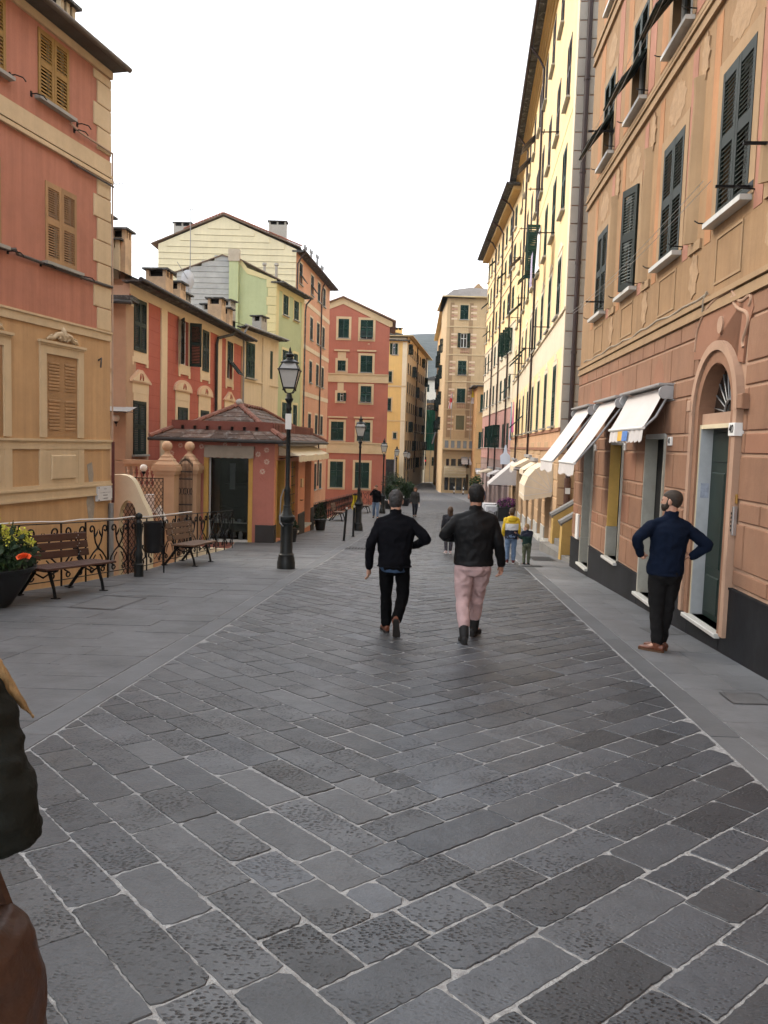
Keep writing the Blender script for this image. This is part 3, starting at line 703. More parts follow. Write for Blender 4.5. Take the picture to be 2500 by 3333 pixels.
# painted bays: orange and rose fields, pale pilasters, carved-looking panels
for k, c in enumerate(CEN):
    for zz, hh, fld in ((4.48, 1.69, ROSE), (7.55, 1.6, ORG), (10.65, 1.6, ORG)):
        surround(f, c-.5, c+.5, zz, zz+hh, .16, OCHL, .014, bottom=False)
    for sx in (-1, 1):
        a = c+sx*.78
        f.box('painted_field', a-.115, a+.115, -.001, .006, 4.3, 7.0, ROSE if sx < 0 else ORG)
        f.box('painted_field', c+sx*.86-.19, c+sx*.86+.19, -.001, .006, 7.5, 10.15, ORG if sx > 0 else ROSE)
        f.box('painted_field', c+sx*.86-.19, c+sx*.86+.19, -.001, .006, 10.55, 13.4, ORG if sx > 0 else ROSE)
    m_ = c-1.225
    b = f.mb(); b.tube([(m_, .0, 4.42), (m_, .0, 6.3), (m_, .0, 6.5)], [.19, .15, .17], 10, flat=.14); b.box(m_-.24, m_+.24, 0, .03, 4.3, 4.42); f.put('painted_pilaster', b, OCHL)
    b = f.mb(); b.prism([(m_+.16*math.cos(t_)*(1 if i % 2 else .7), 6.72+.3*math.sin(t_)*(1 if i % 2 else .8)) for i, t_ in enumerate([2*math.pi*j/18 for j in range(18)])], .0, .022); f.put('painted_shell', b, STUC)
    for zz in (6.38, 9.4):
        b = f.mb(); b.prism([(c+(.44 if i % 2 else .37)*math.cos(t_)*(1-.25*max(0, math.sin(t_))), zz+.28+(.3 if i % 2 else .26)*math.sin(t_)) for i, t_ in enumerate([2*math.pi*j/22 for j in range(22)])], .0, .003); f.put('painted_cartouche', b, STUC)
    # panels under the sills
    for a0, a1, mm_ in ((c-.42, c+.42, OCHL), (c-1.7, c-.75, STUC)):
        b = f.mb(); z0, z1 = 3.72, 4.28
        if mm_ is OCHL:
            for q in ((a0, a1, z0, z0+.03), (a0, a1, z1-.03, z1), (a0, a0+.03, z0+.03, z1-.03), (a1-.03, a1, z0+.03, z1-.03)): b.box(q[0], q[1], 0, .012, q[2], q[3])
            f.put('painted_panel', b, OCHL)
        else:
            cc = (a0+a1)/2; b.prism([(cc+.2*math.cos(t_)*(1 if i % 2 else .65), 4.0+.3*math.sin(t_)*(1 if i % 2 else .85)) for i, t_ in enumerate([2*math.pi*j/14 for j in range(14)])], .0, .012); f.put('painted_figure', b, STUC)
# windows
for k, c in enumerate(CEN):
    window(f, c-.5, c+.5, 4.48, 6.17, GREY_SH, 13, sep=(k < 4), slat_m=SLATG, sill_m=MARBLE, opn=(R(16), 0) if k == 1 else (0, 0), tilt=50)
    window(f, c-.5, c+.5, 7.55, 9.15, GREEN2, 12, flap=R(38) if k in (0, 1, 2) else 0, sill_m=MARBLE)
    window(f, c-.5, c+.5, 10.65, 12.25, GREEN2, 12, sill_m=MARBLE)
    b = f.mb()
    for zz in (4.5, 7.58):
        for sx in (-.68, .66): b.tube([(c+sx, 0, zz), (c+sx, .16, zz+.01), (c+sx+.05, .19, zz+.05)], .009, 5)
    f.put('line_hook', b, IRON)
for s, z, l in ((-10.45, 4.78, .32), (-9.85, 4.55, .37), (-2.6, 4.62, .4), (-2.5, 7.9, .5)):
    b = f.mb(); b.box(s-.014, s+.014, 0, l, z, z+.028); b.box(s-.1, s+.1, .0, .02, z-.03, z+.06); f.put('iron_bracket', b, IRON)
for zz, s0_, s1_ in ((4.62, -9.85, -1.2), (7.75, -7.4, -1.1)):
    for oo in (.42, .5):
        b = f.mb(); b.tube([(s0_+(s1_-s0_)*i/8, oo, zz-.1*math.sin(math.pi*i/8)) for i in range(9)], .0045, 4); f.put('washing_line', b, LINE)
b = f.mb(); b.tube([(-.7-8.05*i/26, .04+.008*math.sin(i*2.1), 3.66+.018*math.sin(i*1.7)-.03*math.sin(math.pi*(i % 9)/9)) for i in range(27)], .016, 6); b.tube([(-8.75, .04, 3.68), (-8.7, .06, 3.58), (-8.66, .05, 3.45)], .014, 6); f.put('cable_bundle', b, mat('painted_cable', (.30, .25, .19), .8, .2, 6))
# awnings -------------------------------------------------------
def awning(f, s0, s1, zt, ob, zb, vl, label, scal='wave', nsc=9, m=CANV, arms=True, logo=False):
    """roller awning on a facade; s0 < s1"""
    loc = f.w((s0+s1)/2, 0, 0); t = thing('roller_awning', label, 'awning', (loc.x, loc.y, zb))
    g = Frame(t, (f.root.location+f.off)[:2], 0, f.sg); g.d = f.d; g.n = f.n; g.rz = f.rz
    b = g.mb(); b.box(s0-.12, s1+.12, .02, .22, zt+.09, zt+.115); b.box(s0-.12, s1+.12, .0, .02, zt-.12, zt+.115); g.put('cover_plate', b, GREYP)
    for s in (s0-.1, s1+.1):
        b = g.mb(); b.tube([(s-.025, .12, zt-.01), (s+.025, .12, zt-.01)], .095, 16); b.box(s-.02, s+.02, 0, .1, zt-.1, zt+.08); g.put('roller_end', b, GREYP)
    b = g.mb(); n = 10; W = lambda i, k: (s0+(s1-s0)*i/n, .1+(ob-.1)*k, zt+.06+(zb-zt-.06)*k-.03*math.sin(math.pi*k)*1.0)
    for i in range(n):
        for k in range(6): b.face([W(i, k/6), W(i+1, k/6), W(i+1, (k+1)/6), W(i, (k+1)/6)])
    g.put('canvas', b, m, smooth=60)
    b = g.mb(); b.tube([(s0-.02, ob, zb-.01), (s1+.02, ob, zb-.01)], .025, 8); g.put('front_bar', b, WHITE)
    b = g.mb(); N = nsc*6
    for i in range(N):
        def pt(j, low):
            u = j/N; ph = (u*nsc) % 1
            sc = .028*abs(math.sin(math.pi*u*nsc)) if scal == 'wave' else .05*(1-abs(2*ph-1))
            return (s0+(s1-s0)*u, ob+.008*math.sin(j*.9)+(.015 if low else .0), (zb-.03-vl-sc) if low else zb-.03)
        b.face([pt(i, 0), pt(i+1, 0), pt(i+1, 1), pt(i, 1)])
    g.put('valance', b, m)
    if logo:
        for a0, a1, mm_ in ((.54, .68, mat('yellow_print', (.7, .42, .08), .8, .1, 3)), (.38, .54, mat('blue_print', (.12, .24, .55), .8, .15, 6))):
            sa, sb = s1-(s1-s0)*(1-a0), s1-(s1-s0)*(1-a1)
            b = g.mb(); b.face([(sa, ob+.022, zb-.04), (sb, ob+.022, zb-.04), (sb, ob+.032, zb-.19), (sa, ob+.032, zb-.19)]); g.put('printed_logo', b, mm_)
    if arms:
        for s in (s0+.03, s1-.03):
            b = g.mb(); b.tube([(s, .05, zt-.05), (s, ob*.55, (zt+zb)/2-.1), (s, ob, zb-.02)], .018, 6); g.put('arm', b, GREYP)
    return t
awning(f, -7.42, -5.28, 2.56, .37, 2.07, .16, 'short white awning with printed valance nearest the arched door', nsc=9, logo=True)
awning(f, -4.72, -3.05, 2.56, .83, 1.50, .18, 'middle of the three white awnings on the salmon house', 'zig', 12)
awning(f, -2.25, -.48, 2.54, .85, 1.49, .18, 'white awning farthest from the arched door on the salmon house', 'zig', 12)
# ================================================================ tall yellow palazzo
YEL = mat('yellow_plaster', (.86, .63, .33), .9, .10, .8, bump=.002, bscale=30, streak=.07)
YELP = mat('pale_cream_plaster', (.72, .61, .45), .9, .10, 1, bump=.002, streak=.07)
QGREY = mat('grey_quoin_plaster', (.42, .385, .335), .9, .12, 1.2, bump=.003, bscale=25)
TANR = mat('tan_rustic_plaster', (.50, .33, .19), .9, .14, 1, bump=.003, bscale=25, streak=.1)
BRN = mat('brown_joint_paint', (.30, .145, .085), .9, .15, 1.5)
APR = mat('apricot_plaster', (.58, .345, .20), .9, .12, 1, bump=.002, streak=.1)
METD = mat('blue_grey_shop_shutter', (.10, .115, .14), .5, .2, 2, metal=.2)
r2_ = thing('yellow_palazzo', 'tall yellow house with green shutters and a deep eave beyond the salmon house', 'house', (5.03, 23.28, -1.5))
f2 = Frame(r2_, (4.95, 22.5), 6, 1); E2 = 29.6
C2 = [3.0+3.0*k for k in range(9)]; ROWS2 = [(2.45, 4.35), (5.85, 7.66), (9.0, 10.95), (12.3, 14.15), (15.95, 17.75)]
DO2 = [(2.55, 4.1, .45), (5.35, 6.95, .4), (8.5, 9.9, .5), (11.6, 13.0, .5), (15.0, 16.6, .9), (18.8, 20.6, .9), (22.6, 24.6, .9), (26.4, 28.4, .8)]
HO = [(c-.52, c+.52, a, d) for c in C2 for a, d in ROWS2]
f2.wall(.78, E2, -2.6, 1.72, [(a, c, gz(22.5+a)-.0, h, .3) for a, c, h in DO2], TANR, o=.0)
f2.wall(.78, E2, 1.72, 4.75, [h for h in HO if h[3] < 4.7], YEL); f2.wall(.78, E2, 4.75, 5.75, [], YELP, name='pale_frieze'); f2.wall(.78, E2, 5.75, 18.4, [h for h in HO if h[2] > 5.7], YEL)
b = f2.mb(); b.box(.80, E2, -10, -.32, -2.6, 18.3); f2.put('core_walls', b, YELP)
b = f2.mb(); b.face([(.78, 0, -2.6), (.78, -4, -2.6), (.78, -4, 18.4), (.78, 0, 18.4)]); f2.put('end_wall', b, BRN)
z = -1.4; k = 0
while z < 18:        # rusticated end wall
    h = .50; m_ = TANR if z < 1.7 else QGREY
    b = MB(lambda o_, s_, zz: f2.m(.78-s_, o_, zz)); b.frus(-.012 if k % 2 else -.01, -3.2, z+.012, z+h-.012, 0, .03, .012)
    f2.put('quoin_course', b, m_); z += h; k += 1
for z in [-1.2+.5*i for i in range(6)]: f2.block('rustication_course', .8, 2.5, z+.02, z+.48, -.01, .02, .014, TANR)
for (a0, a1) in [(DO2[i][1]+.02, DO2[i+1][0]-.02) for i in range(len(DO2)-1)]:
    for z in [-1.0+.5*i for i in range(6)]:
        f2.block('rustication_block', a0, a1, max(z, gz(22.5+a0)+.55)+.02, z+.48, -.01, .02, .014, TANR) if z+.3 > gz(22.5+a0)+.55 else None
    f2.block('marble_base', a0, a1, gz(22.5+a1)-.3, gz(22.5+a0)+.56, -.01, .04, .01, MARBLE)
for i, (a, c, h) in enumerate(DO2):
    zg = gz(22.5+a)
    if i in (0, 2, 4, 6):
        b = f2.mb(); nsl = 22
        for j in range(nsl): b.box(a+.02, c-.02, -.24, -.22+.012*(j % 2), zg+(h-zg)*j/nsl, zg+(h-zg)*(j+1)/nsl)
        f2.put('roller_shutter', b, mat('grey_roller_shutter', (.23, .24, .26), .5, .15, 3, metal=.3))
    else: f2.box('shop_door', a+.02, c-.02, -.26, -.22, zg, h, METD if i % 4 == 1 else DARK)
    f2.block('door_sill', a-.05, c+.05, zg-.06, zg+.10, -.2, .09, .01, MARBLE)
band(f2, .76, E2, 1.72, 2.32, APR, .012, 'apricot_band'); band(f2, .75, E2, 2.26, 2.36, BRN, .05); band(f2, .75, E2, 1.68, 1.78, BRN, .05)
band(f2, .75, E2, 5.72, 5.80, YELP, .06); band(f2, .75, E2, 11.5, 11.56, YEL, .012)
band(f2, .76, 1.2, 2.36, 18.0, YELP, .016, 'corner_pilaster')
for j, c in enumerate(C2):
    for i, (a, d) in enumerate(ROWS2):
        op = (0, 0); fl = 0
        if i == 2: op = (R(95), R(100)) if j == 3 else (0, 0)
        if (i, j) in ((1, 5), (1, 6), (2, 4), (0, 5), (3, 8), (2, 7), (4, 5), (4, 6)): fl = R(45)
        window(f2, c-.52, c+.52, a, d, (BROWN_SH if i > 2 else GREEN), 9, opn=op, flap=fl, panels=((.06, .48), (.54, .94)))
        if i == 1 or i == 0: surround(f2, c-.52, c+.52, a, d, .14, YELP, .02, bottom=False)
        if i == 1:
            b = f2.mb(); b.prism([(c-.75, d+.2), (c+.75, d+.2), (c, d+.5)], 0, .02); f2.put('painted_pediment', b, YELP)
        if i == 0:
            b = f2.mb(); b.prism([(c-.35, d+.16), (c+.35, d+.16), (c+.2, d+.34), (c, d+.38), (c-.2, d+.34)], 0, .02); f2.put('painted_crest', b, YELP)
        if i in (1, 2, 3) and j % 2:
            b = f2.mb(); b.box(c-.7, c-.66, 0, .6, a+.02, a+.05); b.box(c-.9, c-.5, .5, .53, a+.02, a+.045); f2.put('iron_bracket', b, IRON)
# cornice and eave
b = f2.mb()
for a, d, oo in ((17.95, 18.1, .08), (18.1, 18.2, .16), (18.2, 18.32, .24), (18.32, 18.4, .34)): b.box(.6, E2, -.02, oo, a, d)
f2.put('cornice', b, mat('ochre_cornice', (.52, .34, .14), .9, .1, 1))
b = f2.mb(); b.box(.3, E2+.1, -10, .62, 18.4, 18.52); f2.put('roof', b, SLATE)
b = f2.mb(); b.tube([(.3, .68, 18.5), (E2+.1, .68, 18.5)], .08, 8); f2.put('gutter', b, PIPE)
for k in range(44): f2.block('eave_slate', .35+k*.66, .35+k*.66+.62, 18.38, 18.402, .3, .6, .004, SLATE)
b = f2.mb(); b.tube([(.68, -.27, 18.4), (.68, -.27, 1.2), (.66, -.27, .9), (.66, -.27, -.25)], .07, 10); f2.put('downpipe', b, PIPE)
for z in (2, 4.5, 7, 9.5, 12, 14.5, 17): b = f2.mb(); b.tube([(.68, -.27, z-.04), (.68, -.27, z+.04)], .085, 10); f2.put('pipe_collar', b, PIPE)
b = f2.mb(); b.tube([(.66, -.27, .0), (.66, -.27, .9)], .095, 10); f2.put('pipe_sleeve', b, mat('rusty_pipe', (.10, .05, .035), .7, .4, 6)); f2.box('pipe_sticker', .55, .56, -.34, -.2, .45, .62, WHITE)
for s in (12.5, 22):
    b = f2.mb(); b.tube([(s, .65, 18.45), (s, .3, 18.0), (s, .09, 17.6), (s, .09, .9)], .05, 8); f2.put('downpipe', b, PIPE)
# white domed awning and the flatter shop awnings of the yellow house
def dome_awning(f, s0, s1, zp, rad, label, m=CANVB, ang=100, group=None):
    l = f.w((s0+s1)/2, 0, 0); t = thing('dome_awning', label, 'awning', (l.x, l.y, zp))
    g = Frame(t, (f.root.location+f.off)[:2], 0, f.sg); g.d = f.d; g.n = f.n; g.rz = f.rz
    n = 5; A = [R(ang)*k/n for k in range(n+1)]; pt = lambda s, a, r_=rad: (s, r_*math.sin(a)*1.0, zp+r_*math.cos(a))
    inset_ = .16
    b = g.mb()
    for k in range(n):
        b.face([pt(s0+inset_*0, A[k]), pt(s1, A[k]), pt(s1, A[k+1]), pt(s0, A[k+1])])
        for s in (s0, s1): b.face([(s, .02, zp), pt(s, A[k]), pt(s, A[k+1])])
    g.put('canvas', b, m)
    for k in range(1, n+1):
        b = g.mb(); q = [(s0, .02, zp), pt(s0, A[k], rad*1.006), pt(s1, A[k], rad*1.006), (s1, .02, zp)]; b.tube(q, .009, 5); g.put('hoop', b, CANV)
    b = g.mb(); y, z = pt(0, A[n])[1:]; N = 30
    path = [(s0, .02, zp), (s0, y, z), (s1, y, z), (s1, .02, zp)]
    for (p, q) in zip(path, path[1:]):
        for i in range(N):
            P = lambda u: (p[0]+(q[0]-p[0])*u, p[1]+(q[1]-p[1])*u, p[2]+(q[2]-p[2])*u)
            d0, d1 = .13+.03*abs(math.sin(i*.7)), .13+.03*abs(math.sin((i+1)*.7)); a, c = P(i/N), P((i+1)/N)
            b.face([a, c, (c[0], c[1], c[2]-d1), (a[0], a[1], a[2]-d0)])
    g.put('valance', b, m)
    return t
dome_awning(f2, 2.0, 4.5, .42, .88, 'cream domed awning over the first shop of the yellow house')
def flat_awning(f, s0, s1, z, ob, drop, label, m=CANVB):
    l = f.w((s0+s1)/2, 0, 0); t = thing('shop_awning', label, 'awning', (l.x, l.y, z-drop))
    g = Frame(t, (f.root.location+f.off)[:2], 0, f.sg); g.d = f.d; g.n = f.n; g.rz = f.rz
    b = g.mb(); n = 12; w_ = lambda i: .02*math.sin(i*1.3)
    for i in range(n): a, c = s0+(s1-s0)*i/n, s0+(s1-s0)*(i+1)/n; b.face([(a, .02, z), (c, .02, z), (c, ob, z-drop+w_(i+1)), (a, ob, z-drop+w_(i))])
    b.face([(s0, .02, z), (s0, ob, z-drop), (s0, .02, z-drop)]); b.face([(s1, .02, z), (s1, ob, z-drop), (s1, .02, z-drop)])
    g.put('canvas', b, m)
    b = g.mb(); N = 26
    for i in range(N):
        a, c = s0+(s1-s0)*i/N, s0+(s1-s0)*(i+1)/N; b.face([(a, ob, z-drop), (c, ob, z-drop), (c, ob+.01, z-drop-.16-.03*abs(math.sin(i+1))), (a, ob+.01, z-drop-.16-.03*abs(math.sin(i)))])
    g.put('valance', b, m)
    b = g.mb(); b.box(s0, s1, 0, .16, z, z+.12); g.put('awning_box', b, GREYP)
    b = g.mb()
    for s in (s0+.05, s1-.05): b.tube([(s, .02, z-drop-.1), (s, ob, z-drop)], .015, 6)
    g.put('arm', b, IRON)
flat_awning(f2, 7.6, 9.9, 1.25, .55, .35, 'crumpled beige awning just past the domed one'); flat_awning(f2, 10.6, 13.4, 1.35, .75, .4, 'beige scalloped awning over a grey shop shutter')
flat_awning(f2, 16.5, 19.0, 1.0, .5, .3, 'small cream awning near the far end of the yellow house', CANV); flat_awning(f2, 21.0, 24.5, 1.05, 1.5, 1.35, 'long white awning let down over the restaurant tables', CANV)
# signboard, blue-white
l = f2.w(27.5, .0, 0); t = thing('hanging_sign', 'pale blue bottle-shaped shop sign on the yellow house', 'sign', (l.x, l.y, .6)); g = Frame(t, (4.95, 22.5), 6, 1)
b = g.mb(); b.tube([(25.2, .02, 1.55), (25.2, .5, 1.55)], .015, 6); g.put('arm', b, IRON)
b = MB(lambda x, y, z: g.m(25.2+y, x, z)); b.prism([(.2, .75), (.75, .75), (.78, 1.25), (.6, 1.42), (.52, 1.9), (.44, 1.9), (.36, 1.42), (.18, 1.25)], -.02, .02); g.put('sign_board', b, mat('pale_blue_sign', (.62, .70, .82), .5, .06, 3))
# stairway between the salmon and the yellow house
STEP = mat('worn_stair_stone', (.20, .19, .175), .7, .25, 3, bump=.004, bscale=20)
t = thing('alley_steps', 'stone steps with ochre side walls climbing between two houses', 'steps', (5.0, 21.2, gz(21)))
for k in range(12):
    b = MB(); x0 = 4.55+.3*k; b.box(x0-t.location.x, x0+.45-t.location.x, 18.9-t.location.y, 23.1-t.location.y, -.3, .17*(k+1)); b.obj('step', STEP, t)
OCW = mat('ochre_stair_wall', (.46, .30, .10), .9, .2, 1.5, bump=.003)
for y0, x0 in ((22.55, 4.78), (20.2, 4.52)):
    b = MB(); n = 1
    pr_ = [(x0, gz(21)), (x0+4, gz(21)), (x0+4, gz(21)+3.4), (x0+.02, gz(21)+.95)]
    b.prism([(x-t.location.x, z-t.location.z) for x, z in pr_], y0-t.location.y, y0+.24-t.location.y); b.obj('side_wall', OCW, t)
    b = MB(); b.tube([(x0-.03-t.location.x, y0+.12-t.location.y, gz(21)+.97-t.location.z), (x0+.12-t.location.x, y0+.12-t.location.y, gz(21)+1.06-t.location.z), (x0+4-t.location.x, y0+.12-t.location.y, gz(21)+3.45-t.location.z)], .15, 8, flat=.6); b.obj('coping', STEP, t)
b = MB(); b.box(7.6, 8, 18.2, 24, -2, 9); tag(b.obj('alley_wall', YELP), 'pale wall closing the stepped alley', 'wall')
# ================================================================ third house, pink below and cream above
PKL = mat('faded_pink_plaster', (.50, .275, .235), .9, .14, .7, bump=.002, streak=.1, stain=((.55, .42, .33), .4, .6))
r3_ = thing('pink_footed_palazzo', 'tall cream and yellow house with faded pink lower floors and brown downpipes', 'house', (7.95, 51, -3))
f3 = Frame(r3_, (7.95, 51.2), 1.5, 1); E3 = 20
C3 = [1.9+2.45*k for k in range(8)]; ROWS3 = [(1.72, 3.35), (5.05, 6.5), (8.0, 9.5), (10.7, 12.2), (13.4, 14.9), (15.9, 17.3)]
HO = [(c-.5, c+.5, a, d) for c in C3 for a, d in ROWS3]
SH3 = [(.8, 2.6), (4, 5.8), (7.4, 8.6), (10.3, 12), (13.5, 15), (16.6, 18.2)]
f3.wall(0, E3, -3.6, .9, [(a, c, gz(51+a), -.1, .3) for a, c in SH3], mat('grey_pink_plaster', (.36, .26, .23), .9, .14, 1)); f3.wall(0, E3, .9, 4.4, [h for h in HO if h[3] < 4.3], PKL); f3.wall(0, E3, 4.4, 9.8, [h for h in HO if 4.3 < h[2] < 9], YELP); f3.wall(0, E3, 9.8, 18.0, [h for h in HO if h[2] > 9.8], YEL)
b = f3.mb(); b.box(0, E3, -9, -.32, -3.6, 17.9); f3.put('core_walls', b, YELP); b = f3.mb(); b.face([(E3, 0, -3.6), (E3, -.32, -3.6), (E3, -.32, 18), (E3, 0, 18)]); b.face([(0, 0, 17), (0, -.4, 17), (0, -.4, -3), (0, 0, -3)]); f3.put('end_wall', b, YELP)
for a, c in SH3: f3.box('shop_door', a+.02, c-.02, -.26, -.22, gz(51+a), -.1, DARK if a < 9 else METD)
for z in (.9, 4.4, 7.4, 9.8, 12.7, 15.3): band(f3, 0, E3, z-.04, z+.04, YELP if z > 1 else PKL, .05)
b = f3.mb(); b.box(-.2, E3+.5, -9, .85, 18.0, 18.14); f3.put('roof', b, SLATE); b = f3.mb(); b.box(0, E3+.3, .0, .5, 17.75, 17.98); f3.put('soffit', b, MATS['ochre_cornice']); b = f3.mb(); b.tube([(-.2, .9, 18.1), (E3+.5, .9, 18.1)], .07, 8); f3.put('gutter', b, PIPE)
for s in (2.8, 8.3, 13.0):
    b = f3.mb(); b.tube([(s, .88, 18.0), (s, .4, 17.7), (s, .09, 17.2), (s, .09, -.4)], .06, 8); f3.put('downpipe', b, PIPE)
for j, c in enumerate(C3):
    for i, (a, d) in enumerate(ROWS3):
        op = (R(100), R(95)) if (i == 2 and j < 2) or (i == 0 and 1 < j < 5) else (0, 0); fl = R(48) if (i, j) in ((1, 0), (2, 5), (3, 6), (4, 7), (5, 5), (4, 2)) else 0
        window(f3, c-.5, c+.5, a, d, GREEN, 7, opn=op, flap=fl)
flat_awning(f3, 4.2, 6.4, .2, .8, .35, 'small cream awning at the foot of the pink-footed house', CANV); flat_awning(f3, 9.8, 12.4, .1, .9, .3, 'cream awning before the dark shop in the pink-footed house', CANVB)
# washing hung out under the windows of the yellow house
CL = [mat('pink_cloth', (.50, .12, .24), .9, .15, 4), mat('grey_blue_cloth', (.30, .34, .42), .9, .3, 9), mat('dark_cloth', (.05, .05, .06), .9, .2, 4), mat('white_cloth', (.75, .74, .74), .9, .06, 3), mat('lilac_cloth', (.42, .36, .48), .9, .2, 6)]
def cloth(f, s0, s1, zt, zb, o, m, label, cat='laundry'):
    l = f.w((s0+s1)/2, o, zb); b = MB(); n, k = 8, 8; ph = s0*3
    P = lambda i, j: f.w(s0+(s1-s0)*i/n+.05*math.sin(j*.8+ph), o+.05*math.sin(i*1.6+ph)*(j/k), zt+(zb-zt)*j/k+.05*math.sin(i*1.1+ph)*(j/k))-l
    for i in range(n):
        for j in range(k): b.face([P(i, j), P(i+1, j), P(i+1, j+1), P(i, j+1)])
    t_ = b.obj('hanging_cloth', m, None, l, smooth=80); return tag(t_, label, cat)
cloth(f2, 20.4, 21.2, 4.2, 2.6, .35, CL[0], 'pink towel hung low on the yellow house'); cloth(f2, 21.4, 22.6, 4.2, 2.2, .38, CL[1], 'grey blue patterned cloth hung beside the pink towel'); cloth(f2, 22.7, 23.5, 4.3, 2.9, .35, CL[2], 'dark garment hung beside the patterned cloth'); cloth(f2, 5.2, 6.4, 9.2, 7.9, .5, CL[3], 'white laundry hung from the open green shutters'); cloth(f2, 8.4, 9.3, 9.15, 7.95, .5, CL[4], 'lilac garment hung behind the white laundry')
# ================================================================ LEFT-HAND HOUSES
RED1 = mat('terracotta_red_plaster', (.45, .195, .130), .9, .17, .8, bump=.003, bscale=28, streak=.18, stain=((.36, .15, .10), .55, .8))
OC1 = mat('warm_ochre_plaster', (.52, .325, .165), .9, .12, .9, bump=.003, bscale=28, streak=.18, stain=((.42, .25, .12), .55, .8))
CR1 = mat('sand_trim_plaster', (.60, .46, .29), .9, .11, 1.2, bump=.002, streak=.07, stain=((.50, .34, .17), .35, 1.1))
CAST = mat('pale_stucco', (.56, .44, .29), .9, .16, 4, bump=.006, bscale=14)
r = thing('corner_house', 'terracotta and ochre house with mustard shutters at the left edge', 'house', (-6.2, 18, -5))
f = Frame(r, (-6.2, 18), 13.2, -1); S0 = -12
HL = [(-2.23, -1.24, 5.06, 6.59), (-4.45, -3.47, 5.06, 6.59), (-2.42, -1.47, 8.05, 9.32), (-4.25, -3.30, 8.05, 9.32)]
f.wall(S0, 0, -6, 4.0, [], OC1); f.wall(S0, 0, 4.0, 9.6, HL, RED1)
b = f.mb(); b.box(S0, -.005, -8, -.2, -6, 9.55); b.face([(0, 0, -6), (0, -.2, -6), (0, -.2, 9.6), (0, 0, 9.6)]); f.put('core_walls', b, RED1)
# eave, roof, gutter
b = f.mb(); b.face([(S0, .36, 9.62), (.08, .36, 9.62), (.08, -4, 11.3), (S0, -4, 11.3)]); b.face([(S0, .36, 9.57), (.08, .36, 9.57), (.08, -.2, 9.57), (S0, -.2, 9.57)]); b.face([(S0, .36, 9.57), (.08, .36, 9.57), (.08, .36, 9.62), (S0, .36, 9.62)]); b.face([(.08, .36, 9.57), (.08, .36, 9.62), (.08, -4, 11.3), (.08, -4, 11.2)]); f.put('roof', b, mat('dark_eave_slate', (.10, .085, .07), .85, .25, 2, bump=.006, bscale=10))
b = f.mb(); b.box(S0, .02, -.02, .06, 9.40, 9.555); f.put('eave_moulding', b, CR1)
b = f.mb(); b.tube([(S0, .4, 9.62), (.12, .4, 9.62)], .06, 10); f.put('gutter', b, mat('weathered_gutter', (.13, .105, .085), .6, .3, 3))
p = f.w(-.32, -1.05, 0); chimney(r, p.x, p.y, 9.75, 10.95, .52, .5, mat('chimney_render', (.50, .40, .26), .9, .25, 1.5, bump=.004, stain=((.2, .18, .14), .4, 1.5)), rz=f.rz)
# quoins
z = 4.02; k = 0
while z < 9.35:
    h = .47; z1 = min(9.38, z+h)
    if not (7.15 < (z+z1)/2 < 7.7): f.block('quoin', -.64 if k % 2 else -.51, .006, z+.008, z1-.008, -.01, .03, .012, CR1)
    z += h; k += 1
band(f, S0, .01, 7.21, 7.66, CR1, prof=[(7.21, 7.25, .07), (7.25, 7.30, .05), (7.32, 7.37, .06), (7.37, 7.66, .03)])
band(f, S0, .01, 3.81, 4.0, CR1, prof=[(3.81, 3.97, .035), (3.97, 4.01, .06)])
band(f, S0, .01, 1.43, 1.63, CR1, prof=[(1.43, 1.59, .03), (1.59, 1.635, .06)])
band(f, S0, .01, .42, .70, CR1, prof=[(.42, .46, .05), (.46, .62, .03), (.62, .66, .055), (.66, .72, .03)])
for c in (-1.74, -3.98, -6.2):
    for q in ((c-.73, c-.53), (c+.53, c+.73)): f.box('base_pilaster', q[0], q[1], -.01, .026, .72, 1.43, CR1)
    f.box('base_panel', c-.53, c+.53, -.01, .02, .72, 1.43, CR1); f.block('raised_panel', c-.38, c+.42, .82, 1.31, .01, .05, .02, CR1)
    # blind window: painted shutters in a moulded frame
    if c > -6:
        surround(f, c-.515, c+.515, 1.66, 3.30, .19, CR1, .04, bottom=False)
        b = f.mb(); b.box(c-.74, c+.74, 0, .09, 3.5, 3.55); b.box(c-.71, c+.71, 0, .06, 3.46, 3.5); f.put('window_cornice', b, CR1)
        f.box('blind_window', c-.515, c+.515, -.01, .006, 1.66, 3.30, TAN_SH)
        for sx in (-1, 1):
            x0 = c+sx*.26-.17
            for pz0, pz1 in ((1.80, 2.42), (2.58, 3.16)):
                for j in range(9):
                    zz = pz0+(pz1-pz0)*j/9; f.block('painted_slat', x0, x0+.34, zz+.008, zz+(pz1-pz0)/9-.008, .0, .022, .01, TAN_SH)
        b = f.mb()     # stucco crest of leaf scrolls
        for sx in (-1, 1):
            b.tube([(c, .05, 3.62), (c+sx*.1, .06, 3.72), (c+sx*.22, .06, 3.70), (c+sx*.3, .05, 3.63), (c+sx*.42, .05, 3.62), (c+sx*.52, .04, 3.58)], [.05, .06, .05, .045, .04, .015], 7)
            b.tube([(c+sx*.08, .05, 3.6), (c+sx*.16, .07, 3.64), (c+sx*.14, .06, 3.7)], [.03, .045, .02], 6)
            b.tube([(c+sx*.36, .05, 3.58), (c+sx*.42, .06, 3.66), (c+sx*.36, .05, 3.69)], [.02, .03, .012], 6)
        b.tube([(c, .05, 3.6), (c, .07, 3.7), (c, .06, 3.8), (c, .04, 3.88)], [.05, .065, .05, .01], 8); f.put('stucco_crest', b, CAST)
def hook(f, s, z, m=IRON):
    b = f.mb(); b.tube([(s, 0, z), (s, .12, z), (s+.1, .2, z-.01), (s+.16, .22, z-.06)], .012, 5); b.box(s-.02, s+.02, 0, .02, z-.05, z+.05); f.put('iron_hook', b, m)
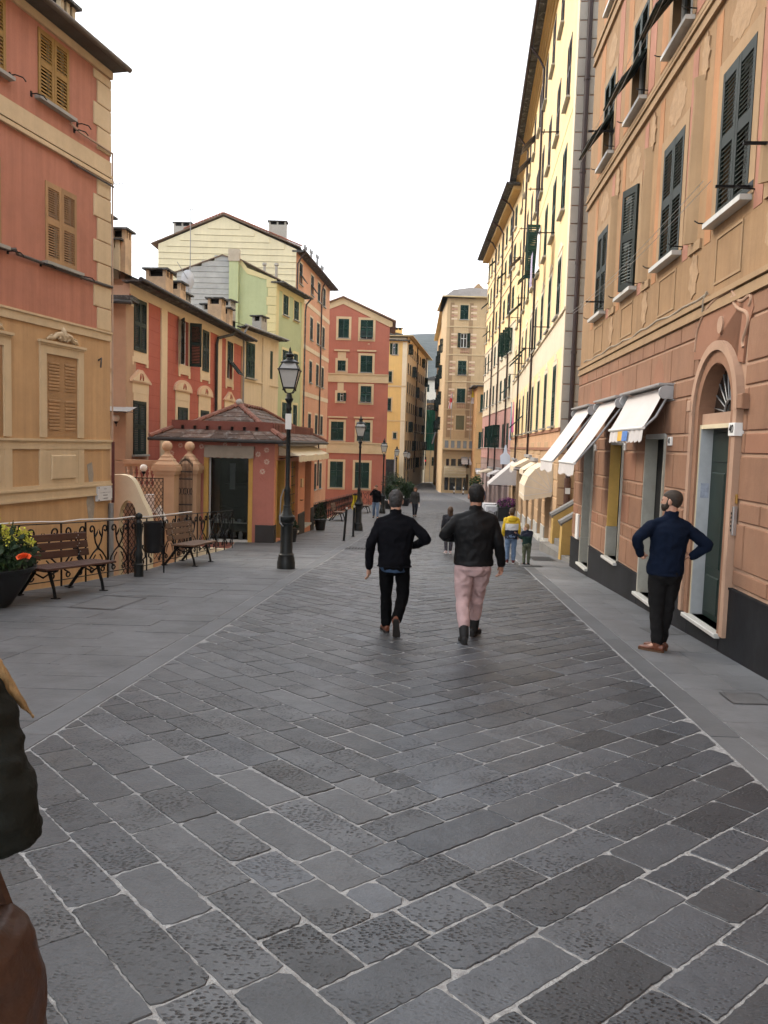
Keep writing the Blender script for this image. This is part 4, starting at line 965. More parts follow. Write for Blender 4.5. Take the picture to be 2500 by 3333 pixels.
for s, z in ((-2.62, 8.02), (-1.2, 8.02), (-3.2, 8.1), (-2.38, 4.98), (-1.08, 5.0), (-3.3, 5.0), (-1.3, 7.86)): hook(f, s, z)
window(f, -2.23, -1.24, 5.06, 6.59, TAN_SH, 13, sep=True, tilt=38); window(f, -4.45, -3.47, 5.06, 6.59, TAN_SH, 13)
window(f, -2.42, -1.47, 8.05, 9.32, OCHRE_SH, 8, sep=True, tilt=32); window(f, -4.25, -3.30, 8.05, 9.32, OCHRE_SH, 8, tilt=32)
def cablerun(f, pts, r_, m, nm='cable'): b = f.mb(); b.tube(pts, r_, 6); f.put(nm, b, m)
CAB = mat('old_cable', (.10, .085, .075), .7, .3, 6)
cablerun(f, [(-12, .05, 5.02), (-3.4, .05, 5.01), (-3.2, .09, 5.06), (-3.1, .05, 5.0), (-1.1, .05, 4.98), (0, .05, 5.0), (.05, .0, 5.0)], .03, CAB)
cablerun(f, [(-1.5, .06, 7.93), (-1.42, .08, 7.88), (-1.2, .06, 7.86), (0, .06, 7.85), (.05, .03, 7.83), (.05, .03, 7.2), (.05, .03, 1.6)], .02, mat('painted_conduit', (.42, .30, .22), .8, .2, 3))
cablerun(f, [(-1.5, .075, 7.18), (-1.3, .075, 7.16), (0.02, .075, 7.15)], .02, CAB)
cablerun(f, [(.06, .04, 1.6), (.06, .04, .22)], .035, mat('rust_red_pipe', (.10, .03, .025), .6, .3, 4), 'downpipe'); cablerun(f, [(-.05, .06, .22), (-.05, .06, -2.2)], .06, GALV, 'downpipe')
b = f.mb(); b.prism([(-.88, 1.1), (-.70, 1.15), (-.64, .9), (-.68, .5), (-.60, .2), (-.66, -.15), (-.82, -.1), (-.9, .3), (-.8, .7)], .0, .004); f.put('cement_patch', b, mat('grey_cement_patch', (.33, .29, .24), .9, .3, 4))
# marble street plaque
f.block('street_plaque', -.575, -.025, .29, .61, 0, .075, .004, mat('plaque_marble', (.62, .62, .62), .5, .08, 3))
PL = [mat('plaque_letters', (.16, .16, .17), .8, .1, 3), mat('plaque_faint', (.38, .38, .40), .8, .1, 3)]
for zc, w_, m_, hh in ((.555, .10, 0, .016), (.475, .36, 1, .026), (.415, .17, 0, .022), (.345, .19, 0, .022)):     # four short worn lines, not legible
    q_ = random.Random(int(zc*1000)); x = -.3-w_/2; b = f.mb()
    while x < -.3+w_/2:
        d_ = q_.uniform(.006, .013)
        if q_.random() < .85: b.box(x, x+d_, .074, .0775, zc-hh*q_.uniform(.35, .5), zc+hh*q_.uniform(.3, .5))
        x += d_+.006
    f.put('worn_lettering', b, PL[m_])
for s in (-.55, -.05):
    for z in (.315, .585): f.block('plaque_stud', s-.012, s+.012, z-.012, z+.012, .07, .088, .004, IRON)
cablerun(f, [(-.46, .0, 3.35), (-.46, .08, 3.4), (-.5, .1, 3.3), (-.47, .07, 3.2)], .02, CAB, 'cable_end')
# ---------------------------------------------------------------- curved cream gateway behind the railing
CREAMG = mat('cream_gateway_plaster', (.60, .52, .37), .85, .08, 1.5, bump=.002)
t = thing('arched_gateway', 'cream curved-top gateway with a latticed arch, against the corner house', 'gateway', (-6.1, 19, -3.5))
L_ = lambda q: [(x+6.1, z+3.5) for x, z in q]
outer = [(-6.6, -3.5), (-6.6, .80), (-6.48, .81), (-6.3, .82), (-6.14, .80), (-6.06, .755), (-6.0, .70), (-5.95, .63)]
outer += [(-5.89, .50), (-5.82, .34), (-5.75, .18), (-5.69, .07), (-5.64, -.04), (-5.60, -.13), (-5.58, -.3), (-5.58, -3.5), (-5.9, -3.5), (-5.9, -.35)]
outer += [(-6.11+.21*math.cos(a), -.25+.46*math.sin(a)) for a in [math.pi*i/10 for i in range(11)]]+[(-6.32, -3.5)]
b = MB(); b.prism(L_(outer), -.02, .28); b.obj('wall', CREAMG, t)
def lattice(root, x0, x1, z0, z1, y, step, m, nm='lattice_bar', arch=None):
    k = -int((z1-z0)/step)-2
    while k*step*.6 < (x1-x0)+(z1-z0):
        for sg in (1, -1):
            b = MB(); P = []
            for i in range(41):
                z = z0+(z1-z0)*i/40; x = x0+k*step*.6+(z-z0)*.6 if sg > 0 else x1-k*step*.6-(z-z0)*.6
                ok = x0 <= x <= x1 and (arch is None or z < arch[1]+math.sqrt(max(0, 1-((x-arch[0])/arch[2])**2))*arch[3])
                if ok: P.append((x, y, z))
            if len(P) > 2: b.tube([P[0], P[-1]], .009, 5); b.obj(nm, m, root)
        k += 1
lattice(t, -.22, .2, .6, 3.71, .12, .16, mat('rusty_lattice', (.06, .04, .028), .7, .3, 6), arch=(-.01, 3.25, .21, .46))
# ---------------------------------------------------------------- narrow cream house seen in the gap
CRM = mat('cream_house_plaster', (.58, .46, .30), .9, .1, 1.2, bump=.002, streak=.06)
BRNP = mat('brown_pilaster_plaster', (.42, .27, .17), .9, .12, 1.2, streak=.06)
r = thing('gap_house', 'narrow cream and brown house with a glass canopy in the gap behind the corner house', 'house', (-8.5, 24.3, -5))
f = Frame(r, (-9.6, 24.3), 90, -1)
f.wall(0, 1.72, -6, 5.75, [], CRM); f.block('pilaster', 1.32, 1.72, 1.0, 5.7, -.01, .05, .01, BRNP); f.block('pilaster_base', 1.3, 1.74, -6, .98, -.01, .08, .01, BRNP)
band(f, 0, 1.3, 3.75, 3.85, CRM, .05); band(f, 0, 1.3, 3.05, 3.15, CRM, .05)
b = f.mb(); b.box(0, 1.72, -5, -.02, -6, 5.7); b.box(.5, 1.7, -3, -.5, 5.7, 6.5); f.put('core_walls', b, BRNP)
b = f.mb(); b.box(-.2, 1.95, -.5, .35, 5.75, 5.82); b.tube([(-.2, .38, 5.74), (2.0, .38, 5.66)], .06, 8); f.put('eave', b, SLATE)
for k in range(4): f.block('roof_slate', 1.15+.2*k, 1.36+.2*k, 5.83+.0*k, 5.9, -.3, .2, .01, SLATE)
chimney(r, -8.55, 25.2, 5.7, 7.75, .42, .4, CRM)
b = f.mb(); b.face([(.9, 0, 2.62), (2.05, 0, 2.62), (2.05, .75, 2.46), (.9, .75, 2.46)]); f.put('canopy_glass', b, mat('grey_canopy_sheet', (.36, .38, .38), .3, .2, 8, spec=.5))
for k in range(5): b = f.mb(); b.box(.92+k*.27, .95+k*.27, 0, .75, 2.44, 2.46); f.put('canopy_rib', b, IRON)
GLOBE = mat('white_globe_glass', (.72, .68, .60), .3, .05, 3)
def globe(x, y, z, label):
    t = thing('globe_lamp', label, 'lamp', (x, y, z-.25)); b = MB(); b.lathe([(.001, -.1), (.06, -.09), (.1, -.03), (.1, .04), (.06, .09), (.001, .1)], 14, (0, 0, .27)); b.obj('globe', GLOBE, t, smooth=60)
    b = MB(); b.lathe([(.02, .1), (.06, .15), (.05, .18)], 10); b.tube([(0, 0, .12), (0, .02, .04), (-.05, .16, .04)], .014, 6); b.obj('bracket', IRON, t)
globe(-8.07, 23.95, 2.24, 'round white globe lamp on the narrow cream house'); globe(-6.62, 21.9, .86, 'round glass globe lamp beside the ball-topped gate pier')
# ================================================================ red house with green shutters
RED2 = mat('crimson_plaster', (.40, .115, .08), .9, .13, 1, bump=.003, bscale=20, streak=.1)
RED2J = mat('crimson_joint', (.30, .06, .04), .9, .1, 2)
IV = mat('ivory_trim', (.66, .52, .345), .9, .08, 1.4, bump=.002)
PEACH = mat('peach_stucco', (.62, .42, .29), .9, .1, 2, bump=.003)
r = thing('red_house', 'crimson house with ivory pediments, green shutters and a row of chimneys', 'house', (-7.9, 25, -5))
f = Frame(r, (-7.9, 25), 4.8, -1); E_ = 13.0
WU = [(0, 1.0), (4.28, 5.16), (6.78, 7.6), (10.28, 11.1)]; PC = [.48, 4.55, 7.17, 10.7]
holes = [(a, c, 4.4, 6.0) for a, c in WU]+[(c-.52, c+.52, 1.17, 2.85) for c in PC]
f.wall(-.3, E_, -6, 6.35, holes, RED2)
b = f.mb(); b.box(-.29, E_-.01, -6, -.2, -6, 6.3); b.face([(-.3, 0, -6), (-.3, -.2, -6), (-.3, -.2, 6.35), (-.3, 0, 6.35)]); f.put('core_walls', b, PEACH)
for z in [1.0+.42*i for i in range(13)]: band(f, -.3, E_, z, z+.012, RED2J, .003, 'painted_joint')
f.box('frieze', -.3, E_, -.01, .03, 6.05, 6.36, IV)
for a, c in ((-.32, -.02), (2.3, 2.86), (8.86, 9.36), (12.6, 13.0)):
    if a > 0: f.block('pilaster', a, c, -6, 6.05, -.01, .05, .012, IV if a < 12 else BRNP)
for i, (a, c) in enumerate(WU):
    surround(f, a, c, 4.4, 6.0, .2, IV, .02); f.box('apron', a-.2, c+.2, -.01, .03, 4.05, 4.2, IV); f.box('apron_foot', a-.2, a-.02, -.01, .028, 3.95, 4.05, IV); f.box('apron_foot', c+.02, c+.2, -.01, .028, 3.95, 4.05, IV)
    window(f, a, c, 4.4, 6.0, GREEN2, 12, o=.025, opn=(R(115), R(150)) if i == 1 else (0, 0), flap=R(40) if i == 3 else 0, sill=False)
for i, c in enumerate(PC):
    surround(f, c-.52, c+.52, 1.17, 2.85, .24, IV, .02); f.box('lintel_panel', c-.76, c+.76, -.01, .028, 3.09, 3.42, IV)
    b = f.mb()
    if i in (0, 3): poly = [(c-.9, 3.42), (c+.9, 3.42), (c+.9, 3.47), (c+.15, 3.83), (c-.15, 3.83), (c-.9, 3.47)]
    else: poly = [(c-.95, 3.42), (c+.95, 3.42)]+[(c+.95*math.cos(t_), 3.46+.38*math.sin(t_)) for t_ in [math.pi*j/12 for j in range(13)]]
    b.prism(poly, 0, .07); f.put('pediment', b, PEACH)
    b = f.mb(); b.prism([(c+(x-c)*.72, 3.46+(z-3.42)*.68) for x, z in poly], .07, .085); f.put('pediment_field', b, IV)
    for sx in (-.1, .1): b = f.mb(); b.tube([(c+sx*.6, .09, 3.72), (c+sx, .1, 3.6), (c+sx*1.3, .09, 3.5)], [.012, .035, .02], 6); f.put('stucco_drop', b, RED2)
    window(f, c-.52, c+.52, 1.17, 2.85, GREEN2, 12, o=.025, sill=(i == 0))
b = f.mb(); b.face([(-.6, .42, 6.42), (E_+.35, .42, 6.42), (E_+.35, -3, 7.8), (-.6, -3, 7.8)]); b.box(-.6, E_+.35, -.1, .42, 6.36, 6.40); f.put('roof', b, SLATE)
b = f.mb(); b.tube([(-.6, .48, 6.43), (E_+.5, .48, 6.43)], .07, 8); f.put('gutter', b, mat('dark_gutter', (.03, .027, .025), .6, .2, 3))
b = f.mb(); b.tube([(9.85, .45, 6.38), (9.7, .4, 6.2), (8.6, .1, 5.9), (8.45, .09, 5.6), (8.45, .09, 1.2)], .06, 8); f.put('downpipe', b, MATS['dark_gutter'])
CHM = mat('peach_chimney', (.50, .35, .22), .9, .25, 1.4, bump=.004, stain=((.12, .10, .09), .5, 1.2)); CHG = mat('grey_chimney', (.36, .34, .30), .9, .25, 1.4, bump=.004, stain=((.10, .10, .09), .5, 1.4))
for s, o_, z0, z1, w_, d_, m_ in ((.35, -.55, 6.4, 8.1, .5, .5, CHM), (-.5, -.7, 6.4, 8.3, .4, .4, CHG), (3.0, -.3, 6.4, 7.45, .72, .7, CHM), (4.6, -.3, 6.4, 7.35, .6, .55, CHM), (5.9, -.9, 6.6, 7.3, .6, .5, CHG), (7.6, -1.1, 6.6, 7.5, .7, .5, CHG), (10.0, -.4, 6.4, 7.75, .65, .6, CHM), (11.2, -.35, 6.4, 7.55, .5, .5, CHM)):
    p = f.w(s, o_, 0); chimney(r, p.x, p.y, z0, z1, w_, d_, m_, rz=f.rz)
# ================================================================ cream house, green house, clapboard gable house
r = thing('small_cream_house', 'plain cream house with two green shutters between the red and the green house', 'house', (-6.81, 37.95, -5))
f = Frame(r, (-6.81, 37.95), 14, -1)
CR3 = mat('plain_cream_plaster', (.60, .49, .335), .9, .1, .8, bump=.003, streak=.12)
holes = [(.29, 1.32, 4.7, 6.36), (3.2, 3.58, 4.88, 6.28), (.0, .95, 1.6, 3.3)]
f.wall(-.3, 4.4, -6, 6.95, holes, CR3); b = f.mb(); b.box(-.29, 4.39, -5, -.2, -6, 6.9); f.put('core_walls', b, CR3)
f.block('pilaster', 2.2, 3.1, -6, 6.8, -.01, .08, .01, CR3); band(f, -.3, 4.4, 4.52, 4.6, CR3, .05)
window(f, .29, 1.32, 4.7, 6.36, GREEN, 11); window(f, 3.2, 3.58, 4.88, 6.28, GREEN, 10, sill=False); window(f, 0, .95, 1.6, 3.3, GREEN, 10)
b = f.mb(); b.face([(-.6, .35, 6.98), (4.75, .35, 6.98), (4.75, -4, 8.4), (-.6, -4, 8.4)]); b.box(-.6, 4.75, -.1, .35, 6.92, 6.97); f.put('roof', b, SLATE); b = f.mb(); b.tube([(-.7, .4, 7.0), (4.8, .4, 7.0)], .05, 8); b.tube([(-.45, .42, 7.0), (-.5, .3, 6.7), (-.2, .1, 6.4), (-.2, .1, 3)], .05, 8); f.put('gutter', b, GALV)
for s, o_, z0, z1, w_ in ((.4, -1.0, 6.9, 8.3, .6), (2.9, -.45, 6.9, 7.95, .72), (-.4, -1.6, 7, 8.0, .4)): p = f.w(s, o_, 0); chimney(r, p.x, p.y, z0, z1, w_, .5, CHG, rz=f.rz)
LIME = mat('pale_green_plaster', (.40, .44, .25), .9, .09, .9, bump=.002, streak=.06)
LYEL = mat('pale_yellow_trim', (.60, .52, .28), .9, .08, 1.2)
EDGE = mat('brown_roof_edge', (.17, .12, .09), .9, .2, 3)
CLAPG = mat('grey_clapboard_slate', (.36, .36, .345), .8, .22, 1.2, bump=.004, stain=((.24, .26, .30), .5, .8))
CLAPC = mat('cream_clapboard', (.62, .55, .38), .85, .1, .8, bump=.002, streak=.06)
r = thing('green_house', 'pale green house with grey clapboard gable and tall green flue', 'house', (-6.5, 47.4, -5))
f = Frame(r, (-6.3, 48), 13, -1)
HG = [(-.05, .82, 9.2, 10.36), (1.83, 2.7, 9.2, 10.36), (-.03, .95, 5.7, 7.15), (1.95, 2.7, 5.7, 7.15), (.05, .9, 2.5, 4.05), (2.0, 2.75, 2.5, 4.0)]
f.wall(-1.15, 3.7, -6, 10.75, HG, LIME); b = f.mb(); b.box(-1.1, 3.69, -6.5, -.2, -6, 10.7); f.put('core_walls', b, LIME)
for a, c, z0, z1 in HG: window(f, a, c, z0, z1, GREEN, 9); surround(f, a, c, z0, z1, .15, LYEL, .02)
f.box('corner_strip', -1.15, -.75, -.01, .02, -6, 10.5, LYEL); f.box('frieze', -1.15, 3.7, -.01, .03, 10.45, 10.76, LYEL); f.box('corner_strip', 3.3, 3.7, -.01, .02, -6, 10.45, LYEL)
b = f.mb(); b.box(-1.3, 4.0, -.3, .4, 10.78, 10.86); b.tube([(-1.3, .44, 10.82), (4.1, .44, 10.82)], .06, 8); b.tube([(3.9, .44, 10.8), (3.75, .15, 10.4), (3.75, .1, 9.9), (3.75, .1, 0)], .05, 8); f.put('eave', b, SLATE)
c0 = f.w(-1.15, 0, 0); g = Frame(r, (-12.3, c0.y), 90, -1); W_ = c0.x+12.3       # gable end facing the viewer
def gable(g, pts, m, name='gable_wall'): b = g.mb(); b.prism(pts, -.2, 0); g.put(name, b, m)
gable(g, [(0, -6), (W_, -6), (W_, 10.75), (W_-1.7, 11.4), (3.35, 12.0), (2.6, 12.15), (.5, 11.25), (0, 11.1)], LIME)
zt = lambda s: min(11.12+.43*s, 12.15) if s < 2.6 else 12.1
z = 7.2
while z < 12.1:
    lo = 0.0 if z < 11 else (z-11.0)/.43; b = g.mb()
    if lo < 3.0: b.box(lo, 3.05, .0, .05, z, z+.30); b.box(lo, 3.05, .05, .07, z, z+.03); g.put('clapboard', b, CLAPG)
    z += .315
g.box('flue', 3.05, 3.58, 0, .3, 5, 11.9, LIME); g.box('flue_head', 3.0, 3.63, -.05, .35, 11.88, 12.55, mat('flue_head_render', (.42, .36, .28), .9, .2, 2))
g.box('gable_panel', 3.62, W_-.55, 0, .02, 6, 10.9, LIME)
zq = 5.0
while zq < 10.6: g.block('quoin', W_-.58 if int(zq*2) % 2 else W_-.5, W_+.0, zq+.01, zq+.49, 0, .04, .012, LYEL); zq += .5
b = g.mb(); b.prism([(W_, 10.8), (W_, 10.95), (W_-1.7, 11.58), (3.6, 12.15), (3.6, 11.8), (W_-1.7, 11.25)], -.02, .03); g.put('verge_band', b, LYEL)
b = g.mb(); b.prism([(-.3, 11.09), (-.3, 11.15), (2.6, 12.28), (3.1, 12.14), (3.1, 12.08), (2.6, 12.22)], -3, .12); b.prism([(3.5, 12.08), (3.5, 12.14), (W_+.25, 10.96), (W_+.25, 10.9)], -3, .12); g.put('roof', b, EDGE)
for s in (W_-.9, W_-.2):
    b = g.mb(); b.lathe([(.22, 0), (.2, .25), (.08, .45), (.07, 1.1), (.13, 1.12), (.13, 1.25), (.05, 1.26)], 10, (g.sg*s, -1.2, 10.6)) if False else b.tube([(s, -1.2, 10.6), (s, -1.2, 11.0), (s, -1.2, 11.15), (s, -1.2, 12.0), (s, -1.2, 12.02), (s, -1.2, 12.15)], [.24, .2, .09, .08, .14, .12], 10); g.put('chimney_pot', b, CHG)
PK5 = mat('orange_pink_plaster', (.54, .265, .145), .9, .13, .6, bump=.002, streak=.12, stain=((.60, .40, .22), .5, .5))
r = thing('clapboard_gable_house', 'tall orange-pink house whose cream clapboard gable rises over the green house', 'house', (-7.0, 60, -5))
f = Frame(r, (-6.6, 62), 6, -1); C5 = [-1.2, 3.15, 6.0, 8.4]
H5 = [(c-.55, c+.55, a, d) for c in C5 for a, d in ((13.42, 14.95), (9.9, 11.65), (6.5, 8.2), (2.4, 4.0), (-2.3, -.1))]
f.wall(-2.8, 11.2, -7, 15.4, H5, PK5); b = f.mb(); b.box(-2.79, 11.19, -9, -.2, -7, 15.3); b.face([(11.2, 0, -7), (11.2, -.2, -7), (11.2, -.2, 15.4), (11.2, 0, 15.4)]); f.put('core_walls', b, PK5)
for k, (a, c, z0, z1) in enumerate(H5): window(f, a, c, z0, z1, GREEN2, 8, flap=R(35) if k in (0, 5) else 0); surround(f, a, c, z0, z1, .14, CR1, .02)
for z in (5.3, 8.9, 12.3, 1.2): band(f, -2.8, 11.2, z, z+.35, CR1, .03)
b = f.mb(); b.box(-2.9, 11.8, -.3, .55, 15.4, 15.52); f.put('eave', b, SLATE); b = f.mb(); b.tube([(-3.1, .6, 15.5), (11.9, .6, 15.5)], .08, 8); b.tube([(6.9, .6, 15.45), (6.9, .2, 14.9), (6.9, .1, 14.4), (6.9, .1, -2)], .06, 8); b.tube([(-2.7, .6, 15.45), (-2.75, .1, 14.6), (-2.75, .1, 2)], .06, 8); f.put('gutter', b, PIPE)
p0 = f.w(-2.8, 0, 0); g = Frame(r, (-16.9, p0.y), 90, -1); W_ = p0.x+16.9
gable(g, [(0, -6), (W_, -6), (W_, 15.6), (4.7, 17.75), (0, 15.7)], CLAPC)
z = 8.5
while z < 17.6:
    lo = max(0, (z+.42-15.7)/(17.75-15.7)*4.7); hi = min(W_, W_-(z+.42-15.6)/(17.75-15.6)*(W_-4.7)); b = g.mb()
    if hi-lo > .3: b.box(lo, hi, .0, .05, z, z+.42); b.box(lo, hi, .05, .085, z, z+.045); g.put('clapboard', b, CLAPC)
    z += .44
b = g.mb(); b.prism([(-.5, 15.64), (-.5, 15.72), (4.7, 17.95), (W_+.3, 15.78), (W_+.3, 15.70), (4.7, 17.86)], -14, .16); g.put('roof', b, EDGE)
for k in range(26):
    u = k/26; u1 = (k+.92)/26
    for a, c in (((-.6, 15.74), (4.7, 18.0)), ((W_+.4, 15.82), (4.7, 18.0))):
        b = g.mb(); P = lambda q, o_: (a[0]+(c[0]-a[0])*q, o_, a[1]+(c[1]-a[1])*q)
        if a[0] < 0 and k < 12: continue
        b.tube([P(u, .15), P(u1, .15)], [.055, .065], 6); g.put('verge_tile', b, TILE)
for s, z1, m_ in ((1.55, 17.45, CHG), (8.5, 17.75, CHG)):
    p = g.w(s, -1.0, 0); chimney(r, p.x, p.y, 15.5, z1, 1.25, .7, m_)
for s, h in ((2.2, 1.5), (4.4, 1.7), (7.0, 1.9), (9.3, 1.5)):     # pot chimneys along the eave
    b = f.mb(); b.tube([(s, -.4, 15.4), (s, -.4, 15.4+h*.6), (s, -.4, 15.4+h)], .09, 8); b.tube([(s-.28, -.4, 15.4+h), (s+.28, -.4, 15.4+h)], .09, 8); b.tube([(s-.28, -.4, 15.3+h), (s-.28, -.4, 15.55+h)], .1, 8); b.tube([(s+.28, -.4, 15.3+h), (s+.28, -.4, 15.55+h)], .1, 8); f.put('chimney_cowl', b, GALV)
# aerials and dish
def aerial(x, y, z0, z1, label, n=4, sz=.35):
    t = thing('tv_aerial', label, 'aerial', (x, y, z0)); b = MB(); b.tube([(0, 0, 0), (0, 0, z1-z0)], .022, 6); b.obj('mast', GALV, t)
    b = MB(); b.tube([(-sz, 0, z1-z0-.1), (sz, 0, z1-z0-.05)], .012, 5)
    for k in range(n): x_ = -sz+2*sz*k/(n-1); b.tube([(x_, -.2, z1-z0-.07), (x_, .2, z1-z0-.07)], .008, 5); b.tube([(x_*.6, 0, z1-z0-.2), (x_*.9, 0, z1-z0+.1)], .01, 5)
    b.obj('elements', GALV, t)
aerial(-9.85, 40, 7.6, 12.9, 'tall thin aerial mast with a spiky head above the red house'); aerial(-8.9, 25.6, 7.0, 9.6, 'small spidery aerial behind the first red-house chimney', 5, .5); aerial(9.4, 80, 17, 22.2, 'aerial on the roof before the striped house', 3, .3)
t = thing('satellite_dish', 'grey satellite dish on the red house roof', 'satellite dish', (-9.45, 38, 8.2)); b = MB(); n = 18
for j in range(3):
    for i in range(n):
        a0, a1 = 2*math.pi*i/n, 2*math.pi*(i+1)/n; P = lambda k, a: (.44*k/3*math.cos(a)*.7, -.12*(1-(k/3)**2)+.1, .9+.5*k/3*math.sin(a)*.95)
        b.face([P(j, a0), P(j+1, a0), P(j+1, a1), P(j, a1)])
b.obj('reflector', mat('dish_grey', (.42, .43, .45), .5, .1, 2), t, rot=(0, 0, R(25))); b = MB(); b.tube([(0, 0, .9), (-.25, -.35, 1.35), (-.4, -.45, 1.6)], .015, 5); b.tube([(0, .1, .0), (0, .12, .9)], .03, 6); b.obj('feed_arm', GALV, t)
# ================================================================ HOUSES AT THE END OF THE STREET
RED6 = mat('brick_red_plaster', (.38, .135, .09), .9, .1, .7, bump=.003, streak=.06)
SAND = mat('sandstone_trim', (.56, .43, .26), .9, .1, 1.2)
r = thing('red_gable_house', 'brick red house with sandstone bands and a gable facing up the street', 'house', (-3, 80, -5))
f = Frame(r, (-6.6, 80), 90, -1); X0 = 6.6
HW = [(-5.03, -3.98, 12.07, 13.91), (-2.85, -1.6, 12.02, 13.87), (-2.76, -1.58, 8.76, 10.41), (-5.02, -4.22, 8.85, 9.86), (-2.68, -1.6, 5.81, 7.42), (-4.98, -4.37, 5.89, 6.69), (-5.53, -4.27, 1.99, 3.83), (-2.93, -1.61, 2.0, 3.85), (-5.53, -4.23, -2.7, -.13), (-3.03, -1.6, -2.7, -.15)]
H = [(a+X0, c+X0, z0, z1) for a, c, z0, z1 in HW]
f.wall(0, X0+.04, -7, 13.4, [(a, c, z0, min(z1, 13.4)) if z1 < 13.4 or True else 0 for a, c, z0, z1 in H], RED6); f.wall(0, 5.2, 13.4, 13.95, [(a, c, 13.4, z1) for a, c, z0, z1 in H if z1 > 13.4], RED6)
b = f.mb(); b.prism([(0, 13.95), (5.2, 13.95), (5.2, 13.4), (X0+.04, 13.4), (2.0, 15.9), (0, 15.1)], -.15, 0); f.put('gable_wall', b, RED6)
b = f.mb(); b.box(0, X0+.03, -9, -.2, -7, 13.35); b.face([(X0+.04, 0, -7), (X0+.04, -.2, -7), (X0+.04, -.2, 13.4), (X0+.04, 0, 13.4)]); f.put('core_walls', b, RED6)
b = f.mb(); b.prism([(0, 14.55), (0, 15.15), (2.0, 15.95), (X0+.3, 13.75), (X0+.3, 13.3), (X0+.04, 13.25), (2.0, 15.35)], 0, .08); f.put('gable_band', b, SAND)
b = f.mb(); b.prism([(-.2, 15.1), (-.2, 15.22), (2.0, 16.1), (X0+.65, 13.85), (X0+.65, 13.72), (2.0, 15.96)], -9, .35); f.put('roof', b, mat('tile_roof_dark', (.2, .12, .08), .9, .2, 2))
band(f, 0, X0+.06, 7.75, 8.58, SAND, prof=[(7.75, 7.85, .1), (7.85, 8.5, .04), (8.5, 8.6, .12)]); band(f, 0, X0+.06, .72, 1.8, SAND, prof=[(.72, .82, .1), (.82, 1.7, .04), (1.7, 1.82, .12)])
for k, (a, c, z0, z1) in enumerate(H):
    fl = R(30) if k in (1, 4) else 0
    window(f, a, c, z0, z1, GREEN, 9, flap=fl, opn=(R(160), 0) if k == 5 else (0, 0)); surround(f, a, c, z0, z1, .22, SAND, .05)
    if k in (2, 3, 6, 7): f.box('window_hood', a-.35, c+.35, 0, .16, z1+(.9 if k == 3 else .38), z1+(1.05 if k == 3 else .52), SAND)
    if k in (3, 5): f.box('blind_panel', a, c, 0, .03, z1+.2, z1+.85 if k == 3 else z1+1.0, SAND)
for s in (1.6, 3.3, 5.0):
    for z in (7.9, .9): f.box('bracket_block', s-.15, s+.15, .03, .1, z, z+.4, SAND)
f.box('red_circle_mark', X0-2.1, X0-1.9, .0, .012, 11.5, 11.6, SAND)
YE7 = mat('orange_yellow_plaster', (.72, .48, .18), .9, .1, .6, bump=.002, streak=.08); CR7 = mat('greyed_cream_plaster', (.76, .66, .48), .9, .1, .6, streak=.08)
r = thing('yellow_corner_house', 'yellow corner house whose long cream side wall of many windows runs down the street', 'house', (2.2, 100, -5))
f = Frame(r, (-1.5, 99.5), 90, -1)
HF = [(1.96, 2.6, 12.75, 14.1), (1.2, 1.98, 9.4, 10.7), (1.2, 1.98, 5.9, 7.4), (2.35, 2.75, 2.5, 3.2)]
f.wall(0, 3.75, -7, 14.4, HF, YE7); b = f.mb(); b.box(0, 3.7, -4, -.2, -7, 14.3); f.put('core_walls', b, YE7)
for k, q in enumerate(HF): window(f, *q, GREEN, 7, opn=(0, R(170)) if k == 0 else (0, 0)); surround(f, *q, .16, SAND, .03)
f.box('corner_pilaster', 3.2, 3.76, -.01, .04, -7, 14.3, CR7); band(f, 0, 3.76, 8.8, 9.0, SAND, .06); band(f, 0, 3.76, 4.6, 4.7, SAND, .05)
b = f.mb(); b.box(-.3, 4.1, -5, .5, 14.4, 14.55); f.put('roof', b, SLATE); b = f.mb(); b.prism([(-1, 14.5), (3.6, 14.5), (3.2, 15.4), (0, 16.0), (-1, 16)], -4, -1); f.put('upper_roof', b, SLATE); p = f.w(2.6, -1.5, 0); chimney(r, p.x, p.y, 14.5, 16.2, 1.0, .6, YE7)
g = Frame(r, (2.27, 99.5), 8.3, -1); CS = [1.6+2.35*k for k in range(11)]; RW = [(13.0, 14.2), (10.6, 11.9), (8.2, 9.6), (5.8, 7.1), (3.4, 4.7), (1.0, 2.3), (-1.4, 0)]
H = [(c-.45, c+.45, a, d) for c in CS for a, d in RW]
g.wall(0, 27, -7, 15.0, H, CR7); b = g.mb(); b.box(.4, 26.9, -4, -.2, -7, 14.9); g.put('core_walls', b, CR7)
for j, c in enumerate(CS):
    for i, (a, d) in enumerate(RW): window(g, c-.45, c+.45, a, d, GREEN2, 5, opn=(R(90), R(90)) if (i+j*3) % 7 == 0 else (0, 0), sill=(j < 6))
b = g.mb(); b.box(-.3, 27.5, -4, .7, 15.0, 15.1); g.put('eave', b, mat('ochre_soffit', (.52, .40, .22), .9, .15, 1)); b = g.mb(); b.tube([(11, .1, 15), (11, .1, -2)], .08, 6); b.tube([(24, .1, 15), (24, .1, -2)], .08, 6); g.put('downpipe', b, PIPE)
# dark stone flight beside the red house
DKS = mat('dark_stone', (.035, .033, .032), .8, .3, 2, bump=.01, bscale=6)
t = thing('dark_stone_stairs', 'dark stone stair flight between the red and the yellow house', 'stairs', (.5, 95, -3.6))
for k in range(14): b = MB(); b.box(-.65, .55, .15*k, .15*k+2, 0, .25*(k+1)); b.obj('step', DKS, t)
b = MB(); b.prism([(.55, 0), (.72, 0), (.72, 4.6), (.55, 4.3)], -.2, 2); b.obj('side_wall', mat('grey_render', (.30, .30, .30), .9, .2, 1), t)
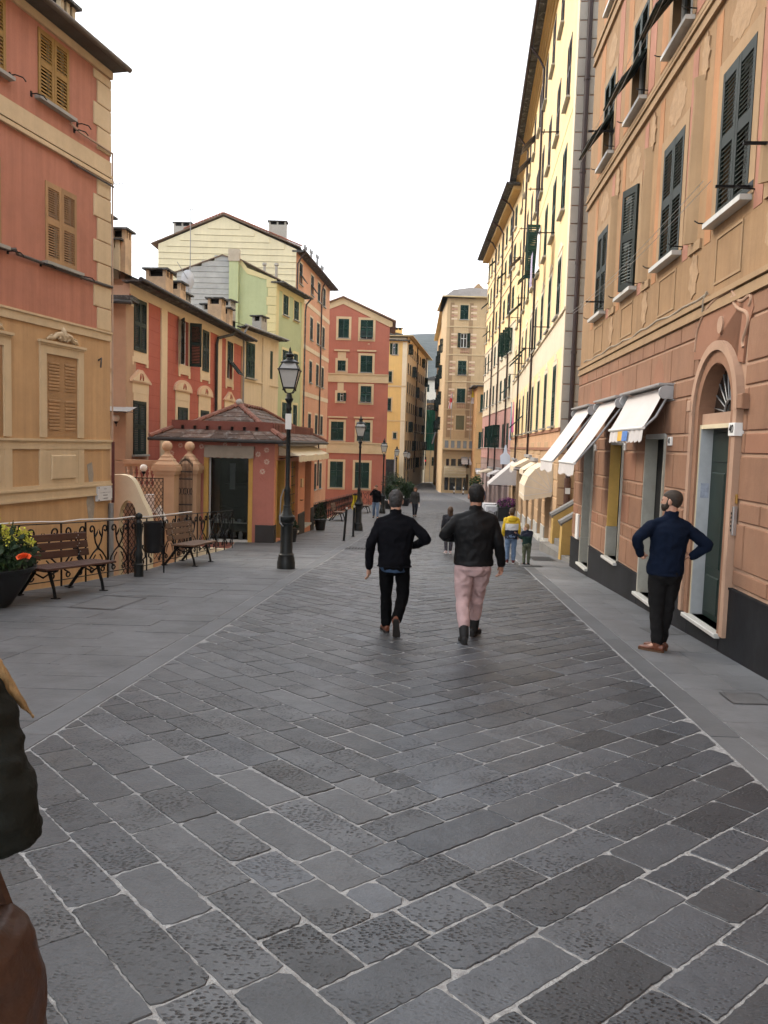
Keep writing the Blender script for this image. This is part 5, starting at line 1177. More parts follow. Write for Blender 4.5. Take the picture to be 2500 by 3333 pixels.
# ---------------------------------------------------------------- striped ochre house
OCS = mat('ochre_stripe_house_plaster', (.52, .375, .215), .9, .12, .7, bump=.002, streak=.1); STRP = mat('painted_rose_stripe', (.44, .25, .17), .9, .1, 1.5); STRL = mat('painted_light_stripe', (.68, .53, .37), .9, .1, 1.5); ORG4 = mat('orange_and_sunglow_plaster', (.55, .33, .15), .9, .1, .8)
r = thing('striped_house', 'ochre house painted with rose stripes, balcony, flags and shops at its foot', 'house', (7.8, 88, -4))
f = Frame(r, (6.2, 88), 90, -1); X0 = -6.2
HW = [(7.61, 8.5, 15.45, 16.98), (7.75, 8.45, 12.45, 13.98), (7.57, 8.49, 9.5, 11.03), (7.57, 8.48, 6.52, 8.03), (7.57, 8.48, 3.56, 5.1)]
SHP = [(6.55, 7.0), (7.1, 7.75), (7.85, 8.5), (8.6, 9.2)]
H = [(a+X0, c+X0, z0, z1) for a, c, z0, z1 in HW]
f.wall(0, 5.2, 1.3, 17.7, H, OCS); f.wall(0, 5.2, -4.5, 1.3, [(a+X0, c+X0, -3.1, -1.3, .3) for a, c in SHP]+[(a+X0+.1, c+X0, -.6, .35, .2) for a, c in SHP], SAND, name='ground_floor')
b = f.mb(); b.box(.01, 5.19, -9, -.32, -4.5, 17.6); f.put('core_walls', b, OCS)
for k, q in enumerate(H):
    window(f, *q, GREEN, 8, flap=R(28) if k == 2 else 0, opn=(R(165), R(150)) if k == 1 else (0, 0), sill=k != 4) if k != 4 else f.box('faded_blind', q[0], q[1], -.08, -.04, q[2], q[3], mat('faded_olive_blind', (.14, .13, .07), .8, .15, 3))
    surround(f, *q, .14, SAND, .03)
    for sx in (-1, 1):
        c = (q[0]+q[1])/2+sx*1.05
        if c > 4.9: continue
        for j in range(5): f.box('painted_stripe', c-.32, c+.32, -.001, .012, q[2]-.05+j*.34, q[2]+.13+j*.34, STRP if j % 2 else STRL)
    if k in (1, 3):
        for j in range(5): b = f.mb(); b.lathe([(.04, 0), (.07, .12), (.03, .3), (.06, .5)], 8, (0, 0, 0)); f.at('baluster', b.mesh('baluster', STRP), q[0]+.1+j*.19, .05, q[2]-.62)
for s in (.55, 2.6, 4.4): f.box('pilaster', s-.22, s+.22, -.001, .01, 2.7, 17.2, OCHL)
for z in (14.6, 11.6, 8.7, 5.7): band(f, 0, 5.2, z, z+.12, SAND, .06)
b = f.mb(); b.box(-.6, 5.6, -9, .6, 17.7, 17.8); b.tube([(-.6, .62, 17.8), (5.6, .62, 17.8)], .05, 8); f.put('eave', b, MATS['ochre_soffit']); b = f.mb(); b.prism([(-.4, 17.85), (5.6, 17.85), (5.6, 18.7), (2.5, 18.9), (.6, 18.6)], -8, -.2); f.put('roof', b, mat('pale_slate_roof', (.36, .33, .31), .8, .15, 1.5)); b = f.mb(); b.prism([(2.6, 18.8), (4.2, 18.8), (3.4, 19.6)], -3, -1.2); f.put('dormer', b, OCHL)
# balcony
b = f.mb(); b.box(-.1, 3.5, 0, .9, 1.35, 1.5); b.box(-.1, 3.5, .75, .9, 2.35, 2.5); f.put('balcony_slab', b, SAND)
for k in range(6): f.box('balcony_pier', -.05+k*.66, .17+k*.66, .74, .88, 1.5, 2.36, SAND)
for k in range(5): f.box('balcony_panel', .2+k*.66, .58+k*.66, .78, .82, 1.55, 2.34, mat('grey_balcony_glass', (.22, .25, .27), .2, .15, 2, spec=.5))
for a, c in SHP: f.box('shop_window', a+X0+.03, c+X0-.03, -.26, -.22, -3.1, -1.3, PANE); f.box('upper_shop_window', a+X0+.12, c+X0-.02, -.16, -.13, -.6, .35, PANE)
for z in [-3.2+.45*k for k in range(10)]:
    for q in ((0, .3), (3.05, 3.6)): f.block('rustication_block', q[0], q[1], z+.02, z+.42, 0, .05, .02, SAND)
g = Frame(r, (6.2, 88), 2, 1)
g_h = [(2+3*k, 3+3*k, z, z+1.5) for k in range(9) for z in (3.6, 6.5, 9.5, 12.5)]
# the side wall that runs on down the street
g.wall(0, 36, -5, 17.6, g_h, ORG4); b = g.mb(); b.box(.5, 36, -4, -.2, -5, 17.5); g.put('side_core', b, ORG4)  # the low sun's orange glow is put into this side wall's colour
for q in g_h: window(g, *q, GREEN2, 5, opn=(R(80), R(80)) if int(q[0]) % 2 else (0, 0), sill=False)
b = g.mb(); b.box(-.6, 36, -3, .6, 17.7, 17.8); g.put('side_eave', b, MATS['ochre_soffit'])
flags = [(('white_flag_cloth', (.72, .70, .70)), ('red_flag_cloth', (.55, .05, .06)), 6.98, 7.45, 'white flag with a red cross hanging from the striped house'), (('white_flag_cloth', (.72, .70, .70)), ('yellow_flag_cloth', (.75, .60, .06)), 9.05, 8.0, 'yellow and white flag hanging from the striped house')]
for (wn, wc), (cn, cc), x, z, lab in flags:
    t = thing('hanging_flag', lab, 'flag', (x, 87.2, 2.5)); W = mat(wn, wc, .9, .08, 3); Cc = mat(cn, cc, .9, .1, 3)
    b = MB(); b.tube([(0, 0, 0), (.05, 0, 5.9 if x > 8 else 5.0)], .025, 6); b.obj('pole', GALV, t)
    b = MB(); n = 10; hgt = 1.6
    for j in range(n):
        for i in range(4):
            P = lambda i, j: (.03+(i/4)*(.16+.28*j/n)*(1 if x > 8 else -1)*.9, .06*math.sin(i*2+j), (5.5 if x > 8 else 4.9)-hgt*j/n)
            red = (3 <= j <= 5 or i == 2) if x < 8 else j < 6
            b.face([P(i, j), P(i+1, j), P(i+1, j+1), P(i, j+1)], 1 if red else 0)
    b.obj('cloth', [W, Cc], t)
# barrel awning at the foot of the striped house, and small ones
dome_awning(Frame(r, (6.2, 88), 90, -1), .25, 2.6, -1.35, .95, 'brown puckered barrel awning at the foot of the striped house', mat('tan_barrel_canvas', (.40, .33, .21), .9, .15, 3, bump=.02, bscale=4))
flat_awning(f, 2.1, 2.8, .5, .8, .5, 'left of the two small white awnings on the striped house', CANV); flat_awning(f, 2.95, 3.7, .5, .9, .55, 'right of the two small white awnings on the striped house', CANV)
# narrow orange house in front of it
r = thing('narrow_orange_house', 'narrow orange house with slate eave between the striped and the pink-footed house', 'house', (9.8, 84, -4))
f = Frame(r, (9.35, 84), 90, -1); H = [(.35, .75, 5.4, 7.2), (.3, .7, 1.6, 3.3)]
f.wall(0, 1.6, -4.5, 8.0, H, ORG4); b = f.mb(); b.box(0.01, 1.59, -5, -.2, -4.5, 7.9); f.put('core_walls', b, ORG4)
for q in H: window(f, *q, GREEN, 8)
b = f.mb(); b.box(-.5, 2, -5, .5, 8.0, 8.12); f.put('roof', b, SLATE); b = f.mb(); b.tube([(1.1, .5, 8.0), (1.15, .1, 7.6), (1.05, .1, -1)], .07, 8); f.put('downpipe', b, PIPE)
flat_awning(f, .1, 1.2, -.6, .9, .3, 'cream awning on the narrow orange house', CANV)
# ---------------------------------------------------------------- closing houses, netting, far roofs
OCHEND = mat('end_house_ochre_plaster', (.50, .37, .22), .9, .15, .6);  # one even ochre for the closing house
def simple_house(name, label, A, ang, sg, W, z0, z1, rows_, cols, m, wm=GREEN2, dep=10, ww=.9, wh=1.4):
    r = thing(name, label, 'house', (A[0], A[1], z0)); f = Frame(r, A, ang, sg)
    H = [(W*(k+.5)/cols-ww/2, W*(k+.5)/cols+ww/2, z, z+wh) for k in range(cols) for z in rows_]
    f.wall(0, W, z0, z1, H, m); b = f.mb(); b.box(.01, W-.01, -dep, -.2, z0, z1-.05); f.put('core_walls', b, m)
    for q in H: window(f, *q, wm, 5, sill=False)
    b = f.mb(); b.prism([(-.5, z1), (W+.5, z1), (W*.5, z1+W*.16)], -dep, .5); f.put('roof', b, TILE if ang % 2 else SLATE)
    return f
simple_house('end_house', 'dim ochre house closing the far end of the street', (3.5, 129), 90, -1, 7, -6, 7.2, (-1.5, 1.5, 4.3), 4, OCHEND)
simple_house('far_white_house', 'pale house with a balcony high behind the end of the street', (6.4, 152), 90, -1, 6, -6, 14.0, (6, 9, 11.8), 3, mat('far_pale_plaster', (.60, .56, .48), .9, .1, .5), GREEN)
simple_house('far_orange_house', 'small orange house with overhanging roof beyond the netting', (5.9, 138), 90, -1, 4, -6, 9.0, (2, 5.5), 2, ORG4)
NET = mat('green_scaffold_net', (.09, .38, .24), .8, .3, 1.2, bump=.05, bscale=1.5)
t = thing('scaffold_netting', 'green netting over scaffolding at the far end of the street', 'scaffolding', (6.9, 124, -4.2))
b = MB(); n = 12
for i in range(n):
    for j in range(8):
        P = lambda i, j: (-.75+1.5*i/n, .12*math.sin(i*1.7+j), 5.2+6.2*j/8); b.face([P(i, j), P(i+1, j), P(i+1, j+1), P(i, j+1)])
b.obj('net', NET, t)
for x in (-.75, 0, .75): b = MB(); b.tube([(x, .25, 0), (x, .25, 11.6)], .04, 6); b.obj('scaffold_pole', GALV, t)
for z in (5.2, 7.2, 9.2, 11.2): b = MB(); b.tube([(-.85, .25, z), (.85, .25, z)], .03, 6); b.obj('scaffold_rail', GALV, t)
# washing near the netting; lit red sign in the lane
for x, z, m_, lab in ((6.75, 2.1, 3, 'white sheet hung across the lane near the green netting'), (7.35, 2.3, 3, 'second white cloth hung nearer the striped house')):
    b = MB()
    for i in range(6):
        for j in range(6):
            P = lambda i, j: (-.1+.2*i/6+.1*j*(.9 if x < 7 else .2)*-.8, .05*math.sin(i+j), 1.7-.27*j); b.face([P(i, j), P(i+1, j), P(i+1, j+1), P(i, j+1)])
    tag(b.obj('hanging_cloth', CL[m_], None, (x, 110, z-.2)), lab, 'laundry')
t = thing('red_lantern_sign', 'small red lit sign deep in the shaded lane', 'sign', (5.87, 118, -1.0)); b = MB(); b.lathe([(.03, .35), (.1, .4), (.12, .52), (.06, .62)], 10); b.obj('lantern', emis('red_lamp_glow', (.7, .03, .04), .5), t); b = MB(); b.tube([(0, 0, .7), (0, 0, 1.4), (-.8, .4, 1.5)], .03, 6); b.obj('bracket', IRON, t)
b = MB(); b.tube([(3.4+.42*k, 104, 3.6-.3*math.sin(math.pi*k/10)) for k in range(11)], .02, 5); tag(b.obj('lane_wire', LINE), 'thin wire strung across the lane at the end of the street', 'wire')
# ================================================================ KIOSK SHOP
KP = mat('kiosk_pink_plaster', (.42, .165, .125), .9, .15, 1.3, bump=.003, bscale=25, streak=.08, stain=((.36, .12, .09), .4, 1.3)); KP2 = mat('kiosk_salmon_plaster', (.60, .27, .165), .9, .1, 1.2, bump=.002, streak=.07)
KPL = mat('kiosk_dark_plinth', (.042, .038, .036), .8, .2, 2, bump=.002); KYEL = mat('kiosk_yellow_frame', (.52, .31, .08), .8, .12, 2); KBR = mat('kiosk_parapet_brick', (.19, .07, .052), .9, .25, 2, bump=.004, stain=((.09, .07, .06), .5, 2))
r = thing('kiosk_shop', 'small pink flower-painted shop with slate and terracotta roof and a cream awning', 'shop', (-4.7, 23.07, -1.5))
f = Frame(r, (-6.28, 23.07), 90, -1); W_ = 3.08
f.wall(0, W_, -3, 1.68, [(1.05, 2.46, -1.2, 1.2, .25)], KP)
g = Frame(r, (-3.2, 23.07), 3.5, -1)
f.wall(0, W_, 1.68, 1.7, [], KP)
g.wall(0, 7.7, -3, 1.68, [(.3, 1.5, gz(23.5), 1.15, .25), (2.7, 4.1, -1.3, 1.08, .2), (5.5, 6.95, -1.30, 1.07, .3)], KP2)
b = f.mb(); b.box(0, 1.04, -7.6, -.3, -3, 1.65); b.face([(0, 0, -3), (0, -7.6, -3), (0, -7.6, 1.65), (0, 0, 1.65)]); b.box(.3, 2.7, -7.5, -5, -3, 1.6); b.box(0, W_-.3, -7.6, -.3, 1.5, 1.66); b.box(0, 3.0, -5, -.3, -3, -1.25); f.put('core_walls', b, KP)
b = g.mb(); b.face([(7.7, 0, -3), (7.7, -3, -3), (7.7, -3, 1.65), (7.7, 0, 1.65)]); g.put('end_wall', b, KP2)
f.block('plinth', 2.55, W_+.02, -3, -.72, -.01, .03, .008, KPL); g.block('plinth', 4.15, 5.48, -3, -.75, -.01, .03, .008, KPL); g.block('plinth', 6.97, 7.72, -3, -.75, -.01, .03, .008, KPL); g.block('plinth', -.02, .26, -3, -.72, -.01, .03, .008, KPL)
for a, c in ((1.05, 1.18), (2.34, 2.46)): f.box('window_post', a, c, -.2, .03, -1.24, 1.21, KYEL)
# dressed shop window: dark room with shelves and pale goods behind glass
f.box('shop_window_frame', 1.18, 1.23, -.16, -.1, -1.2, 1.2, GREYP); f.box('shop_window_frame', 2.29, 2.34, -.16, -.1, -1.2, 1.2, IRON); f.box('window_ledge', 1.18, 2.34, -.25, .06, -1.24, -1.18, MARBLE)
gl = bpy.data.materials.new('clear_shop_glass'); gl.use_nodes = True; nn = gl.node_tree; bb = nn.nodes['Principled BSDF']
tr = nn.nodes.new('ShaderNodeBsdfTransparent'); tr.inputs[0].default_value = (.42, .44, .44, 1); gs = nn.nodes.new('ShaderNodeBsdfGlossy'); gs.inputs['Roughness'].default_value = .02; ly = nn.nodes.new('ShaderNodeFresnel'); ly.inputs[0].default_value = 1.5; ms = nn.nodes.new('ShaderNodeMixShader')
nn.links.new(ly.outputs[0], ms.inputs[0]); nn.links.new(tr.outputs[0], ms.inputs[1]); nn.links.new(gs.outputs[0], ms.inputs[2]); nn.links.new(ms.outputs[0], nn.nodes['Material Output'].inputs['Surface'])
b = f.mb(); b.face([(1.23, -.13, -1.18), (2.29, -.13, -1.18), (2.29, -.13, 1.2), (1.23, -.13, 1.2)]); f.put('shop_window_pane', b, gl)
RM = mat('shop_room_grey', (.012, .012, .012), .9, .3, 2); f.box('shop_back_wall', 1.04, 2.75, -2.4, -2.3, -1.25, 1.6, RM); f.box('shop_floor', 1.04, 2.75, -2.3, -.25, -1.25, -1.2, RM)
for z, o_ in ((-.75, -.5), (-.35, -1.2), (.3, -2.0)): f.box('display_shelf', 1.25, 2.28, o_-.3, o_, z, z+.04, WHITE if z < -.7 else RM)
q_ = random.Random(4)
for k in range(14):
    s, o_ = q_.uniform(1.3, 2.2), q_.uniform(-.9, -.3); z = -1.18 if k < 7 else -.71; m_ = q_.choice([CL[3], CL[1], MARBLE, RM, CANVB, GREYP]); b = f.mb(); hh = q_.uniform(.06, .24); b.tube([(s, o_, z), (s, o_, z+hh*.6), (s+q_.uniform(-.05, .05), o_, z+hh)], [q_.uniform(.04, .12), .07, .03], 8); f.put('displayed_goods', b, m_)
f.box('mannequin_panel', 1.5, 1.66, -1.6, -1.55, .2, 1.0, mat('pale_panel', (.4, .42, .42), .7, .1, 3))
b = f.mb(); b.box(1.08, 2.5, .0, .12, 1.45, 1.55); b.face([(1.08, .12, 1.5), (2.5, .12, 1.5), (2.5, .16, 1.28), (1.08, .16, 1.28)])
for i in range(36): a, c = 1.08+1.42*i/36, 1.08+1.42*(i+1)/36; b.face([(a, .16, 1.28), (c, .16, 1.28), (c, .165, 1.22-.025*abs(math.sin((i+1)*.62))), (a, .165, 1.22-.025*abs(math.sin(i*.62)))])
f.put('rolled_awning', b, mat('grey_beige_canvas', (.30, .265, .215), .9, .15, 4, bump=.003))
# painted daisies
DAI = mat('daisy_white_paint', (.66, .60, .48), .9, .1, 5); STEM = mat('painted_stem', (.30, .09, .07), .9, .2, 5)
def daisy(fr, s, z, rad, n=8):
    b = fr.mb()
    for k in range(n):
        a = 2*math.pi*k/n+.2; b.prism([(s+.18*rad*math.cos(a), z+.18*rad*math.sin(a)), (s+.7*rad*math.cos(a-.22), z+.7*rad*math.sin(a-.22)), (s+rad*math.cos(a), z+rad*math.sin(a)), (s+.7*rad*math.cos(a+.22), z+.7*rad*math.sin(a+.22))], .0, .004)
    fr.put('painted_daisy', b, DAI)
dz = lambda px, py: ((px-160)*.003734, 1.62-(py-560)*.003665)
for px, py, rr_ in ((257, 588, .08), (190, 650, .085), (420, 592, .08), (857, 640, .085), (922, 605, .085), (925, 697, .09), (893, 775, .09), (190+0, 700, .04)): s, z = dz(px, py); daisy(f, s, z, rr_)
for px, py in ((602, 572), (712, 575)): s, z = dz(px, py); daisy(f, s, z, .07)
for px, py in ((905, 660), (915, 740), (900, 815), (880, 825), (240, 620), (220, 690), (875, 690)):
    s, z = dz(px, py); b = f.mb()
    for k in range(4): b.prism([(s+.03*k-.05, z-.03*k), (s+.03*k-.03, z-.03*k+.025), (s+.03*k-.035, z-.03*k-.015)], 0, .003)
    f.put('painted_leaves', b, STEM)
# side openings
g.box('door', .3, 1.5, -.24, -.2, gz(23.5), 1.15, mat('grey_glazed_door', (.05, .05, .05), .3, .2, 2, spec=.5)); g.box('door_frame', .27, .31, -.2, .03, gz(23.5), 1.17, KYEL); g.box('door_frame', 1.48, 1.52, -.2, .03, gz(24), 1.17, KYEL)
g.box('display_window', 2.7, 4.1, -.2, -.16, -1.3, 1.08, mat('amber_display', (.12, .09, .035), .5, .4, 5)); g.box('window_sill', 2.65, 4.15, -.1, .06, -1.36, -1.30, MARBLE)
for k in range(5): g.box('window_grille', 2.74+.32*k, 2.77+.32*k, -.12, -.1, -1.3, 1.08, KYEL)
for k in range(8): g.box('window_grille', 2.72, 4.08, -.118, -.102, -1.25+.3*k, -1.22+.3*k, IRON)
g.box('door', 5.52, 6.93, -.3, -.26, -1.3, 1.07, mat('grey_plain_door', (.07, .066, .063), .6, .15, 2)); g.box('door_sill', 5.48, 6.97, -.28, .05, -1.36, -1.29, MARBLE); g.block('meter_box', 4.55, 4.85, .15, .45, .0, .06, .006, CR1); g.box('small_bracket', 4.5, 4.7, 0, .1, -.3, -.28, IRON)
KSL = mat('mossy_brown_slate', (.095, .060, .045), .85, .4, 3, bump=.01, bscale=10, objrand=.3, stain=((.27, .26, .24), .8, 5)); KTL = mat('old_ridge_terracotta', (.20, .085, .058), .85, .3, 6, bump=.006, bscale=30, objrand=.25, stain=((.10, .085, .075), .6, 6))
# roof: slate skirt, brick parapet with vents, hipped slate roof with terracotta ridges
X0, X1, Y0, Y1 = -6.28, -3.2, 23.07, 30.75
cx = lambda u, v: (u-r.location.x, v-r.location.y); skew = .061
def K(x, y, z): return (x+skew*(y-Y0)-r.location.x, y-r.location.y, z-r.location.z)
b = MB(); o0, o1 = .38, -.08
A0 = [K(X0-o0, Y0-o0, 1.74), K(X1+o0, Y0-o0, 1.74), K(X1+o0, Y1+o0, 1.74), K(X0-o0, Y1+o0, 1.74)]; A1 = [K(X0-o1, Y0-o1, 1.98), K(X1+o1, Y0-o1, 1.98), K(X1+o1, Y1+o1, 1.98), K(X0-o1, Y1+o1, 1.98)]
for i in range(4): j = (i+1) % 4; b.face([A0[i], A0[j], A1[j], A1[i]])
b.face(A0); b.obj('roof_skirt', KSL, r)
for side, (a, c, a1, c1) in enumerate(((A0[0], A0[1], A1[0], A1[1]), (A0[1], A0[2], A1[1], A1[2]))):
    n = 9 if side == 0 else 18; a, c, a1, c1 = map(Vector, (a, c, a1, c1))
    for row in range(2):
        for k in range(n):
            u0, u1 = (k+.02)/n, (k+.98)/n; v0, v1 = row*.5-.04, row*.5+.52
            P = lambda u, v, h: (a.lerp(c, u)).lerp(a1.lerp(c1, u), v)+Vector((0, 0, h+random.uniform(-.004, .004)))
            b = MB(); lo = .032; hi = .014
            q = [P(u0, v0, lo), P(u1, v0, lo), P(u1, v1, hi), P(u0, v1, hi)]; w2 = [x-Vector((0, 0, .02)) for x in q]
            b.face(q); b.face([q[0], q[1], w2[1], w2[0]]); b.face([q[1], q[2], w2[2], w2[1]]); b.face([q[3], q[0], w2[0], w2[3]]); b.obj('roof_slate', KSL, r)
b = MB(); m0 = Vector(A0[0]); b.tube([Vector(A0[0])+Vector((-.05, -.04, -.05)), Vector(A0[1])+Vector((.05, -.04, -.05)), Vector(A0[2])+Vector((.05, .05, -.05))], .05, 8); b.obj('gutter', MATS['dark_gutter'], r)
b = MB()
for i in range(4):
    j = (i+1) % 4; p, q = Vector(A1[i]), Vector(A1[j]); nrm = (q-p).cross(Vector((0, 0, 1))).normalized()*-.12
    for (u, v) in ((p, q), (p+nrm, q+nrm)): b.face([u-Vector((0, 0, .06)), v-Vector((0, 0, .06)), v+Vector((0, 0, .27)), u+Vector((0, 0, .27))])
    b.face([p+Vector((0, 0, .27)), q+Vector((0, 0, .27)), q+nrm+Vector((0, 0, .27)), p+nrm+Vector((0, 0, .27))])
b.obj('parapet', KBR, r)
for k in range(7):
    p = Vector(A1[0]).lerp(Vector(A1[1]), (k+.9)/8.2); b = MB(); b.box(-.035, .035, -.05, .02, .02, .12); b.obj('vent_hole', DARK, r, p)
    b = MB(); b.box(-.05, .05, -.08, .01, .12, .14); b.obj('vent_tile', KTL, r, p)
for k in range(34):
    p = Vector(A1[1]).lerp(Vector(A1[2]), (k+.5)/34); b = MB(); b.box(-.012, .03, -.07, .07, -.02, .24); b.obj('parapet_brick', KTL if k % 2 else KBR, r, p)
RP = [Vector(K(-4.78, 25.3, 2.80)), Vector(K(-4.78, 28.6, 2.80))]; BR_ = [Vector(K(X0+.3, Y0+.3, 2.02)), Vector(K(X1-.3, Y0+.3, 2.02)), Vector(K(X1-.3, Y1-.3, 2.02)), Vector(K(X0+.3, Y1-.3, 2.02))]
b = MB(); b.face([BR_[0], BR_[1], RP[0]]); b.face([BR_[1], BR_[2], RP[1], RP[0]]); b.face([BR_[2], BR_[3], RP[1]]); b.face([BR_[3], BR_[0], RP[0], RP[1]]); b.obj('hip_roof', KSL, r)
for row in range(6):       # overlapping slates on the two faces that show
    v0, v1 = row/6, (row+1.06)/6
    for tri, n in ((0, 7), (1, 12)):
        e0, e1, t0, t1 = (BR_[0], BR_[1], RP[0], RP[0]) if tri == 0 else (BR_[1], BR_[2], RP[0], RP[1])
        for k in range(n):
            u0, u1 = (k+.02)/n, (k+.98)/n; P = lambda u, v, h: e0.lerp(e1, u).lerp(t0.lerp(t1, u), min(v, 1))+Vector((0, 0, h))
            b = MB(); h_ = random.uniform(.02, .032); q = [P(u0, v0, h_), P(u1, v0, h_), P(u1, v1, .006), P(u0, v1, .006)]; b.face(q); b.face([q[0], q[1], q[1]-Vector((0, 0, .02)), q[0]-Vector((0, 0, .02))]); b.obj('roof_slate', KSL, r)
for a, c, n in ((BR_[0], RP[0], 8), (BR_[1], RP[0], 9), (RP[0], RP[1], 9), (BR_[2], RP[1], 8), (Vector(A0[1]), Vector(A1[1]), 2), (Vector(A0[0]), Vector(A1[0]), 2), (Vector(A0[2]), Vector(A1[2]), 2)):
    for k in range(n): b = MB(); b.tube([a.lerp(c, k/n)+Vector((0, 0, .03)), a.lerp(c, (k+1.08)/n)+Vector((0, 0, .045))], [.105, .08], 8, flat=.75); b.obj('ridge_tile', KTL, r)
b = MB(); b.lathe([(.02, -.06), (.1, -.03), (.12, .05), (.08, .12), (.01, .15)], 10); b.obj('ridge_finial', CHG, r, RP[0]+Vector((0, -.05, .06)), smooth=60)
# awning on the shop's street side
flat_awning(g, .5, 7.2, 1.58, .62, .28, 'cream scalloped awning on the street side of the pink kiosk shop', mat('cream_scallop_canvas', (.62, .54, .40), .9, .1, 2))
# ================================================================ GATE, BALUSTRADE, LATTICE
PIER = mat('gate_pier_render', (.50, .325, .20), .9, .12, 1.6, bump=.003, bscale=25)
def pier(x, y, label, m=PIER):
    t = thing('gate_pier', label, 'gate pier', (x, y, -3.4)); b = MB(); b.box(-.26, .26, -.26, .26, 0, 4.15); b.obj('shaft', m, t)
    b = MB(); b.box(-.30, .30, -.30, .30, 4.15, 4.24); b.box(-.34, .34, -.34, .34, 4.24, 4.36); b.box(-.3, .3, -.3, .3, 4.36, 4.42)
    b.lathe([(.37, 4.42), (.28, 4.5), (.28, 4.53), (.19, 4.6), (.19, 4.63), (.09, 4.7), (.07, 4.78)], 4, a0=math.pi/4); b.obj('cap', m, t)
    b = MB(); b.lathe([(.01, -.14)]+[(.14*math.cos(a), .14*math.sin(a)) for a in [-math.pi/2+math.pi*k/12 for k in range(1, 12)]]+[(.005, .14)], 18, (0, 0, 4.9)); b.obj('ball', m, t, smooth=80); return t
pier(-5.87, 21.5, 'peach gate pier topped with a ball, nearer the corner house'); pier(-5.52, 22.55, 'peach gate pier topped with a ball, nearer the kiosk shop')
t = thing('iron_gate', 'dark wrought iron gate with spear tops between two ball-topped piers', 'gate', (-5.44, 21.78, -3.4))
RUST = mat('dark_bronze_iron', (.045, .032, .026), .6, .25, 6)
for k in range(11):
    x = -.18+.036*k; b = MB(); h = 4.35+.15*math.sin(math.pi*k/10); b.tube([(x, 0, .05), (x, 0, h), (x, 0, h+.05), (x, 0, h+.16)], [.011, .011, .022, .002], 6); b.obj('gate_bar', RUST, t)
for z in (.1, 1.6, 3.1, 3.3, 4.0, 4.2): b = MB(); b.box(-.19, .19, -.012, .012, z, z+.035); b.obj('gate_rail', RUST, t)
for k in range(6):
    b = MB(); c = -.15+.06*k; b.tube([(c+.04*math.cos(a)*(1-a/14), 0, 3.68+.09*math.sin(a)) for a in [j*.6 for j in range(14)]], .008, 5); b.obj('gate_scroll', RUST, t)
t = thing('lattice_screen', 'rusty diamond lattice screen between the cream gateway and the gate pier', 'screen', (-6.03, 20.4, -1.4)); lattice(t, -.36, .36, 0, 2.07, 0, .17, MATS['rusty_lattice'])
for x in (-.36, .36): b = MB(); b.box(x-.012, x+.012, -.012, .012, 0, 2.1); b.obj('screen_frame', MATS['rusty_lattice'], t)
b = MB(); b.box(-.37, .37, -.012, .012, 2.07, 2.095); b.obj('screen_frame', MATS['rusty_lattice'], t)
t = thing('stair_balustrade', 'peach balustrade with turned balusters in front of the red house', 'balustrade', (-7.0, 23.3, -.2))
b = MB(); b.box(-.6, .55, -.14, .14, 1.14, 1.26); b.box(-.58, .52, -.1, .1, 1.07, 1.14); b.obj('handrail', PIER, t); b = MB(); b.box(-.58, .52, -.12, .12, 0, .5); b.obj('base', PIER, t)
bal = MB(); bal.lathe([(.055, 0), (.055, .05), (.03, .08), (.065, .2), (.06, .26), (.025, .38), (.05, .42), (.03, .46), (.055, .5), (.055, .57)], 10); bm_ = bal.mesh('baluster', PEACH, 50)
for k in range(7): obj('baluster', bm_, t, (-.48+.155*k, 0, .5))
b = MB(); b.prism([(-6.5, -3.4), (-3.9, -3.4), (-3.9, -1.2), (-5.0, -1.15), (-5.2, -1.2), (-6.5, -2.6)], 21.0, 21.25)
tag(b.obj('courtyard_wall', CREAMG), 'low cream courtyard wall behind the railing by the bench', 'wall')
b = MB(); b.box(-6.6, -6.0, 21.9, 22.2, -.35, .15); b.prism([(-6.05, -.2), (-5.9, -.05), (-5.75, -.35), (-5.7, -.55), (-5.85, -.4)], 20.9, 21.0); tag(b.obj('white_cover', WHITE), 'white cloth-covered thing glimpsed behind the lattice screen', 'cover')
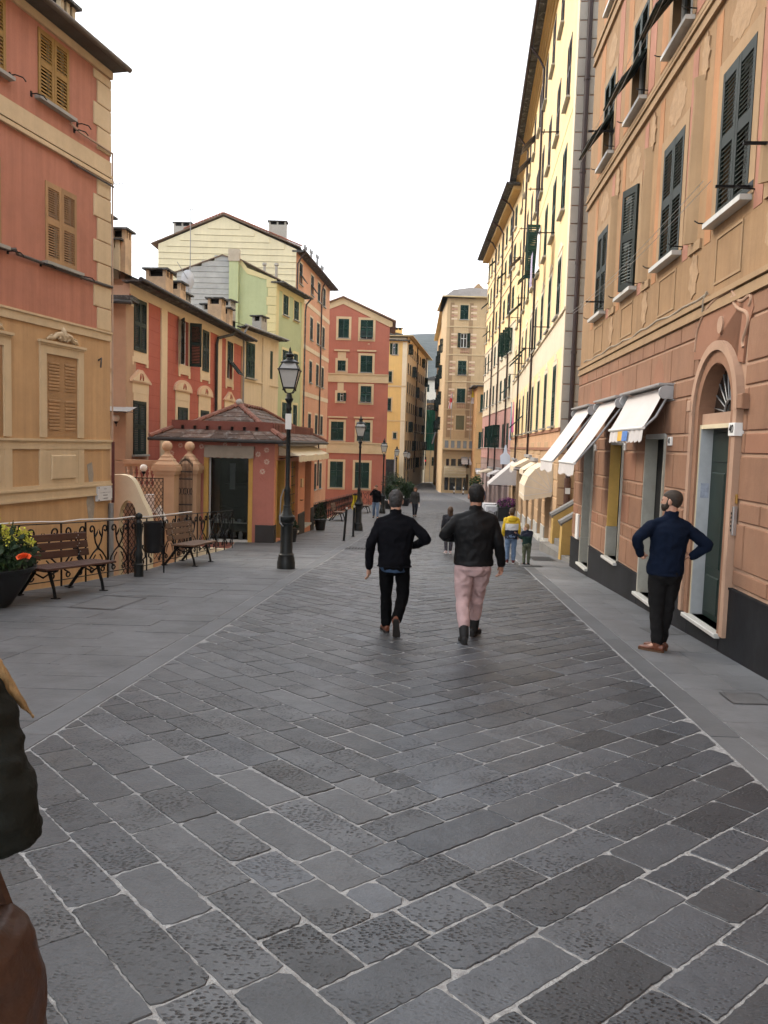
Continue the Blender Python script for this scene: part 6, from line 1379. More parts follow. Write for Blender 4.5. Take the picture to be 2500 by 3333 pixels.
# ================================================================ RAILINGS
def scroll_pts(c, r0, a0, turns, sgn, n=16):
    return [(c[0]+r0*(1-.72*k/n)*math.cos(a0+sgn*turns*2*math.pi*k/n), c[1]+r0*(1-.72*k/n)*math.sin(a0+sgn*turns*2*math.pi*k/n)) for k in range(n+1)]
def panel_mesh(w_):
    """two big crossing C-scrolls with curled ends between two posts"""
    b = MB()
    for sx in (-1, 1):
        top = scroll_pts((sx*(w_*.30), .86), .075, math.pi*(0 if sx < 0 else 1), .95, 1 if sx < 0 else -1)
        path = [(sx*-w_*.42, .30), (sx*-w_*.36, .40), (sx*-w_*.12, .50), (sx*w_*.06, .58), (sx*w_*.18, .70), (sx*w_*.19, .82)]
        start = (sx*(w_*.30)-sx*.075, .86)
        crv = [(sx*-w_*.30+sx*.07, .20), (sx*-w_*.40, .26), (sx*-w_*.38, .36), (sx*-w_*.2, .47), (0, .545), (sx*w_*.12, .64), (sx*w_*.17, .74), (start[0], .80), start]
        pts = [(x, 0, z) for x, z in crv]+[(x, 0, z) for x, z in top[1:]]
        b.tube(pts, .0145, 6)
        bot = scroll_pts((sx*-w_*.26, .185), .062, math.pi*(1 if sx < 0 else 0), .9, 1 if sx < 0 else -1)
        b.tube([(x, 0, z) for x, z in bot], .013, 6)
        b.tube([(sx*w_*.16, 0, .72), (sx*w_*.06, 0, .80), (sx*w_*.02, 0, .86)], [.012, .016, .003], 6)
        b.tube([(sx*w_*.1, 0, .43), (sx*w_*.2, 0, .36), (sx*w_*.24, 0, .26)], [.011, .012, .004], 6)
    b.tube([(.03*math.cos(a), 0, .545+.03*math.sin(a)) for a in [j*math.pi/4 for j in range(9)]], .01, 5)
    return b.mesh('scroll_panel', IRON, 60)
def railing(pts, label, pitch=.72, h=1.0):
    P = [Vector((x, y, gz(y))) for x, y in pts]; t = thing('iron_railing', label, 'railing', P[0]); L0 = P[0]
    seg = []; 
    for a, c in zip(P, P[1:]):
        n = max(1, round((c-a).length/pitch))
        for k in range(n): seg.append((a.lerp(c, k/n), a.lerp(c, (k+1)/n)))
    cache = {}
    for i, (a, c) in enumerate(seg):
        l = (c-a).length; d = (c-a); key = round(l, 2)
        if key not in cache: cache[key] = panel_mesh(l)
        m = (a+c)/2; yaw = math.atan2(d.y, d.x); pit = -math.asin(d.z/l)
        obj('scroll_panel', cache[key], t, m-L0, (0, pit, yaw))
        b = MB(); b.box(-.011, .011, -.011, .011, -.02, h); b.obj('post', IRON, t, a-L0, (0, 0, yaw))
        b = MB(); b.tube([a-L0+Vector((0, 0, .1)), c-L0+Vector((0, 0, .1))], .009, 5); b.obj('bottom_rail', IRON, t)
    b = MB(); b.box(-.011, .011, -.011, .011, -.02, h); b.obj('post', IRON, t, P[-1]-L0)
    for a, c in zip(P, P[1:]): b = MB(); b.tube([a-L0+Vector((0, 0, h)), c-L0+Vector((0, 0, h))], .02, 8, flat=.45); b.obj('top_rail', IRON, t)
    return t
RL = [(x+.06, y) for y, x in TL if 4 <= y <= 20.9]
railing(RL, 'black wrought iron railing with scrolls along the left terrace edge')
railing([(-2.8, 31.1), (-2.88, 40), (-2.2, 50), (-1.6, 56), (-.65, 57.5)], 'black iron railing beyond the kiosk shop, below the red house', .8)
# cord along the top of the near railing
b = MB(); pp = [Vector((x, y, gz(y)+1.035)) for x, y in RL]; b.tube([p+Vector((0, 0, .012*math.sin(k*2.2))) for k, p in enumerate([pp[0].lerp(pp[1], i/6) for i in range(6)]+[pp[1].lerp(pp[2], i/2) for i in range(2)]+[pp[2].lerp(pp[3], i/5) for i in range(5)]+[pp[3].lerp(pp[4], i/2) for i in range(2)]+[pp[4].lerp(pp[5], .35)])], .012, 6); tag(b.obj('rope_line', WHITE), 'long white rope lying along the top of the near iron railing', 'rope')
# ball-topped bollard post and litter bin
x, y = -4.33, 14.06; t = thing('ball_top_post', 'cast iron post with a ball top between bench and litter bin', 'post', (x, y, gz(y)))
b = MB(); b.lathe([(.085, 0), (.085, .22), (.065, .24), (.06, .34), (.075, .4), (.055, .46), (.05, .95), (.065, .97), (.05, 1.0), (.03, 1.03)], 14); b.obj('shaft', IRON2, t, smooth=40); b = MB(); b.lathe([(.02, -.06), (.055, -.035), (.065, 0), (.055, .035), (.01, .062)], 14, (0, 0, 1.08)); b.obj('ball', IRON2, t, smooth=80)
x, y = -4.27, 14.72; t = thing('litter_bin', 'black round litter bin hung beside the ball-topped post', 'litter bin', (x, y, gz(y)+.38))
b = MB(); b.lathe([(.13, 0), (.15, .015), (.165, .1), (.172, .55), (.18, .57), (.165, .57), (.15, .1), (.01, .06)], 20); b.obj('drum', mat('dented_black_steel', (.013, .013, .014), .45, .3, 4, bump=.01, bscale=5), t, smooth=40)
for z in (.12, .48): b = MB(); b.tube([(-.2, 0, z), (.2, 0, z)], .018, 6); b.obj('hoop', IRON, t)
b = MB(); b.tube([(.19, .05, -.38), (.19, .05, .6)], .015, 6); b.obj('stand_post', IRON, t)
# ================================================================ BENCHES
WOODD = mat('dark_brown_bench_wood', (.060, .021, .012), .55, .25, 3, bump=.002, bscale=20, aniso=(.5, 6, 6), objrand=.12, spec=.4); WOODL = mat('light_brown_bench_wood', (.12, .068, .040), .6, .25, 3, bump=.002, bscale=20, aniso=(.5, 6, 6), objrand=.12)
def bench(P0, P1, label, wood, n_seat=4, studs=True):
    """P0,P1: feet of the front legs; bench faces right of the line P0->P1"""
    a, c = Vector(P0), Vector(P1); mid = (a+c)/2; d = (c-a); L_ = d.length; t = thing('park_bench', label, 'bench', (mid.x, mid.y, gz(mid.y)))
    t.rotation_euler = (0, -math.asin((gz(c.y)-gz(a.y))/L_), math.atan2(d.y, d.x)); hl = L_/2
    for sx in (-1, 1):
        x = sx*hl; b = MB()
        b.tube([(x, 0, 0), (x, .03, .14), (x, .09, .3), (x, .12, .4)], [.024, .022, .026, .03], 8); b.box(x-.035, x+.035, -.06, .05, 0, .015); b.obj('leg', IRON, t)
        b = MB(); b.tube([(x, .64, 0), (x, .52, .16), (x, .40, .32), (x, .36, .4)], [.026, .026, .026, .03], 8); b.box(x-.035, x+.035, .58, .7, 0, .015); b.obj('leg', IRON, t)
        b = MB(); b.tube([(x, -.02, .40), (x, .2, .385), (x, .42, .40), (x, .46, .46), (x, .50, .6), (x, .56, .84)], [.02, .024, .028, .024, .02, .016], 8); b.tube([(x, .1, .36), (x, .22, .28), (x, .36, .33)], .013, 6); b.obj('side_frame', IRON, t)
    for k in range(n_seat):
        y0 = -.04+k*.118; b = MB(); b.frus(-hl-.24, hl+.24, y0, y0+.105, .0, .032, .006); me = b.mesh('seat_plank', wood); me.transform(Matrix(((1, 0, 0, 0), (0, 0, 1, 0), (0, 1, 0, .415), (0, 0, 0, 1)))); obj('seat_plank', me, t)
    for k in range(3):
        z0 = .50+k*.125; b = MB(); b.frus(-hl-.24, hl+.24, 0, .11, 0, .03, .006); me = b.mesh('back_plank', wood); me.transform(Matrix.Translation((0, .475+.026*k+.02, z0)) @ Matrix.Rotation(R(-12), 4, 'X') @ Matrix.Rotation(math.pi, 4, 'Z')); bo = obj('back_plank', me, t)
        if studs:
            for sx in (-1, 1):
                for dzz in (.035, .075): b = MB(); b.box(-.008, .008, -.006, .0, -.008, .008); b.obj('bolt', STEEL, bo, (sx*hl+(.02 if dzz > .05 else -.02)*sx, .465+.026*k, z0+dzz))
    return t
bench((-4.61, 11.14), (-4.28, 12.13), 'dark brown slatted bench beside the flower pot', WOODD); bench((-3.80, 16.03), (-3.70, 17.05), 'paler brown slatted bench between the litter bin and the kiosk', WOODL)
bench((-2.02, 38.6), (-1.95, 39.7), 'brown bench by the far railing near the yellow hose', WOODL, studs=False); bench((-.95, 47.2), (-.85, 48.3), 'farthest brown bench, behind the man on the phone', WOODL, studs=False)
# ================================================================ LAMP POSTS
FROST = mat('frosted_lantern_glass', (.46, .45, .42), .35, .12, 3, spec=.5)
def lamp_post(x, y, label):
    t = thing('street_lamp', label, 'street lamp', (x, y, gz(y)), group='lantern posts along the street')
    b = MB(); b.lathe([(.185, -.05), (.185, .14), (.175, .16), (.17, .22), (.155, .26), (.16, .29), (.14, .31), (.128, .33), (.122, .88), (.145, .9), (.15, .93), (.135, .95), (.165, .99), (.172, 1.03), (.165, 1.07), (.125, 1.1), (.085, 1.2), (.07, 1.26)], 22); b.obj('base', IRON2, t, smooth=40)
    b = MB(); b.lathe([(.07, 1.24), (.078, 1.28), (.06, 1.31), (.072, 1.42), (.06, 1.55), (.068, 1.58), (.066, 1.62), (.052, 1.66), (.045, 1.7), (.042, 3.2), (.056, 3.22), (.056, 3.26), (.045, 3.28), (.05, 3.36), (.083, 3.42), (.085, 3.44), (.06, 3.47), (.055, 3.52), (.035, 3.56)], 16); b.obj('shaft', IRON2, t, smooth=40)
    la = MB()
    for k in range(4):
        a = math.pi/4+k*math.pi/2; c, s = math.cos(a), math.sin(a)
        la.tube([(.03*c, .03*s, 3.55), (.10*c, .10*s, 3.56), (.145*c, .145*s, 3.62), (.15*c, .15*s, 3.66)], .011, 6); la.tube([(.155*c, .155*s, 3.645), (.275*c, .275*s, 4.0)], .013, 6); la.tube([(.155*c, .155*s, 3.645), (.165*c, .165*s, 3.60)], .012, 6)
    la.lathe([(.165, 3.645), (.165, 3.67)], 4, a0=math.pi/4); la.lathe([(.31, 4.0), (.31, 4.018), (.275, 4.03)], 4, a0=math.pi/4); la.obj('lantern_frame', IRON2, t)
    for k in range(4):
        a0, a1 = math.pi/4+k*math.pi/2, math.pi/4+(k+1)*math.pi/2; b = MB(); p = lambda r_, a, z: (r_*math.cos(a), r_*math.sin(a), z); b.face([p(.155, a0, 3.665), p(.155, a1, 3.665), p(.268, a1, 4.0), p(.268, a0, 4.0)]); b.obj('lantern_pane', FROST, t)
        b = MB(); b.face([p(.27, a0, 4.025), p(.27, a1, 4.025), p(.18, a1, 4.15), p(.18, a0, 4.15)]); b.obj('lantern_top_pane', mat('sky_pale_lantern_top', (.30, .30, .29), .3, .15, 3, spec=.5), t)  # top panes carry the sky's reflection in their pale colour
        b = MB(); b.tube([p(.275, a0, 4.02), p(.18, a0, 4.15)], .012, 5); b.obj('hip_bar', IRON2, t)
    b = MB(); b.lathe([(.185, 4.145), (.19, 4.165), (.12, 4.2), (.075, 4.22), (.06, 4.27), (.088, 4.29), (.088, 4.32), (.045, 4.34), (.035, 4.37), (.02, 4.4), (.022, 4.42), (.004, 4.47)], 14); b.obj('lantern_crown', IRON2, t, smooth=40)
    return t
L1_ = lamp_post(-1.97, 16.17, 'nearest cast iron lantern post, beside the kiosk shop'); L1_['group'] = 'lantern posts along the street'
b = MB(); b.box(-.06, .06, -.07, -.045, 2.83, 3.14); b.obj('white_tag', WHITE, L1_, smooth=None); b = MB(); b.tube([(-.07, -.05, 1.62), (-.12, -.06, 1.45), (-.13, -.07, 1.15), (-.12, -.16, .95), (-.05, -.17, .88)], .012, 6); b.obj('loose_cable', GALV, L1_)
index_kids()
strip_ = [c for c in KIDS[L1_.name] if not c.name.startswith(('white_tag', 'loose_cable'))]; KIDS[L1_.name] = strip_
for x, y, lab in ((-.99, 30.9, 'second lantern post down the street, by the two slim posts'), (-.1, 47.4, 'third lantern post, behind the man on the phone'), (.9, 65, 'fourth lantern post, in front of the yellow corner house'), (1.85, 75, 'fifth lantern post, left one of the far overlapping pair'), (2.4, 84, 'farthest lantern post, right one of the far overlapping pair')):
    dup(L1_, (x, y, gz(y)), None, lab)
# slim posts with pale caps
for x, y, lab, tilt in ((-1.23, 24.8, 'nearer slim black post with pale cap', 3.5), (-1.03, 27.05, 'farther slim black post with pale cap, by the second lamp', 1)):
    t = thing('slim_bollard', lab, 'bollard', (x, y, gz(y)), group='slim black posts'); t.rotation_euler = (0, R(tilt), 0); b = MB(); b.tube([(0, 0, 0), (0, 0, 1.0)], .038, 12); b.obj('shaft', IRON2, t, smooth=40); b = MB(); b.lathe([(.03, 1.0), (.032, 1.05), (.02, 1.07)], 10); b.obj('cap', STEEL, t, smooth=40); b = MB(); b.lathe([(.07, 0), (.07, .012), (.04, .015)], 12); b.obj('foot', IRON2, t)
# yellow hose hung by the far bench
t = thing('yellow_hose', 'yellow hose hung in loops on a stand beside the far bench', 'hose', (-1.55, 42, gz(42)+.1)); HY = mat('yellow_hose_rubber', (.62, .50, .02), .5, .1, 3)
for k in range(5): b = MB(); b.tube([(-.12+.06*k+.05*math.sin(q*1.3+k), .02*k, 1.15-1.05*math.sin(math.pi*q/12)*(.75+.06*k)) for q in range(13)], .022, 6); b.obj('loop', HY, t)
b = MB(); b.tube([(0, 0, -.1), (0, 0, 1.2)], .025, 6); b.box(-.12, .12, -.04, .04, 1.1, 1.16); b.obj('stand', IRON, t)
# black-and-white bollards before the striped house
for x, y, lab in ((7.35, 84.5, 'left striped bollard before the striped house'), (8.2, 83.4, 'right striped bollard before the striped house')):
    t = thing('striped_bollard', lab, 'bollard', (x, y, gz(y)), group='striped bollards')
    for k in range(5): b = MB(); b.tube([(0, 0, .2*k), (0, 0, .2*k+.2)], .06, 10); b.obj('band', IRON if k % 2 == 0 else WHITE, t)
# ================================================================ PLANTS
def leaves(n, fn, size, m, name, parent, seed=1, droop=.3, loc=(0, 0, 0), fold=True):
    q = random.Random(seed); b = MB()
    for _ in range(n):
        c, outd = fn(q); c = Vector(c); s = size*q.uniform(.6, 1.3); d = (Vector(outd)+Vector((q.gauss(0, .6), q.gauss(0, .6), q.gauss(0, .5)-droop*.3))).normalized(); u = d.orthogonal().normalized(); u = (Matrix.Rotation(q.uniform(0, 6.28), 3, d) @ u)*s*.32; e = d*s; mid = c+e*.5+Vector((0, 0, s*.06))
        b.face([c, mid+u, c+e, mid]); b.face([c, mid, c+e, mid-u])
    return b.obj(name, m, parent, loc)
def ball(cx, cy, cz, rx, ry, rz_, shell=.5):
    def fn(q):
        while True:
            v = Vector((q.gauss(0, 1), q.gauss(0, 1), q.gauss(0, 1))).normalized(); k = q.uniform(shell, 1)
            if mnoise.noise(v*2.3+Vector((cx, cy, cz)))*.5+q.random() > .3: break
        return (cx+v.x*rx*k, cy+v.y*ry*k, cz+v.z*rz_*k), v
    return fn
POT = mat('black_planter', (.014, .014, .015), .5, .2, 4, spec=.4); SOIL = mat('potting_soil', (.03, .022, .016), .95, .3, 8)
# big pot with orange and yellow blooms at the left edge
x, y = -5.12, 10.35; t = thing('flower_planter', 'large black bowl planter with yellow and orange blooms at the left edge', 'planter', (x, y, gz(y)))
b = MB(); b.lathe([(.2, 0), (.24, .03), (.3, .12), (.42, .3), (.5, .46), (.55, .5), (.56, .53), (.52, .53), (.46, .44), (.01, .42)], 28); b.obj('pot', POT, t, smooth=40); b = MB(); b.lathe([(.5, .45), (.3, .49), (.01, .5)], 20); b.obj('soil', SOIL, t)
for k in range(7):
    a = k*.9; b = MB(); b.tube([(.1*math.cos(a), .1*math.sin(a), .45), (.2*math.cos(a), .2*math.sin(a), .8), (.3*math.cos(a), .3*math.sin(a), 1.12)], [.012, .009, .004], 5); b.obj('stem', LEAF2, t)
leaves(1500, ball(0, 0, .72, .55, .52, .30, .2), .10, LEAF2, 'foliage', t, 2); leaves(700, ball(.08, 0, .66, .52, .5, .2, .3), .07, LEAF, 'foliage', t, 3)
YEB = mat('yellow_green_bloom', (.52, .50, .06), .7, .3, 20); ORB = mat('orange_bloom', (.80, .12, .03), .6, .2, 12)
for k, (bx, by, bz, rr_) in enumerate(((-.05, -.05, 1.1, .13), (.22, .0, 1.0, .12), (.42, .02, .98, .1), (-.28, 0, 1.05, .14), (.08, .1, 1.0, .1), (.3, -.1, .9, .1), (.5, 0, .86, .07), (-.1, -.2, .95, .1), (.1, -.12, 1.18, .07))): leaves(95, ball(bx, by, bz, rr_, rr_, rr_*.8, .1), .035, YEB, 'bloom_cluster', t, 20+k)
b = MB(); q = random.Random(9)
for k in range(26):
    a, e = k*2.4, .2+.8*(k/26); r0 = .025+.05*(k/26); c = Vector((.56, -.28, .70)); d = Vector((math.cos(a)*math.sin(e*1.5), math.sin(a)*math.sin(e*1.5), math.cos(e*1.5))); u = d.orthogonal().normalized()*.045; w2 = d.cross(u).normalized()*.012; b.face([c, c+d*r0+u, c+d*(r0+.03), c+d*r0-u])
b.obj('orange_rose', ORB, t); b = MB(); b.tube([(.4, -.2, .5), (.52, -.27, .64), (.56, -.28, .69)], .006, 5); b.obj('stem', LEAF, t)
# cone topiary beside the kiosk door, and one by the first door
def cone_plant(x, y, h, lab, seed):
    t = thing('topiary_pot', lab, 'potted plant', (x, y, gz(y))); b = MB(); b.lathe([(.16, 0), (.17, .02), (.215, .36), (.235, .37), (.235, .42), (.2, .42), (.01, .38)], 16); b.obj('pot', POT, t, smooth=40); b = MB(); b.tube([(0, 0, .38), (0, 0, .38+h*.8)], [.02, .008], 6); b.obj('trunk', SOIL, t)
    def fn(q): z = q.random()**1.4; a = q.uniform(0, 6.28); rr_ = (.23*(1-z)**.8+.015)*q.uniform(.55, 1.05); return (rr_*math.cos(a), rr_*math.sin(a), .44+z*h), (math.cos(a), math.sin(a), .4)
    leaves(1100, fn, .05, LEAF2, 'foliage', t, seed)
cone_plant(-2.42, 30.4, .62, 'cone-shaped shrub in a black pot at the far corner of the kiosk', 4); cone_plant(-2.78, 23.75, .35, 'low shrub in a black pot at the kiosk\'s first door', 5)
def bush(x, y, sz, lab, seed, pot=True, n=900, m=LEAF2, z=0):
    t = thing('potted_shrub', lab, 'potted plant', (x, y, gz(y)+z)); h = .55 if pot else 0
    if pot: b = MB(); b.lathe([(.22, 0), (.24, .03), (.33, .48), (.36, .5), (.36, .55), (.3, .55), (.01, .5)], 16); b.obj('pot', POT, t, smooth=40)
    b = MB()
    for k in range(5): a = k*1.3; b.tube([(0, 0, h-.1), (.15*math.cos(a)*sz, .15*math.sin(a)*sz, h+.4*sz), (.4*math.cos(a)*sz, .4*math.sin(a)*sz, h+.8*sz)], [.025, .018, .006], 5)
    b.obj('stems', SOIL, t); leaves(n, ball(0, 0, h+.55*sz, .55*sz, .5*sz, .6*sz, .25), .13, m, 'foliage', t, seed); leaves(n//3, ball(.2*sz, 0, h+.8*sz, .35*sz, .35*sz, .35*sz, .2), .11, LEAF, 'foliage', t, seed+30)
bush(1.5, 57, 1.0, 'large dark potted shrub, foremost of the group by the far lamps', 11); bush(.95, 60, 1.25, 'bushy dark shrub behind the foremost potted one by the far lamps', 12); bush(.3, 52.5, .9, 'potted shrub half hidden behind the left walking man', 13); bush(1.9, 62, .8, 'smaller shrub on the street side of the potted group', 14); bush(.55, 70, 1.5, 'tall shrub against the yellow corner house', 15)
# restaurant tables with cloths and purple flowers
TC = mat('white_table_cloth', (.70, .70, .72), .9, .05, 3, bump=.004, bscale=6)
def table(x, y, lab):
    t = thing('cafe_table', lab, 'table', (x, y, gz(y))); b = MB()
    for sx in (-1, 1):
        for sy in (-1, 1): b.box(sx*.32-.02, sx*.32+.02, sy*.32-.02, sy*.32+.02, 0, .72)
    b.obj('frame', IRON, t); b = MB(); b.box(-.42, .42, -.42, .42, .72, .75); n = 10
    for k in range(4):
        a = k*math.pi/2; M = Matrix.Rotation(a, 4, 'Z')
        for i in range(n): P = lambda i, lo: tuple(M @ Vector((-.42+.84*i/n, -.43-.03*lo*math.sin(i*2.2), .74-lo*(.26+.05*math.cos(i*1.3))))); b.face([P(i, 0), P(i+1, 0), P(i+1, 1), P(i, 1)])
    b.obj('table_cloth', TC, t); return t
table(6.15, 45, 'nearer white-clothed café table by the purple flowers'); table(6.45, 48.5, 'farther white-clothed café table below the long awning')
def chair(x, y, rz, lab):
    t = thing('cafe_chair', lab, 'chair', (x, y, gz(y)), rz)
    for sx in (-1, 1):
        for sy in (-1, 1): b = MB(); b.box(sx*.18-.018, sx*.18+.018, sy*.18-.018, sy*.18+.018, 0, .45 if sy < 0 else .85); b.obj('leg', IRON, t)
    b = MB(); b.box(-.2, .2, -.2, .2, .43, .47); b.obj('seat', IRON, t)
    for z in (.55, .66, .77): b = MB(); b.box(-.18, .18, .165, .195, z, z+.06); b.obj('back_slat', IRON, t)
chair(6.45, 44.1, math.pi, 'dark slatted café chair tucked at the nearer white table'); chair(6.9, 44.6, -1.7, 'dark café chair against the wall by the nearer white table')
t = thing('purple_flower_box', 'dark planter heaped with purple flowers behind the boy in yellow', 'planter', (6.75, 43.4, gz(43.4))); b = MB(); b.box(-.55, .4, -.2, .2, 0, .75); b.obj('box', POT, t)
leaves(420, ball(-.05, 0, .92, .6, .28, .25, .3), .10, LEAF2, 'foliage', t, 41); leaves(520, ball(-.05, -.05, 1.02, .6, .28, .26, .5), .07, mat('purple_petals', (.28, .03, .24), .6, .3, 12), 'blossom', t, 42)
t = thing('hanging_basket', 'leafy basket hung under the long restaurant awning', 'hanging plant', (6.3, 55.5, -1.0)); b = MB(); b.lathe([(.05, 0), (.2, .1), (.24, .3), (.2, .3)], 12); b.obj('basket', POT, t); leaves(260, ball(0, 0, .35, .5, .4, .32, .2), .16, LEAF, 'foliage', t, 44); b = MB(); b.tube([(0, 0, .3), (0, 0, 1.6), (.9, 0, 1.65)], .012, 5); b.obj('hook', IRON, t)
# ================================================================ PEOPLE
TMP = bpy.data.scenes.new('tmp_remesh')
def remesh(b, name, vox, mats, smooth=3, fold=0, fs=11, pick=None, fz=1.0):
    """fuse overlapping closed tubes into one continuous skin"""
    me = b.mesh('tmp', [])if False else None
    me = bpy.data.meshes.new('tmp'); me.from_pydata(b.v, [], b.f)
    o = bpy.data.objects.new('tmp', me); TMP.collection.objects.link(o)
    m = o.modifiers.new('r', 'REMESH'); m.mode = 'VOXEL'; m.voxel_size = vox; m.use_smooth_shade = True
    if smooth: s = o.modifiers.new('s', 'SMOOTH'); s.factor = .5; s.iterations = smooth
    vl = TMP.view_layers[0]; vl.update(); dg = vl.depsgraph
    r = bpy.data.meshes.new_from_object(o.evaluated_get(dg)); r.name = name
    bpy.data.objects.remove(o); bpy.data.meshes.remove(me)
    if fold:
        n = len(r.vertices); co = np.empty(n*3, 'f'); no = np.empty(n*3, 'f'); r.vertices.foreach_get('co', co); r.vertex_normals.foreach_get('vector', no); co = co.reshape(-1, 3); no = no.reshape(-1, 3)
        d = np.empty(n, 'f')
        for i, p in enumerate(co):
            q = Vector((p[0]*fs, p[1]*fs, p[2]*fs*fz)); a = mnoise.noise(q); c = mnoise.noise(q*2.1+Vector((7, 3, 1))); d[i] = (1-abs(a)*2.2)*.7+c*.45
        co += no*(d*fold)[:, None]; r.vertices.foreach_set('co', co.ravel())
    r.materials.clear()
    for q in mats: r.materials.append(q)
    if pick:
        r.polygons.foreach_set('material_index', [pick(p.center) for p in r.polygons])
    r.polygons.foreach_set('use_smooth', [True]*len(r.polygons)); r.update(); return r
def loft(b, rings, n=18):
    """closed horizontal rings (cx,cy,z,rx,ry[,yaw])"""
    R_ = []
    for q in rings:
        cx, cy, z, rx, ry = q[:5]; yw = q[5] if len(q) > 5 else 0; R_.append([b.p((cx+rx*math.cos(a)*math.cos(yw)-ry*math.sin(a)*math.sin(yw), cy+rx*math.cos(a)*math.sin(yw)+ry*math.sin(a)*math.cos(yw), z)) for a in [2*math.pi*k/n for k in range(n)]])
    for k in range(len(R_)-1):
        for j in range(n): l = (j+1) % n; b.f.append([R_[k][j], R_[k][l], R_[k+1][l], R_[k+1][j]])
    b.f.append(R_[0][::-1]); b.f.append(R_[-1])
def limb(b, pts, rad, n=12, sub=4, flat=1.0):
    """tapered limb through joints; joints rounded a little"""
    P = [Vector(p) for p in pts]; q = []; rr_ = []
    for k in range(len(P)-1):
        for j in range(sub):
            t = j/sub; q.append(P[k].lerp(P[k+1], t)); rr_.append(rad[k]+(rad[k+1]-rad[k])*t)
    q.append(P[-1]); rr_.append(rad[-1])
    for _ in range(1): q = [q[0]]+[(q[i-1]+q[i]*2+q[i+1])/4 for i in range(1, len(q)-1)]+[q[-1]]
    b.tube(q, rr_, n, flat=flat); 
    for p, r_ in ((q[0], rr_[0]), (q[-1], rr_[-1])): blob(b, p, (r_*.98,)*3)
def blob(b, c, r_, n=10, yaw=0):
    loft(b, [(c[0], c[1], c[2]+r_[2]*math.sin(a), max(.001, r_[0]*math.cos(a)), max(.001, r_[1]*math.cos(a)), yaw) for a in [-1.45+2.9*k/8 for k in range(9)]], n)
def hand(b, wr, d, thumb, k=1.0, curl=.45, grip=0):
    d = Vector(d).normalized(); th = Vector(thumb); th = (th-d*th.dot(d)).normalized(); nrm = d.cross(th); wr = Vector(wr)
    b.tube([wr-d*.03*k, wr+d*.02*k, wr+d*.055*k, wr+d*.088*k], [.024*k, .032*k, .040*k, .034*k], 12, flat=.42) if abs(nrm.z) > .5 or True else None
    for i, (off, ln) in enumerate(((.030, .072), (.010, .080), (-.010, .075), (-.029, .058))):
        p = wr+d*.075*k+th*off*k; pts = [p]; dd = d.copy(); c = curl*(1+.12*i)
        for s_ in (.45, .32, .26): dd = (Matrix.Rotation(c*(1.0 if not grip else 1.7), 3, th) @ dd); pts.append(pts[-1]+dd*ln*s_*k*1.15)
        b.tube(pts, [.0098*k, .0092*k, .0085*k, .0068*k], 8)
    p = wr+d*.018*k+th*.026*k; q = p+(th*.75+d*.75).normalized()*.042*k; e = q+(d*.95+th*.25-nrm*.2).normalized()*.036*k
    b.tube([p, q, e], [.014*k, .0115*k, .0085*k], 8)
HS = 1.06
HEADR = [(0, .032, .036, .046), (.07, .050, .056, .034), (.18, .062, .078, .018), (.32, .069, .090, .004), (.45, .073, .095, -.002), (.58, .0755, .098, -.004), (.7, .074, .097, -.006), (.82, .064, .086, -.008), (.92, .044, .062, -.010), (.985, .02, .028, -.011), (1.0, .004, .006, -.011)]
def head_rings(k, z0, hh, cx, cy, yaw, grow=1.0, add=0.0, lo=0, back=0.0):
    out_ = []
    for f_, rx, ry, oy in HEADR:
        if f_ < lo: continue
        oy = (oy-back)*k; rx *= HS; ry *= HS*.98; out_.append((cx-math.sin(yaw)*oy, cy+math.cos(yaw)*oy, z0+hh*f_*(1 if f_ < .9 else 1+add*.5), rx*k*grow+add, ry*k*grow+add, yaw))
    return out_
SKIN = mat('skin_light', (.46, .26, .18), .55, .12, 12, spec=.35); SKIN2 = mat('skin_warm', (.34, .175, .115), .55, .12, 12, spec=.35)
LIP = mat('lip', (.30, .11, .09), .5, .1, 9); EYEM = mat('eye_dark', (.02, .014, .012), .2, .1, 9, spec=.6)
def fab(name, c, rough=.9, bump=.002, sc=60, **kw): return mat(name, c, rough, kw.pop('var', .18), kw.pop('scale', 5), bump=bump, bscale=sc, spec=kw.pop('spec', .25), **kw)
